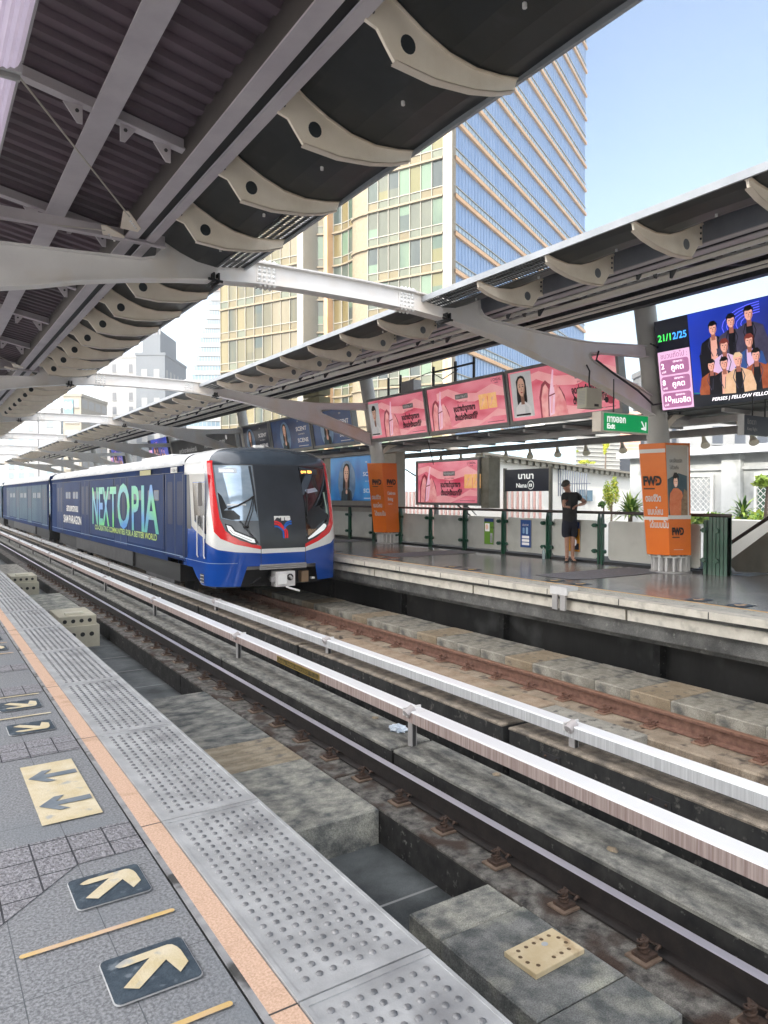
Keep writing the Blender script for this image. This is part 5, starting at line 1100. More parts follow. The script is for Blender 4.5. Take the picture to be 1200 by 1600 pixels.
# --- column wraps
def wrap(yc, label, full):
    t = thing('column_wrap', label, 'column wrap', (11.8, yc, .33), 'orange wraps round the far columns')
    cb, ct = Vector((11.81, yc, .34)), Vector((11.64, yc, 2.37)); rb, rt = .435, .50
    a0 = math.atan2(-yc, -11.8) if full else math.atan2(-yc, -11.8)   # a vertex points at the camera
    if full: a0 += R(3)
    pt = lambda k, z, d=0: (lambda f, a: Vector((cb.x * (1 - f) + ct.x * f + (rb * (1 - f) + rt * f + d) * math.cos(a), cb.y + (rb * (1 - f) + rt * f + d) * math.sin(a), z)))((z - .34) / 2.03, a0 + k * math.pi / 3)
    b = MB()
    for k in range(6): b.add([pt(k, .34), pt(k + 1, .34), pt(k + 1, 2.37), pt(k, 2.37)], [(0, 1, 2, 3)], orange)
    b.add([pt(k, 2.37) for k in range(6)], [tuple(range(6))], MC['print_pale_background']); b.add([pt(k, .34) for k in range(6)], [tuple(range(6))[::-1]], black); b.build('wrap_body', t)
    for k in range(6): MB().tube([pt(k + .5, .345, -.1), pt(k + .5, .30, -.12)], .03, white, n=6).build('wrap_foot', t)
    def face(k):   # u from 0 (far edge seen left) to 1, v = z
        return lambda u, v, d: pt(k, v, d) * (1 - u) + pt(k + 1, v, d) * u
    # k = -1 : left facet in view runs pt(-1)->pt(0); k = 0 : right facet
    L_ = lambda u, v, d: pt(-1, v, d * 1.2) * (1 - u) + pt(0, v, d * 1.2) * u
    R_ = lambda u, v, d: pt(0, v, d * 1.2) * (1 - u) + pt(1, v, d * 1.2) * u
    flip = (pt(-1, 1).cross(Vector((0, 0, 1)))).dot(Vector((0, 0, 0)))
    # which side is left for a viewer at the origin
    pl = pt(1, 1); pr = pt(-1, 1)
    def ang(p): return math.atan2(p.x, p.y)
    if ang(pl) < ang(pr):
        L_ = lambda u, v, d: pt(1, v, d * 1.2) * (1 - u) + pt(0, v, d * 1.2) * u
        R_ = lambda u, v, d: pt(0, v, d * 1.2) * (1 - u) + pt(-1, v, d * 1.2) * u
    ow = M('wrap_white', (.78, .74, .70)); ob_ = M('wrap_black', (.015, .012, .012))
    def fwd(g, u, v, h, w):
        g.text('FWD', u, v, h, ob_, 3, width=w, bold=.012); g.line([(u + w * .70, v + h * .60), (u + w * .82, v + h * .36), (u + w * .70, v + h * .12)], h * .09, orange, 4); g.rect(u, u + w * .62, v - h * .36, v - h * .26, ob_, 3)
    g = G(L_)
    g.rect(0, 1, 2.20, 2.27, ow, 1) if full else None
    fwd(g, .08, 1.62, .22, .72) if full else fwd(g, -.0 + .25, 1.75, .20, .62)
    for k, (s, w) in enumerate((('ตอบชีวิต', .62), ('แบบไหน', .62), ('ได้แบบนั้น', .80))): g.text(s, .12 + .05 * k, 1.32 - .24 * k, .17, ow, 3, width=w, bold=.004)
    if full: g.rect(0, 1, .98, 1.04, ow, 1)
    g.build('lettering', t)
    g = G(R_)
    if full:
        g.rect(.03, .93, 1.05, 2.33, M('wrap_photo_haze', (.55, .42, .30), (.50, .50, .48), 1.2, .4, det=1), 1); g.poly([(.05, 1.07), (.84, 1.07), (.84, 1.78), (.5, 1.83), (.05, 1.72)], M('wrap_photo_sea', (.02, .06, .085), (.05, .11, .13), 3, .4), 2)
        g.poly([(.55, 1.07), (.84, 1.07), (.84, 1.5), (.72, 1.55), (.6, 1.3)], M('wrap_photo_rock', (.22, .13, .07), (.38, .25, .15), 14, .6), 2.5); g.poly([(.0, 1.0), (1, 1.0), (1, 1.07), (.0, 1.07)], ow, 2); g.rect(.87, .92, 1.05, 2.30, ow, 1.8)
        oc = M('wrap_orange_coat', (.78, .18, .06), (.88, .28, .12), 9, .5)
        g.poly([(.10, 1.07), (.56, 1.07), (.60, 1.35), (.66, 1.42), (.62, 1.50), (.46, 1.56), (.28, 1.56), (.12, 1.46), (.07, 1.25)], oc, 3); g.ell(.37, 1.67, .085, .095, skin, 4, 14); g.poly([(.26, 1.66), (.29, 1.74), (.37, 1.73), (.45, 1.76), (.48, 1.68), (.50, 1.78), (.42, 1.84), (.32, 1.84), (.26, 1.77)], hair, 5)
        for q in (-1, 1): g.rect(.37 + q * .035 - .018, .37 + q * .035 + .018, 1.675, 1.685, hair, 6)
        g.ell(.37, 1.62, .03, .01, shirtw, 6, 8)
        g.text('และเปลี่ยนแปลง', .15, 2.02, .10, ob_, 3, width=.5); g.text('ไปด้วยกัน', .15, 1.90, .09, ob_, 3, width=.36)
        fwd(g, .15, .72, .17, .52); g.rect(.2, .62, .44, .447, ow, 3)
    else:
        fwd(g, .25, 1.75, .20, .62); g.text('Celebrate', .25, 1.45, .13, ow, 3, width=.55, bold=.004); g.text('living', .25, 1.28, .13, ow, 3, width=.36, bold=.004); g.text('insurance', .25, 1.16, .07, ow, 3, width=.3)
    g.build('wrap_picture', t)
    return t
wrap(8.45, 'orange insurance advert wrapped round the near column, with a photo of a man', True)
wrap(18.09, 'orange insurance advert wrapped round the farther column by the train cab', False)

# --- railing of the far platform
gp = M('railing_panel', (.50, .505, .46), (.58, .585, .54), 1.2, .45, spots=((.42, .425, .39), 2, .5, .8))
rl = thing('platform_railing', 'green-posted railing with pale grey panels along the back of the far platform', 'railing', (12.05, 14, 0))
brn = M('handrail_brown', (.035, .022, .02), (.06, .04, .035), 3, .3)
MB().tube([(12.03, 7.35, 1.07), (12.03, 30, 1.07)], .032, brn, n=10).build('handrail', rl)
MB().box(12.03, 12.09, 7.9, 30, .0, .05, black).build('base_rail', rl)
pys = [7.71] + [10.23 + 1.49 * k for k in range(13)]
def knob(b, x, y, z): b.tube([(x - .05, y, z), (x + .02, y, z)], .045, green, n=10); b.tube([(x - .03, y - .06, z), (x - .03, y + .06, z)], .02, green, n=8)
for i, py in enumerate(pys):
    b = MB(); split = i == 1
    for s in (-1, 1):
        o = s * (.045 if split else .032)
        b.prism([(py + o - .022, 0), (py + o + .022, 0), (py + o + .022, .9), (py + o, 1.05), (py + o - .022, .9)], YZ, 12.0, 12.07, green)
    if not split: b.box(12.03, 12.06, py - .05, py + .05, 0, .85, green)
    for s in (-1, 1):
        for z in (.26, .80): knob(b, 12.0, py + s * .125, z)
    b.build('post', rl)
prev = 7.95
for i, (a, c) in enumerate([(7.95, 8.9), (8.95, 10.05)] + [(pys[k] + .10, pys[k + 1] - .10) for k in range(1, 13)]):
    b = MB(); r = .05; P = [(a + r, .09), (c - r, .09), (c, .09 + r), (c, .90 - r), (c - r, .90), (a + r, .90), (a, .90 - r), (a, .09 + r)]
    b.prism(P, YZ, 12.05, 12.065, gp).build('panel', rl)
t = thing('end_post', 'thick ribbed dark green end post closing the railing by the stairs', 'post', (12.05, 7.62, 0))
b = MB()
for k in range(5): b.box(11.98, 12.12, 7.39 + k * .072, 7.45 + k * .072, 0, 1.04, green)
b.box(12.0, 12.10, 7.39, 7.74, 0, 1.03, green); b.build('ribbed_body', t)
MB().box(12.0, 12.1, 7.80, 7.86, 0, .98, green).build('side_flat', t)
# posters on the railing panels
def small_poster(y0, y1, label, kind):
    t = thing('panel_poster', label, 'poster', (12.04, (y0 + y1) / 2, .3), 'small posters on the railing panels')
    MB().box(12.035, 12.048, y1 - .012, y0 + .012, .20, .86, steelg).build('poster_frame', t)
    g = G(plane_fn((12.034, y0, .21), (0, -1, 0), (0, 0, 1))); W = y0 - y1; H = .64
    if kind == 'green':
        g.rect(0, W, 0, H, M('poster_green', (.16, .36, .03)), 1); g.rect(0, W, .56, H, M('poster_blue_dark', (.015, .05, .2)), 2); g.rect(.03, .20, .32, .52, shirtw, 2); g.rect(.22, W - .03, .04, .28, M('poster_grey', (.3, .3, .32), (.5, .5, .5), 12), 2); g.ell(.10, .43, .05, .07, skin, 3); g.text('รับสมัคร', .24, .40, .07, navy, 3, width=.14)
    elif kind == 'blue':
        g.rect(0, W, 0, H, M('poster_blue', (.01, .07, .28)), 1); g.text('ประกาศ', .06, .50, .08, shirtw, 2, width=W - .14)
        for k in range(3): g.rrect(.05, W - .05, .05 + k * .08, .11 + k * .08, .01, shirtw, 2)
        g.rrect(.07, .14, .32, .46, .02, M('poster_sky', (.25, .45, .7)), 2); g.rrect(.18, .25, .31, .47, .02, M('poster_sky2', (.4, .6, .8)), 2)
    else:
        g.rect(0, W, 0, H, M('poster_amber', (.60, .27, .01)), 1); g.rect(0, W, .5, H, MC['poster_blue_dark'], 2); g.rect(.2, W - .02, .04, .18, navy, 2); g.ell(.24, .2, .06, .08, shirtw, 3)
        for k in range(5): g.rect(.05, W - .06, .26 + k * .04, .268 + k * .04, ink, 3)
    g.build('poster_sheet', t); return t
small_poster(13.92, 13.58, 'small green and white poster on a railing panel', 'green')
small_poster(12.62, 12.28, 'small blue notice poster on a railing panel', 'blue')
small_poster(11.18, 10.80, 'small amber and navy poster behind the standing man', 'amber')
# big pink panel on the railing, poster boards behind
t = thing('freestanding_billboard', 'pink cosmetics billboard standing behind the railing, grey framed', 'billboard', (12.25, 15.7, 1.1))
MB().box(12.18, 12.42, 14.30, 17.12, 1.16, 1.22, frm).box(12.18, 12.42, 14.30, 17.12, 2.36, 2.42, frm).box(12.18, 12.42, 17.04, 17.12, 1.22, 2.36, frm).box(12.18, 12.42, 14.30, 14.38, 1.22, 2.36, frm).box(12.21, 12.40, 14.38, 17.04, 1.22, 2.36, backm).build('frame', t)
MB().box(12.24, 12.62, 14.0, 14.29, 1.10, 2.40, M('casing_bronze', (.20, .18, .13), (.3, .28, .22), 3, .4)).build('side_casing', t)
MB().box(12.3, 12.4, 15.0, 15.1, .0, 1.16, steelg).box(12.3, 12.4, 16.3, 16.4, .0, 1.16, steelg).build('stand', t)
pink_ad(plane_fn((12.208, 17.03, 0), (0, -1, 0), (0, 0, 1)), 2.64, 1.12, 1.23, 'plain').build('poster', t)
t = thing('notice_kiosk', 'beige kiosk wall carrying a bright blue perfume poster, right of the train cab', 'kiosk', (12.6, 21.5, 0))
bg2 = M('kiosk_beige', (.34, .31, .26), (.4, .37, .32), 2, .6)
MB().box(12.55, 12.9, 18.7, 23.4, 0, 2.95, bg2).build('wall_panel', t)
g = G(plane_fn((12.548, 23.0, 0), (0, -1, 0), (0, 0, 1))); scent_ad(lambda u, v, d: Vector((12.546 - d, 22.9 - u, v)), 3.4, 1.50, 1.25, .34, M('ad_blue_bright', (.02, .13, .42), (.05, .30, .66), 1.2, .3, det=1, emit=.08)).build('poster', t)
MB().box(12.5, 12.55, 20, 20.1, .0, 1.2, steelg).build('leg', t)
t = thing('lift_lobby', 'grey panelled lift lobby behind the train cab', 'lobby', (12.6, 26, 0))
MB().box(12.4, 14.4, 23.6, 30, 0, 2.9, M('lobby_grey', (.13, .14, .15), (.19, .2, .21), 2, .4, grid=(0, 1.2, 1.0, .008))).build('walls', t)
MB().box(12.38, 12.4, 24.2, 25.2, 0, 2.1, steelg).box(12.37, 12.38, 24.68, 24.70, 0, 2.08, black).build('door', t)
MB().box(12.36, 12.40, 23.85, 24.0, 1.0, 1.5, M('lift_panel', (.3, .1, .08))).build('call_panel', t)
# little bottle at the foot of a post
t = thing('water_bottle', 'clear plastic bottle standing at the foot of a green railing post', 'bottle', (11.86, 11.72, 0))
MB().tube([(11.86, 11.70, 0), (11.86, 11.70, .17), (11.86, 11.70, .21), (11.86, 11.70, .235)], [.035, .035, .015, .015], M('clear_plastic', (.55, .7, .72), None, rough=.1, trans=.6), n=12).build('body', t)
MB().tube([(11.86, 11.70, .235), (11.86, 11.70, .255)], .017, white, n=10).build('cap', t)
# clutter above the billboards
t = thing('relay_cabinet', 'small yellowish box on the canopy beam above the second column', 'box', (10.9, 20.6, 4.3))
MB().box(10.6, 11.0, 20.1, 21.2, 4.58, 4.88, M('box_olive', (.28, .25, .13), (.34, .3, .17), 3, .5)).box(10.6, 11.0, 20.1, 21.2, 4.28, 4.52, MC['box_olive']).build('casing', t)
b = MB()
for k in range(5): b.tube([(10.7 + .05 * k, 20.6, 4.28), (10.72 + .05 * k, 20.6 + .1 * k, 4.1)], .015, M('cable_white', (.6, .6, .6)), n=5)
b.build('cable', t)
t = thing('cable_rack', 'black frame of posts and cables above the left pink billboard', 'frame', (11.2, 15.5, 4.2))
b = MB()
for yy in (17.0, 16.4, 14.9, 14.0, 13.3): b.box(11.15, 11.2, yy, yy + .05, 4.15, 4.72, black)
b.box(11.15, 11.2, 13.3, 14.95, 4.56, 4.60, black).tube([(11.15, 15.0, 4.6), (11.15, 14.5, 4.35), (11.15, 13.9, 4.5)], .012, black, n=5).tube([(11.15, 16.9, 4.5), (11.15, 16.5, 4.45), (11.15, 15.0, 4.6)], .012, black, n=5)
b.build('frame_bars', t)
MB().box(11.1, 11.35, 15.7, 16.3, 4.2, 4.5, steelg).build('junction_box', t)
t = thing('hanging_cables', 'loose black cables drooping round the arch fork and near column', 'cable', (11, 8.4, 3.2))
MB().tube([(9.7, 8.32, 3.86), (9.62, 8.3, 3.7), (10.1, 8.3, 3.5), (10.7, 8.3, 3.28), (11.1, 8.28, 3.05), (11.4, 8.15, 3.1), (11.5, 8.1, 3.4), (11.45, 8.12, 3.9), (11.2, 8.15, 4.2)], .018, black, n=6).build('cable_run', t)
MB().tube([(10.9, 8.2, 4.1), (11.35, 8.15, 4.0), (11.5, 8.1, 3.5), (11.62, 8.1, 2.9)], .014, black, n=6).build('cable_run', t)
MB().tube([(12.0, 16.3, 3.0), (12.3, 16.3, 2.0), (12.6, 14.9, .9)], .012, black, n=5).tube([(12.3, 17.8, 2.2), (12.3, 16.0, 1.5), (12.3, 14.8, .9)], .02, steeld, n=5).build('cable_run', t)

# --- the standing man
def skinned(name, verts, edges, rad, mat, parent, sub=2, root=0):
    me = bpy.data.meshes.new(name); me.from_pydata(verts, edges, []); o = bpy.data.objects.new(name, me); COL.objects.link(o)
    m = o.modifiers.new('s', 'SKIN'); m.use_smooth_shade = True
    for i, r in enumerate(rad):
        v = me.skin_vertices[0].data[i]; v.radius = r if isinstance(r, tuple) else (r, r); v.use_root = (i == root)
    s = o.modifiers.new('d', 'SUBSURF'); s.levels = sub; s.render_levels = sub
    dg = bpy.context.evaluated_depsgraph_get(); me2 = bpy.data.meshes.new_from_object(o.evaluated_get(dg)); bpy.data.objects.remove(o); me2.materials.clear(); me2.materials.append(mat)
    for p in me2.polygons: p.use_smooth = True
    q = bpy.data.objects.new(name, me2); COL.objects.link(q); q.parent = parent; q['_o'] = tuple(parent['_o']); return q
P0 = thing('person', 'man in dark cap, black T-shirt and navy shorts looking down, standing at the railing', 'person', (11.86, 10.93, 0))
P0.rotation_euler = (0, 0, R(8)); P0['_o'] = (0.0, 0.0, 0.0)
# local axes: image right = (+x cos, -y sin) ; body frame: a = to image-right, f = toward the camera
ar = Vector((math.cos(R(32.9)), -math.sin(R(32.9)), 0)); fr = Vector((-math.sin(R(32.9)), -math.cos(R(32.9)), 0))
def L(a, f, z): return tuple(ar * a + fr * f + Vector((0, 0, z)))
sk = M('skin', (.42, .23, .16), (.50, .29, .21), 12, .5); tee = M('black_tshirt', (.012, .013, .015), (.028, .028, .028), 7, .85); shorts = M('navy_shorts', (.006, .008, .018), (.012, .014, .03), 6, .8); capm = M('grey_cap', (.03, .028, .024), (.06, .055, .045), 9, .8); shoe = M('black_sandals', (.012, .012, .012), None, rough=.6)
V = [L(0, 0, .95), L(0, 0, 1.15), L(.0, .0, 1.34), L(-.02, .01, 1.46), L(-.06, .03, 1.53), L(-.10, .05, 1.60), L(-.11, .06, 1.68),   # 0-6 pelvis..head
     L(-.13, .05, 1.42), L(-.19, .13, 1.22), L(-.20, .24, 1.18),   # 7-9 arm on image left: shoulder, elbow, wrist
     L(.14, 0, 1.43), L(.36, .02, 1.27), L(.13, .16, 1.22),         # 10-12 arm on image right, elbow sticking out
     L(-.075, .0, .88), L(-.07, .02, .50), L(-.05, -.02, .09), L(-.09, .06, .045), L(-.13, .14, .03),   # 13-17 leg
     L(.075, .0, .88), L(.06, .02, .50), L(.07, .0, .09), L(.06, .10, .045), L(.04, .18, .03)]
E_ = [(0, 1), (1, 2), (2, 3), (3, 4), (4, 5), (5, 6), (2, 7), (7, 8), (8, 9), (2, 10), (10, 11), (11, 12), (0, 13), (13, 14), (14, 15), (15, 16), (16, 17), (0, 18), (18, 19), (19, 20), (20, 21), (21, 22)]
rd = [(.13, .10), (.125, .10), (.14, .10), .06, .055, (.078, .088), (.072, .09), .055, .042, .030, .055, .043, .031, .085, .056, .038, .036, .03, .085, .056, .038, .036, .03]
body = skinned('body', V, E_, rd, sk, P0)
# hands: palm and five separate fingers
def hand_(w, d1, up_, side):
    w = Vector(w); d1 = Vector(d1).normalized(); u = Vector(up_).normalized(); s = d1.cross(u).normalized() * side
    vs = [w, w + d1 * .045, w + d1 * .085]; ed = [(0, 1), (1, 2)]; rr_ = [.026, (.036, .02), (.036, .018)]
    for k, (o, ln) in enumerate(((-.030, .060), (-.010, .070), (.011, .066), (.030, .052))):
        b0 = len(vs); p = w + d1 * .09 + s * o; vs += [p, p + d1 * ln * .5 - u * .008, p + d1 * ln * .75 - u * .03, p + d1 * ln * .7 - u * .05]; ed += [(2, b0), (b0, b0 + 1), (b0 + 1, b0 + 2), (b0 + 2, b0 + 3)]; rr_ += [.0095, .009, .0085, .008]
    b0 = len(vs); vs += [w + d1 * .03 - s * .04, w + d1 * .06 - s * .06 - u * .01, w + d1 * .085 - s * .055 - u * .02]; ed += [(1, b0), (b0, b0 + 1), (b0 + 1, b0 + 2)]; rr_ += [.013, .011, .01]
    return skinned('hand', [tuple(v) for v in vs], ed, rr_, sk, P0, 1)
hand_(L(-.20, .24, 1.18), Vector(L(.1, .5, .10)), (0, 0, 1), 1)
hand_(L(.13, .16, 1.22), Vector(L(-.8, .15, -.25)), (0, 0, 1), -1)
# face, ears
b = MB()
hc = Vector(L(-.115, .065, 1.655)); fd = (Vector(L(-.62, .72, -.35))).normalized(); rt = fd.cross(Vector((0, 0, 1))).normalized(); uu = rt.cross(fd)
def loc(a, c, e): return hc + rt * a + fd * c + uu * e
b.tube([loc(0, .082, .02), loc(0, .105, -.01), loc(0, .095, -.022)], [.008, .016, .010], sk, n=8)
for s in (-1, 1):
    b.tube([loc(s * .079, -.01, .015), loc(s * .086, -.012, -.03)], [.012, .010], sk, n=8); b.tube([loc(s * .03, .078, .018), loc(s * .03, .088, .018)], .010, M('eye_dark', (.03, .02, .02)), n=8); b.tube([loc(s * .018, .086, .036), loc(s * .045, .078, .038)], .004, hair, n=5)
b.tube([loc(-.022, .083, -.048), loc(0, .09, -.05), loc(.022, .083, -.048)], .005, M('lip', (.35, .13, .11)), n=5); b.build('face', P0)
b = MB(); b.grid(18, 8, lambda a, c: loc(.088 * math.cos(a * 6.2832) * math.cos(c * 1.45), .10 * math.sin(a * 6.2832) * math.cos(c * 1.45) - .005, -.012 * 0 + -.05 + .075 + .0 * c - .075 * (1 - min(1, c * 9)) * (1 if math.sin(a * 6.2832) < .2 else 0) * .6), hair) if False else None
b.grid(20, 8, lambda a, c: loc(.086 * math.cos(a * 6.2832) * math.cos(c * 1.5), .096 * math.sin(a * 6.2832) * math.cos(c * 1.5) - .006, .035 + .075 * math.sin(c * 1.5)), capm)
pk_ = [loc(.075 * math.cos(R(a)), .07 + .095 * math.sin(R(a)), .038 - .018 * math.sin(R(a))) for a in range(0, 181, 15)]
b.add(pk_ + [p - uu * .008 for p in pk_], [tuple(range(13)), tuple(range(13, 26))[::-1]] + [(i, 13 + i, 13 + (i + 1) % 13, (i + 1) % 13) for i in range(13)], capm); b.build('cap', P0)
b = MB(); b.grid(20, 4, lambda a, c: loc(.083 * math.cos(a * math.pi + math.pi), .092 * math.sin(a * math.pi + math.pi) - .0, .036 - .05 * c), hair); b.build('hair', P0)
# clothes
Vt = [L(0, 0, .80), L(0, 0, 1.0), L(0, 0, 1.20), L(0, 0, 1.35), L(-.01, .005, 1.44), L(-.135, .05, 1.415), L(-.185, .10, 1.30), L(.145, 0, 1.43), L(.27, .015, 1.345)]
skinned('tshirt', Vt, [(0, 1), (1, 2), (2, 3), (3, 4), (3, 5), (5, 6), (3, 7), (7, 8)], [(.20, .155), (.19, .15), (.185, .145), (.18, .135), (.075, .07), .09, .08, .085, .08], tee, P0)
Vs = [L(0, 0, 1.08), L(0, 0, .88), L(-.085, 0, .78), L(-.085, .01, .50), L(.085, 0, .78), L(.08, .01, .50)]
skinned('shorts', Vs, [(0, 1), (1, 2), (2, 3), (1, 4), (4, 5)], [(.165, .125), (.155, .12), (.10, .105), (.095, .10), (.10, .105), (.095, .10)], shorts, P0)
tg = G(lambda u, v, d: Vector(L(u, .128 + d - 1.6 * (u + .0) ** 2, v)), .03); tg.rect(-.045, .045, 1.315, 1.36, shirtw, 1); tg.rect(-.12, -.055, 1.31, 1.335, M('print_red', (.4, .03, .03)), 1); tg.build('shirt_print', P0)
b = MB()
for (a, f, da) in ((-.085, .05, -.6), (.068, .085, -.15)):
    c0 = Vector(L(a, f, 0)); d = Vector(L(da, 1, 0)).normalized(); s = Vector((-d.y, d.x, 0))
    P = [c0 + d * .15 * math.cos(R(q)) * (1 if math.cos(R(q)) > 0 else .95) + s * .052 * math.sin(R(q)) for q in range(0, 360, 24)]; n = len(P)
    b.add([p + Vector((0, 0, .004)) for p in P] + [p + Vector((0, 0, .026)) for p in P], [tuple(range(n))[::-1], tuple(range(n, 2 * n))] + [(i, (i + 1) % n, n + (i + 1) % n, n + i) for i in range(n)], shoe)
    b.tube([c0 + s * .052 + Vector((0, 0, .02)) + d * .05, c0 + Vector((0, 0, .075)) + d * .05, c0 - s * .052 + Vector((0, 0, .02)) + d * .05], .012, shoe, n=6)
b.build('sandals', P0)
MB().box(-.03, .03, -.01, .01, 0, .12, black, Matrix.Translation(Vector(L(-.13, .32, 1.19))) @ Matrix.Rotation(R(-50), 4, 'X')).build('phone', P0)
for ch in P0.children:      # parts above were built around the local origin
    pass
# ================= SURROUNDINGS =================
YW, PT = R(32.928), R(1.318)
FWD_ = Vector((math.sin(YW) * math.cos(PT), math.cos(YW) * math.cos(PT), -math.sin(PT))); RGT = Vector((math.cos(YW), -math.sin(YW), 0)); UPV = RGT.cross(FWD_)
def site(px, py, dep):   # a surveyed point of the surroundings at the given distance
    return Vector((0, 0, 1.43)) + (FWD_ + RGT * ((px - 600) / 1130) + UPV * ((800 - py) / 1130)) * dep
creamf = M('tower_cream', (.20, .165, .11), (.25, .21, .14), 3, .6); goldf = M('tower_gold_band', (.58, .34, .16), (.68, .42, .22), .5, .5); whitef = M('tower_white_frame', (.27, .26, .22), (.31, .30, .26), .5, .5)
gA = [M('pane_green_%d' % i, a, b_, .35, .12, spec=.5, ramp=(.35, .65), streak=(1, 1, .4)) for i, (a, b_) in enumerate((((.045, .08, .06), (.10, .15, .10)), ((.03, .05, .048), (.09, .11, .085)), ((.10, .16, .11), (.13, .19, .13)), ((.022, .034, .036), (.05, .066, .06)), ((.12, .115, .04), (.15, .14, .06)), ((.07, .08, .06), (.10, .11, .08))))]
gB = [M('pane_gold_%d' % i, a, b_, .25, .14, spec=.5, ramp=(.38, .62), streak=(2.2, 2.2, .35)) for i, (a, b_) in enumerate((((.12, .095, .035), (.17, .145, .07)), ((.085, .08, .045), (.14, .125, .065)), ((.045, .055, .04), (.13, .105, .045)), ((.15, .13, .08), (.18, .155, .10)), ((.03, .05, .045), (.10, .10, .06))))]
gS = [M('pane_spandrel_%d' % i, a, b_, .5, .2, streak=(1, 1, .5)) for i, (a, b_) in enumerate((((.085, .10, .07), (.13, .145, .10)), ((.13, .105, .05), (.16, .135, .07))))]
bluef = M('tower_blue_glass', (.20, .305, .48), (.27, .37, .54), .12, .25, metal=.3, streak=(6, 6, .25), ramp=(.3, .7))
blues = M('tower_blue_spandrel', (.33, .44, .52), (.40, .50, .57), .3, .35, metal=.2, streak=(4, 4, .5))
A1, A2 = R(62.84), R(-25.79)
U1 = Vector((math.sin(A1), math.cos(A1), 0)); U2 = Vector((math.sin(A2), math.cos(A2), 0)); CN = Vector((46.92, 59.63, 0))
ZB = 24.85; FH = 3.89; ZT = 110
rg = random.Random(5)
def facade(root, O, U, N, L0, L1, bay, panes, z0, z1, curve=0, blank=None, col=True, name='facade'):
    """glass wall along O + U*L, normal N; floors FH"""
    n = max(1, round((L1 - L0) / bay)); pn = MB(); mu = MB(); bd = MB()
    P = lambda L, d=0: O + U * L + N * (d + (curve * math.sin((L - L0) / (L1 - L0) * math.pi) if curve else 0))
    k0 = math.ceil((z0 - ZB) / FH) - 1; k1 = int((z1 - ZB) / FH)
    cols = [rg.choice(panes) for _ in range(n)]
    for k in range(k0, k1 + 1):
        zb = ZB + FH * k; pn = MB(); bd = MB()
        for i in range(n):
            a, b_ = P(L0 + (L1 - L0) * i / n), P(L0 + (L1 - L0) * (i + 1) / n)
            m1 = cols[i] if rg.random() < .45 else rg.choice(panes)
            j = N * rg.uniform(-.03, .03)
            for (u, v, m_) in ((zb, zb + 1.0, rg.choice(gS)), (zb + 1.0, zb + FH, m1)):
                if m_ is m1 and rg.random() < .35:
                    s = zb + 1.0 + (FH - 1) * rg.choice((.35, .5, .62)); pn.quad(a + j + Vector((0, 0, u)), b_ + Vector((0, 0, u)), b_ + Vector((0, 0, s)), a + j + Vector((0, 0, s)), rg.choice(panes)); u = s
                pn.quad(a + j + Vector((0, 0, u)), b_ + Vector((0, 0, u)), b_ + Vector((0, 0, v)), a + j + Vector((0, 0, v)), m_)
            for (zz, h, d) in ((zb - .10, .20, .30), (zb + .97, .09, .10)):
                q0, q1, q2, q3 = P(L0 + (L1 - L0) * i / n), P(L0 + (L1 - L0) * (i + 1) / n), P(L0 + (L1 - L0) * (i + 1) / n, d), P(L0 + (L1 - L0) * i / n, d)
                bd.add([*(q + Vector((0, 0, zz)) for q in (q0, q1, q2, q3)), *(q + Vector((0, 0, zz + h)) for q in (q0, q1, q2, q3))], [(3, 2, 1, 0), (4, 5, 6, 7), (2, 3, 7, 6)], creamf if d > .2 else whitef)
        f = pn.build('window_band', root); bd.build('floor_ledge', f)
    for i in range(n + 1):
        q = P(L0 + (L1 - L0) * i / n); w_ = U * .032
        mu.add([q - w_ + Vector((0, 0, z0)), q + w_ + Vector((0, 0, z0)), q + w_ + N * .13 + Vector((0, 0, z0)), q - w_ + N * .13 + Vector((0, 0, z0))] + [q - w_ + Vector((0, 0, z1)), q + w_ + Vector((0, 0, z1)), q + w_ + N * .13 + Vector((0, 0, z1)), q - w_ + N * .13 + Vector((0, 0, z1))],
               [(0, 1, 5, 4), (1, 2, 6, 5), (2, 3, 7, 6), (3, 0, 4, 7)], whitef)
    mu.build('mullion_grid', root)
tw_ = thing('office_tower', 'tall glass office tower with a green and gold front and a blue banded side', 'tower', tuple(CN) [:2] + (-9,))
NL = Vector((-U1.x, -U1.y, 0)); NR = Vector((-U2.x, -U2.y, 0))
facade(tw_, CN, U2, NL, .9, 10.2, 1.33, gA, -9, ZT)
b = MB()   # corner pier
for (d0, d1, m_) in ((-.15, .25, whitef), (.25, .62, goldf), (.62, .9, whitef)):
    p, q = CN + U2 * d0, CN + U2 * d1; b.add([p + NL * .16 + Vector((0, 0, z)) for z in (-9, ZT)][:1] + [q + NL * .16 + Vector((0, 0, -9)), q + NL * .16 + Vector((0, 0, ZT)), p + NL * .16 + Vector((0, 0, ZT))], [(0, 1, 2, 3)], m_)
p = CN + U2 * -.15 + NL * .16; q = CN + U1 * .9 + NR * .1; b.add([p + Vector((0, 0, -9)), q + Vector((0, 0, -9)), q + Vector((0, 0, ZT)), p + Vector((0, 0, ZT))], [(0, 1, 2, 3)], creamf); b.build('corner_pier', tw_)
b = MB()   # rounded cream bay
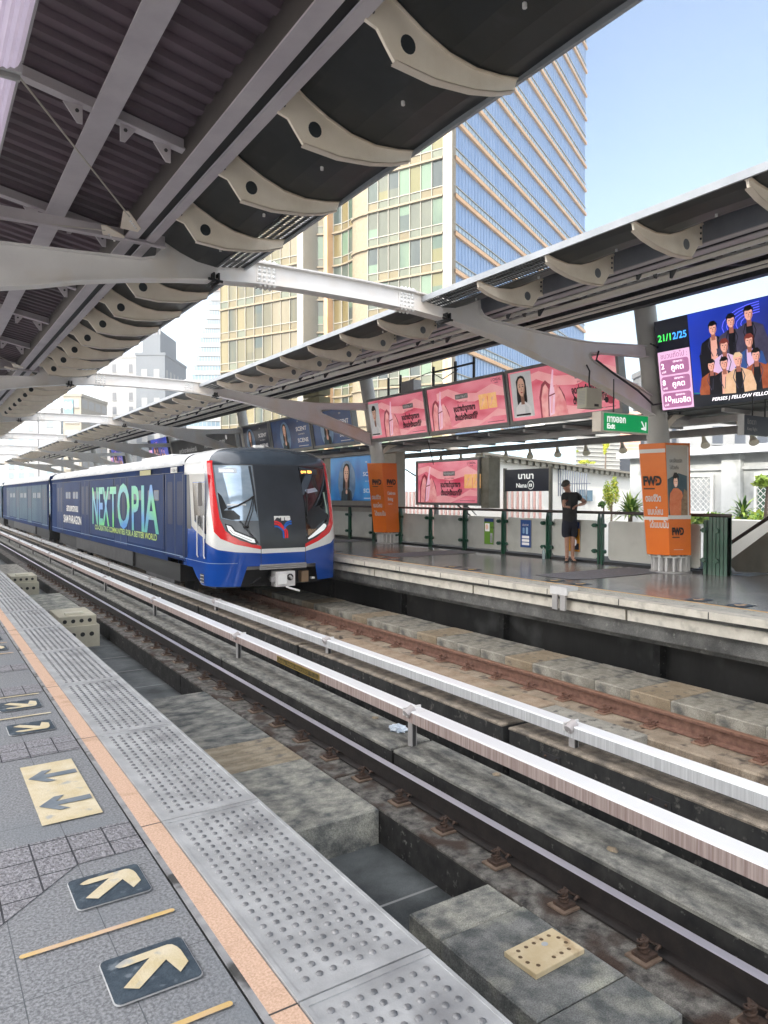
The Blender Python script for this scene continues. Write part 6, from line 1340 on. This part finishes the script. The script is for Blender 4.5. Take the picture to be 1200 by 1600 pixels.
for i in range(8):
    a0, a1 = i / 8 * math.pi * .5, (i + 1) / 8 * math.pi * .5
    for m_, z0, z1 in ((creamf, -9, ZT),):
        f_ = lambda a: CN + U2 * (10.2 + 2.9 * math.sin(a)) + NL * (-.0 - 2.9 * (1 - math.cos(a)) * .5)
        b.add([f_(a0) + Vector((0, 0, z0)), f_(a1) + Vector((0, 0, z0)), f_(a1) + Vector((0, 0, z1)), f_(a0) + Vector((0, 0, z1))], [(0, 1, 2, 3)], m_, True)
    for k in range(-8, 22):
        zz = ZB + FH * k - .16
        for h, d in ((.22, .30), ):
            b.add([f_(a0) + NL * d + Vector((0, 0, zz)), f_(a1) + NL * d + Vector((0, 0, zz)), f_(a1) + NL * d + Vector((0, 0, zz + h)), f_(a0) + NL * d + Vector((0, 0, zz + h)), f_(a0) + Vector((0, 0, zz)), f_(a1) + Vector((0, 0, zz))], [(0, 1, 2, 3), (4, 5, 1, 0)], creamf)
b.build('rounded_bay', tw_)
facade(tw_, CN + NL * -2.2, U2, NL, 13.4, 19.4, 1.25, gA[:4] + [gB[0]], -9, ZT, curve=-1.0)
b = MB()
for L, w_, d in ((18.9, .9, .5), (17.1, .5, -1.9)):
    p, q = CN + U2 * L, CN + U2 * (L + w_); b.add([p + NL * d + Vector((0, 0, -9)), q + NL * d + Vector((0, 0, -9)), q + NL * d + Vector((0, 0, ZT)), p + NL * d + Vector((0, 0, ZT)), p + NL * (d - 3) + Vector((0, 0, -9)), p + NL * (d - 3) + Vector((0, 0, ZT))], [(0, 1, 2, 3), (4, 0, 3, 5)], whitef if w_ > .6 else goldf)
b.build('pilaster', tw_)
facade(tw_, CN, U2, NL, 19.8, 32.4, 1.40, gB, -9, ZT)
# blue side
L1 = 53.0; W3 = MB()
q = lambda L, z, d=0: CN + U1 * L + NR * d + Vector((0, 0, z))
for k in range(-9, 22):
    zb = ZB + FH * k; Wb = MB(); W2 = MB()
    Wb.quad(q(.9, zb + 1.15), q(L1, zb + 1.15), q(L1, zb + FH), q(.9, zb + FH), bluef); Wb.quad(q(.9, zb), q(L1, zb), q(L1, zb + 1.15), q(.9, zb + 1.15), blues)
    for zz, h, d, m_ in ((zb - .2, .42, .28, goldf), (zb + 1.1, .10, .12, whitef), (zb + .5, .05, .05, whitef)):
        W2.add([q(.5, zz), q(L1 + .3, zz), q(L1 + .3, zz, d), q(.5, zz, d), q(.5, zz + h), q(L1 + .3, zz + h), q(L1 + .3, zz + h, d), q(.5, zz + h, d)], [(0, 1, 2, 3)[::-1], (4, 5, 6, 7), (2, 3, 7, 6), (1, 2, 6, 5)], m_)
    f = Wb.build('blue_window_band', tw_); W2.build('floor_ledge', f)
for i in range(60):
    L = .9 + i * .88; W3.add([q(L, -9), q(L, ZT), q(L, ZT, .06), q(L, -9, .06)], [(0, 1, 2, 3)], M('blue_mullion', (.17, .28, .46)))
W3.build('mullion_grid', tw_)
b = MB(); P = [CN + U2 * 32.4, CN, CN + U1 * L1, CN + U1 * L1 + U2 * 32.4]; P = [p + U1 * 5 * (1 if i in (0, 1) else 0) + U2 * (1.5 if i in (1, 2) else 0) for i, p in enumerate(P)]
b.add([p + Vector((0, 0, -9)) for p in P] + [p + Vector((0, 0, ZT)) for p in P], [(0, 1, 5, 4), (1, 2, 6, 5), (2, 3, 7, 6), (3, 0, 4, 7), (4, 5, 6, 7)], M('tower_core', (.3, .3, .28))); b.build('core', tw_)

# distant blocks
def block_b(label, name, x0, x1, ytop, dep, thick, wall, win, floor=3.4, bay=3.0, fr=.55, cat='building', ybot=780, margin=.5, yw=0):
    a, c = site(x0, 774, dep), site(x1, 774, dep); zt = site((x0 + x1) / 2, ytop, dep).z
    mid = (a + c) / 2; W = (c - a).length; U = (c - a).normalized(); U.z = 0; U.normalize(); N = Vector((U.y, -U.x, 0))
    if N.dot(mid) > 0: N = -N
    t = thing(name, label, cat, (mid.x, mid.y, -9))
    def pt(u, d, z): return Vector((mid.x, mid.y, 0)) + U * u - N * d + Vector((0, 0, z))
    b = MB(); vs = [pt(u, d, z) for z in (-9, zt) for u, d in ((-W / 2, 0), (W / 2, 0), (W / 2, thick), (-W / 2, thick))]
    b.add(vs, [(3, 2, 1, 0), (4, 5, 6, 7), (0, 1, 5, 4), (1, 2, 6, 5), (2, 3, 7, 6), (3, 0, 4, 7)], wall)
    b.add([pt(u, d, z) for z in (zt, zt + .6) for u, d in ((-W / 2 - .2, -.2), (W / 2 + .2, -.2), (W / 2 + .2, thick), (-W / 2 - .2, thick))], [(3, 2, 1, 0), (4, 5, 6, 7), (0, 1, 5, 4), (1, 2, 6, 5), (2, 3, 7, 6), (3, 0, 4, 7)], wall)
    bo = b.build('walls', t); n = max(1, int((W - 2 * margin) / bay)); rest = MB(); spots_ = []
    z = -6
    while z < zt - floor * .7:
        for i in range(n):
            if rg.random() < .88: spots_.append((z, -W / 2 + margin + (W - 2 * margin) * (i + .5) / n))
        for sgn in (-1, 1):
            m2 = max(1, int(thick / bay))
            for i in range(m2):
                d = thick * (i + .5) / m2; e = sgn * (W / 2 + .05); rest.quad(pt(e, d - bay * fr / 2, z), pt(e, d + bay * fr / 2, z), pt(e, d + bay * fr / 2, z + floor * .55), pt(e, d - bay * fr / 2, z + floor * .55), win)
        z += floor
    def one(B, u, z):
        B.quad(pt(u - bay * fr / 2, -.06, z), pt(u + bay * fr / 2, -.06, z), pt(u + bay * fr / 2, -.06, z + floor * .55), pt(u - bay * fr / 2, -.06, z + floor * .55), win)
        B.quad(pt(u - bay * fr / 2 - .1, -.25, z - .15), pt(u + bay * fr / 2 + .1, -.25, z - .15), pt(u + bay * fr / 2 + .1, -.02, z - .02), pt(u - bay * fr / 2 - .1, -.02, z - .02), wall)
    B0 = MB(); one(B0, 0, 0); wme = B0.mesh('window', (mid.x, mid.y, 0))
    spots_.sort(reverse=True)
    for z, u in spots_[:95]:
        o = bpy.data.objects.new('window', wme); COL.objects.link(o); o.parent = t; o.location = U * u + Vector((0, 0, z + 9))
    for z, u in spots_[95:]: one(rest, u, z)
    tag(rest.build('more_windows', t), kind='stuff')
    return t, pt, W, zt
pw = M('far_white_wall', (.24, .25, .26), (.28, .29, .30), .1, .8); pb = M('far_window_grey', (.045, .055, .075), (.07, .085, .11), .2, .3); dg_ = M('far_dark_grey', (.08, .10, .125), (.10, .12, .145), .1, .6); pbl = M('far_window_blue', (.10, .19, .27), (.15, .24, .31), .2, .2, metal=.3); pcr = M('far_cream', (.24, .22, .18), (.28, .26, .215), .1, .8)
block_b('pale apartment tower with rows of small square windows, left of the dark tower', 'apartment_tower', 164, 222, 560, 170, 20, pw, pb, 3.3, 2.9, .32)
t, pt, W, zt = block_b('dark grey stepped tower with white-framed windows beyond the tracks', 'grey_tower', 214, 259, 556, 168, 18, dg_, MC['far_white_wall'], 6.6, 2.6, .5)
b = MB(); b.add([pt(u, d, z) for z in (zt, zt + 6) for u, d in ((-W * .32, 1), (W * .30, 1), (W * .30, 14), (-W * .32, 14))], [(4, 5, 6, 7), (0, 1, 5, 4), (1, 2, 6, 5), (2, 3, 7, 6), (3, 0, 4, 7)], dg_); b.build('upper_storey', t)
b = MB()
for u in (-W * .3, -W * .05, W * .2, W * .3): b.tube([pt(u, 1, zt + 5), pt(u, 1, zt + 9)], .18, pw, n=4)
b.tube([pt(-W * .3, 1, zt + 8), pt(W * .3, 1, zt + 8)], .18, pw, n=4).build('roof_frame', t)
# sloping tower: white bands and blue glass, leaning left edge
t = thing('sloping_tower', 'white and blue banded tower with a sloping left edge beside the gold glass front', 'tower', tuple(site(325, 774, 230))[:2] + (-9,))
b = MB(); g2 = MB()
for k in range(26):
    y0, y1 = 774 - k * 14.5, 774 - (k + 1) * 14.5
    if y1 < 415: break
    xl = 262 + (774 - y0) * .22; xr = 352
    for (ya, yb, m_, o) in ((y0, y0 - 6.5, pw, .5), (y0 - 6.5, y1, pbl, 0)):
        P = [site(xl - o, ya, 230 - o), site(xr, ya, 230 - o), site(xr, yb, 230 - o), site(xl - o, yb, 230 - o)]; Q = [p + Vector((.545, .839, 0)) * 22 for p in P]
        (b if m_ is pw else g2).add(P + Q, [(0, 1, 2, 3), (4, 7, 6, 5), (0, 3, 7, 4), (1, 5, 6, 2), (3, 2, 6, 7), (0, 4, 5, 1)], m_)
    if k % 1 == 0:
        for j in range(9):
            x = xl + 4 + j * (xr - xl - 6) / 9; g2.add([site(x, y0 - 7, 229.8), site(x + 1.2, y0 - 7, 229.8), site(x + 1.2, y1 + .5, 229.8), site(x, y1 + .5, 229.8)], [(0, 1, 2, 3)], pw)
f = b.build('white_bands', t); g2.build('glass_bands', t)
P = [site(x, y, 229) for x, y in ((326, 452), (352, 452), (352, 434), (336, 436))]; MB().add(P + [p + Vector((.545, .839, 0)) * 10 for p in P], [(0, 1, 2, 3), (4, 7, 6, 5), (0, 3, 7, 4), (3, 2, 6, 7), (1, 5, 6, 2), (0, 4, 5, 1)], M('far_orange', (.62, .22, .10))).build('orange_crown', t)
t, pt, W, zt = block_b('pale slab building with a blue square logo sign near its top', 'office_block', 100, 128, 620, 150, 14, pcr, pw, 3.2, 3.5, .8)
MB().add([pt(u, d, z) for z in (zt - 3.6, zt - .6) for u, d in ((-W / 2 + .3, -.3), (W / 2 - 1.6, -.3), (W / 2 - 1.6, -.05), (-W / 2 + .3, -.05))], [(3, 2, 1, 0), (4, 5, 6, 7), (0, 1, 5, 4), (1, 2, 6, 5), (3, 0, 4, 7)], M('logo_blue', (.12, .42, .68))).build('logo_panel', t)
b = MB(); c0 = pt(-.65, -.34, zt - 2.1)
for s in (-1, 1): b.add([c0 + (pt(1, 0, 0) - pt(0, 0, 0)) * (s * .45 + .4 * math.cos(a)) + Vector((0, 0, .2 + .75 * math.sin(a))) for a in [k * math.pi / 6 for k in range(12)]], [tuple(range(12))], white)
b.build('logo_mark', t)
block_b('tall pale block behind the arches at the far left', 'office_block', 62, 96, 640, 210, 18, pw, pbl, 3.4, 3.2, .6)
block_b('low pale block with light blue windows at the far left end of the tracks', 'office_block', 8, 60, 652, 260, 20, pw, pbl, 3.4, 3.6, .5)
block_b('distant glass block between the logo building and the apartment tower', 'office_block', 132, 162, 664, 240, 18, pw, pbl, 3.4, 3.0, .7)
block_b('distant white block behind the dark grey tower', 'office_block', 236, 300, 690, 300, 20, pw, pb, 3.4, 3.6, .5)
# unseen blocks added on the left, sized to keep the sun off the station
for k, (y0, y1, h, lb) in enumerate(((-190, -110, 66, 'unseen cream block added to shade the station, first of three behind the viewpoint'), (-108, -55, 68, 'unseen cream block added to shade the station, middle one behind the viewpoint'), (-53, 3, 67, 'unseen cream block added to shade the station, last before the open sky'))):
    t = thing('shade_block', lb, 'building', (-118, (y0 + y1) / 2, -9)); b = MB(); b.box(-128, -110, y0, y1, -9, h, pcr); bo = b.build('walls', t); wn = MB(); z = -6
    while z < h - 2:
        y = y0 + 1.5
        while y < y1 - 2: wn.quad((-109.95, y, z), (-109.95, y + 2, z), (-109.95, y + 2, z + 1.7), (-109.95, y, z + 1.7), pb); y += 3.2
        z += 3.3
    tag(wn.build('more_windows', t), kind='stuff')

# ---- right background, just past the far platform
hw_ = M('old_white_render', (.42, .44, .44), (.58, .60, .60), .8, .85, streak=(1, 1, .3), spots=((.26, .28, .28), 1.4, .55, .75))
H_ = thing('concrete_house', 'old pale concrete house with lattice-grilled windows behind the stairs', 'house', (24, 12, -9))
b = MB(); b.box(22, 30, 2, 17.2, -9, 2.75, hw_).box(21.4, 30.2, 1.8, 17.5, 2.75, 3.0, M('ledge', (.40, .43, .46), (.60, .62, .65), 3, .8, streak=(1, 1, 3))); bo = b.build('walls', H_)
for y in (16.9, 13.35, 10.2, 7.0): MB().box(21.8, 22, y - .32, y + .32, -9, 2.75, hw_).build('pilaster', H_)
MB().box(21.9, 22, 2, 17.2, 2.25, 2.35, hw_).build('band', H_)
def lattice(y0, y1, z0, z1, glass, label=None):
    MB().box(21.95, 21.99, y0, y1, z0, z1, glass).build('window_glass', H_)
    b = MB()
    for a in ((y0 - .08, y0, z0, z1), (y1, y1 + .08, z0, z1), (y0 - .08, y1 + .08, z0 - .1, z0), (y0 - .08, y1 + .08, z1, z1 + .08), ((y0 + y1) / 2 - .03, (y0 + y1) / 2 + .03, z0, z1)): b.box(21.88, 21.97, *a, white)
    b.box(21.6, 22, y0 - .2, y1 + .2, z0 - .2, z0 - .1, hw_); bo2 = b.build('window_frame', H_)
    b = MB(); W = y1 - y0; Hh = z1 - z0; st = .19; k = -W
    while k < Hh + W:
        for s in (1, -1):
            # clipped diagonals
            pts = []
            for q in range(0, 41):
                yy = W * q / 40; zz = k + yy if s > 0 else k + W - yy
                if 0 <= zz <= Hh: pts.append((yy, zz))
            if len(pts) > 1: b.tube([(21.86, y0 + pts[0][0], z0 + pts[0][1]), (21.86, y0 + pts[-1][0], z0 + pts[-1][1])], .011, white, n=4)
        k += st
    b.build('lattice_grille', bo2)
lattice(14.1, 15.9, .9, 2.05, M('curtained_glass', (.42, .45, .46), (.60, .62, .62), 3, .2, streak=(1, 3, .3)))
lattice(10.75, 12.55, .95, 2.05, M('green_glass', (.06, .12, .09), (.12, .2, .15), 1, .15))
lattice(7.6, 9.4, .95, 2.05, MC['green_glass'])
t = thing('white_house', 'bright white garden house with a scalloped roof edge behind the standing man', 'house', tuple(site(880, 774, 32))[:2] + (-9,))
wb = M('bright_white_wall', (.74, .73, .68), (.80, .79, .74), .6, .8)
P = [site(742, 830, 27), site(988, 830, 36), site(988, 742, 36), site(742, 710, 27)]; P[0].z = -9; P[1].z = -9; Q = [p + Vector((3.5, 5, 0)) for p in P]
MB().add(P + Q, [(0, 1, 2, 3), (4, 7, 6, 5), (0, 3, 7, 4), (3, 2, 6, 7), (1, 5, 6, 2)], wb).build('walls', t)
b = MB(); n = 26
for i in range(n):
    f = i / n; a = P[3].lerp(P[2], f); c = P[3].lerp(P[2], f + .62 / n); o = Vector((-.25, -.35, 0)); b.add([a + o, c + o, c + o - Vector((0, 0, .16)), a + o - Vector((0, 0, .16)), a, c, c - Vector((0, 0, .16)), a - Vector((0, 0, .16))], [(3, 2, 1, 0), (0, 1, 5, 4), (2, 3, 7, 6), (1, 2, 6, 5), (0, 4, 7, 3)], M('scallop_stone', (.26, .25, .2), (.36, .34, .28), 3))
o = Vector((-.35, -.5, 0)); b.add([P[3] + o, P[2] + o, P[2] + o + Vector((0, 0, .09)), P[3] + o + Vector((0, 0, .09)), P[3], P[2]], [(0, 1, 2, 3), (0, 4, 5, 1)], pcr); b.build('scalloped_eave', t)
def onwall(px, py): # point on that wall plane
    d = FWD_ + RGT * ((px - 600) / 1130) + UPV * ((800 - py) / 1130); n_ = (P[1] - P[0]).cross(Vector((0, 0, 1))); o = Vector((0, 0, 1.43)); k = (P[0] - o).dot(n_) / d.dot(n_); return o + d * (k * .996)
b = MB()
for x0, x1, y0, y1 in ((905, 915, 765, 782), (917, 926, 766, 783), (760, 766, 760, 775)): b.add([onwall(x0, y1), onwall(x1, y1), onwall(x1, y0), onwall(x0, y0)], [(0, 1, 2, 3)], MC['far_window_blue'])
b.build('window', t)
t = thing('picket_fence', 'pink and white picket fence behind the platform railing', 'fence', (19.5, 22, -9)); b = MB(); b2 = MB()
y = 33.0; k = 0
while y > 19.3:
    b.box(19.45, 19.5, y, y + .085, -1.0, 1.62, M('picket_pink', (.58, .34, .31), (.64, .42, .38), 5) if k % 2 else M('picket_white', (.72, .70, .68))); y -= .15; k += 1
b.build('pickets', t); b2.box(19.52, 19.56, 19.2, 33.1, .9, 1.0, white).box(19.52, 19.56, 19.2, 33.1, -.2, -.1, white).build('fence_rail', t)
gr_ = M('block_wall_blue', (.34, .48, .58), (.44, .58, .68), .8, .4, grid=(.6, .6, .32, .035), gridc=(.7, .72, .72))
tag(MB().box(24.5, 27, 24.5, 46, -9, 4.2, gr_).build('glass_block_wall', org=(25, 35, -9)), 'pale blue gridded block wall behind the pink fence', 'wall')
tag(MB().box(21.5, 22.2, 24.6, 25.3, -9, 5, M('pillar_blue', (.40, .58, .66), (.46, .64, .72), 1)).build('pillar', org=(22, 25, -9)), 'light blue pillar behind the station name sign', 'pillar')
b = MB()
for k in range(22):
    y = 23.2 - k * .13; h = 2.75 - .02 * k; b.box(23.2, 23.23, y, y + .035, 1.4, h, M('bar_dark', (.16, .18, .22)))
b.box(23.2, 23.23, 20.3, 23.3, 1.9, 1.94, MC['bar_dark']); tag(b.build('bar_screen', org=(23, 22, 1.4)), 'dark vertical bars of a screen behind the name sign', 'screen')
t = thing('louvred_house', 'white louvred wall beyond the white garden house', 'house', tuple(site(930, 774, 52))[:2] + (-9,))
a, c = site(850, 774, 50), site(968, 774, 54); b = MB(); b.add([a, c, Vector((c.x, c.y, 7)), Vector((a.x, a.y, 7)), a + Vector((3, 5, 0)), c + Vector((3, 5, 0)), Vector((c.x + 3, c.y + 5, 7)), Vector((a.x + 3, a.y + 5, 7))], [(0, 1, 2, 3), (7, 6, 5, 4), (3, 2, 6, 7), (1, 5, 6, 2), (0, 3, 7, 4)], wb); b.build('walls', t); b = MB()
for k in range(22):
    z = .6 + k * .3; o = Vector((-.15, -.25, 0)); b.add([Vector((a.x, a.y, z)), Vector((c.x, c.y, z)), Vector((c.x, c.y, z + .06)) + o, Vector((a.x, a.y, z + .06)) + o], [(0, 1, 2, 3)], M('louvre_grey', (.42, .42, .42)))
b.build('louvres', t)
t, pt, W, zt = block_b('brick-pink building between the white louvred wall and the near column', 'brick_house', 950, 1000, 655, 60, 8, M('brick_pink', (.52, .28, .20), (.62, .38, .30), 1, .8, grid=(0, 0, .3, .02), gridc=(.6, .5, .45)), pb, 3, 3, .4)
block_b('tall pale building over the concrete house at the right edge', 'office_block', 1060, 1320, 560, 75, 14, pw, pb, 3.2, 2.2, .5)
block_b('cream building seen between the roofs above the pink billboards', 'office_block', 610, 760, 640, 130, 10, pcr, pb, 3.2, 2.2, .5)
# greenery
def leaves(root, name, pts, mt, size, n, rs, droop=.3):
    b = MB(); q = random.Random(rs)
    for c, r in pts:
        for _ in range(n):
            d = Vector((q.gauss(0, 1), q.gauss(0, 1), q.gauss(0, 1))).normalized(); p = Vector(c) + Vector((d.x * r[0], d.y * r[1], d.z * r[2])) * (q.random() ** .45)
            u = Vector((q.gauss(0, 1), q.gauss(0, 1), q.gauss(0, .6))).normalized(); v = u.cross(Vector((q.gauss(0, 1), q.gauss(0, 1), q.gauss(0, 1)))).normalized(); s = size * q.uniform(.6, 1.3)
            b.add([p - u * s, p + v * s * .45, p + u * s, p - v * s * .45], [(0, 1, 2, 3)], mt[q.randrange(len(mt))])
    return b.build(name, root)
lg = [M('leaf_green', (.08, .19, .03), (.12, .26, .04), 4, .5), M('leaf_light', (.28, .42, .06), (.38, .50, .10), 4, .5), M('leaf_dark', (.02, .06, .015), (.04, .09, .02), 4, .5)]
lyy = [M('leaf_yellow', (.42, .42, .03), (.52, .50, .05), 4, .5), M('leaf_yellow_green', (.26, .34, .03), (.34, .40, .04), 4, .5)]
def bush(label, pos, r, mats, size, n, rs, name='bush', cat='bush', stem=True):
    t = thing(name, label, cat, (pos[0], pos[1], pos[2] - r[2] - .8))
    MB().tube([(pos[0], pos[1], pos[2] - r[2] - .8), (pos[0] + .05, pos[1], pos[2] - r[2] * .3)], [.05, .02], M('bark', (.10, .07, .05), (.16, .12, .09), 8)).tube([(pos[0], pos[1], pos[2] - r[2]), (pos[0] - r[0] * .5, pos[1] + r[1] * .5, pos[2])], .02, MC['bark'], n=5).build('stem', t)
    q = random.Random(rs); pts = [((pos[0] + q.uniform(-.6, .6) * r[0], pos[1] + q.uniform(-.6, .6) * r[1], pos[2] + q.uniform(-.6, .6) * r[2]), (r[0] * .5, r[1] * .5, r[2] * .5)) for _ in range(6)]
    leaves(t, 'foliage', pts, mats, size, n, rs); return t
p = site(955, 772, 26); bush('tall yellow-leaved shrub at the right end of the white garden house', p, (.25, .25, .62), lyy + [lg[1]], .05, 220, 1, 'shrub', 'shrub')
p = site(893, 706, 40); bush('yellow tree top over the scalloped eave', p, (.5, .5, .14), lyy, .07, 110, 2, 'tree', 'tree')
p = site(946, 698, 42); bush('small yellow-green tree top beside the louvred wall', p, (.16, .16, .5), lyy, .07, 100, 12, 'tree', 'tree')
p = site(915, 722, 38); bush('thin yellow bush above the garden house roof', p, (.5, .5, .12), lyy, .06, 70, 13)
p = site(942, 788, 24); bush('small dark grey-green shrub hanging over the white house wall', p, (.12, .12, .12), [lg[2], lg[0]], .05, 45, 3, 'shrub', 'shrub')
def spiky(label, pos, L, n, rs, mats):
    t = thing('spiky_plant', label, 'plant', (pos[0], pos[1], pos[2] - .6)); q = random.Random(rs); b = MB()
    MB().tube([(pos[0], pos[1], pos[2] - .6), pos], [.06, .05], MC['bark']).build('stem', t)
    for k in range(n):
        a = q.uniform(0, 6.28); e = q.uniform(-.1, 1.35); l = L * q.uniform(.7, 1.1); d = Vector((math.cos(a) * math.cos(e), math.sin(a) * math.cos(e), math.sin(e))); s = Vector((-math.sin(a), math.cos(a), 0)) * .028 * (L / .5)
        p0 = Vector(pos) + Vector((0, 0, q.uniform(-.15, .1))); p1 = p0 + d * l * .55; p2 = p0 + d * l - Vector((0, 0, l * .30 * math.cos(e)))
        b.add([p0 - s * .5, p0 + s * .5, p1 + s, p1 - s, p2], [(0, 1, 2, 3), (3, 2, 4)], mats[q.randrange(len(mats))])
    b.build('leaves', t); return t
spiky('spiky long-leaved plant just left of the near orange wrap', tuple(at_ for at_ in site(985, 800, 17.5)), .62, 90, 4, [lg[0], lg[1], lg[1]])
spiky('spiky plant with upright blades in the right planter', tuple(site(1160, 805, 17.5)), .6, 60, 5, [lg[0], lg[1], lg[2]])
p = site(1172, 815, 17.2); bush('bushy light green plant spilling over the white planter', p, (.45, .5, .28), [lg[1], lg[0], lyy[1]], .09, 130, 6, 'planter_bush', 'plant')
p = site(1197, 752, 16); bush('bright leafy branch reaching in at the right edge', p, (.22, .3, .12), [lg[1]], .08, 40, 7, 'branch', 'plant')
p = site(1085, 808, 17); bush('low green plants behind the near column', p, (.9, .3, .18), [lg[1], lg[0]], .07, 70, 8, 'plant', 'plant')
p = site(1165, 850, 16.6); tag(MB().box(p.x - .3, p.x + .5, p.y - 2.2, p.y + .6, -1.2, .98 - .12, wb).build('planter', org=(p.x, p.y, -1.2)), 'long white planter wall at the right edge', 'planter')
# stairs going down behind the railing
t = thing('staircase', 'stairs with a dark sloping handrail and grey side panel behind the end post', 'stairs', (13.2, 9, -2))
b = MB()
for k in range(14): b.box(12.35, 14.4, 7.2 + k * .30, 7.5 + k * .30 + .02, -.17 * (k + 1) - .04, -.17 * k, M('stair_tread', (.24, .30, .36), (.36, .42, .48), 3, .5))
b.build('steps', t)
MB().tube([(13.0, 6.2, 1.66), (13.0, 7.23, 1.02), (13.0, 8.1, .42), (13.0, 11, -1.5)], .035, brn, n=8).build('handrail', t)
b = MB(); b.prism([(5.9, .02), (6.9, .02), (7.9, -.02), (8.02, .10), (7.98, .22), (7.2, .83), (6.0, 1.5)], YZ, 13.1, 13.13, M('stair_panel', (.19, .185, .15), (.25, .24, .20), 2, .5)); b.build('side_panel', t)
b = MB()
for k in range(5):
    b.box(12.55, 12.62, 7.75 + k * .12, 7.80 + k * .12, -.05, .42 - k * .06, M('stair_bar', (.36, .44, .50), (.5, .58, .64), 3, .35, metal=.3))
b.box(12.5, 12.66, 7.7, 8.4, .0, .03, steeld).build('balusters', t)
# haze: an even body of air round the whole scene; it must not cut any face
hm = bpy.data.materials.new('haze_air'); hm.use_nodes = True; hn = hm.node_tree.nodes; hn.remove(hn['Principled BSDF'])
hv = hn.new('ShaderNodeVolumePrincipled'); hv.inputs['Color'].default_value = (.97, .98, 1, 1); hv.inputs['Density'].default_value = .0010; hv.inputs['Anisotropy'].default_value = .2
hm.node_tree.links.new(hv.outputs[0], hn['Material Output'].inputs['Volume'])
tag(MB().box(-402, 702, -202, 1202, -10.2, 114, hm).build('haze'), 'pale haze whitening the far end of the street', kind='stuff')
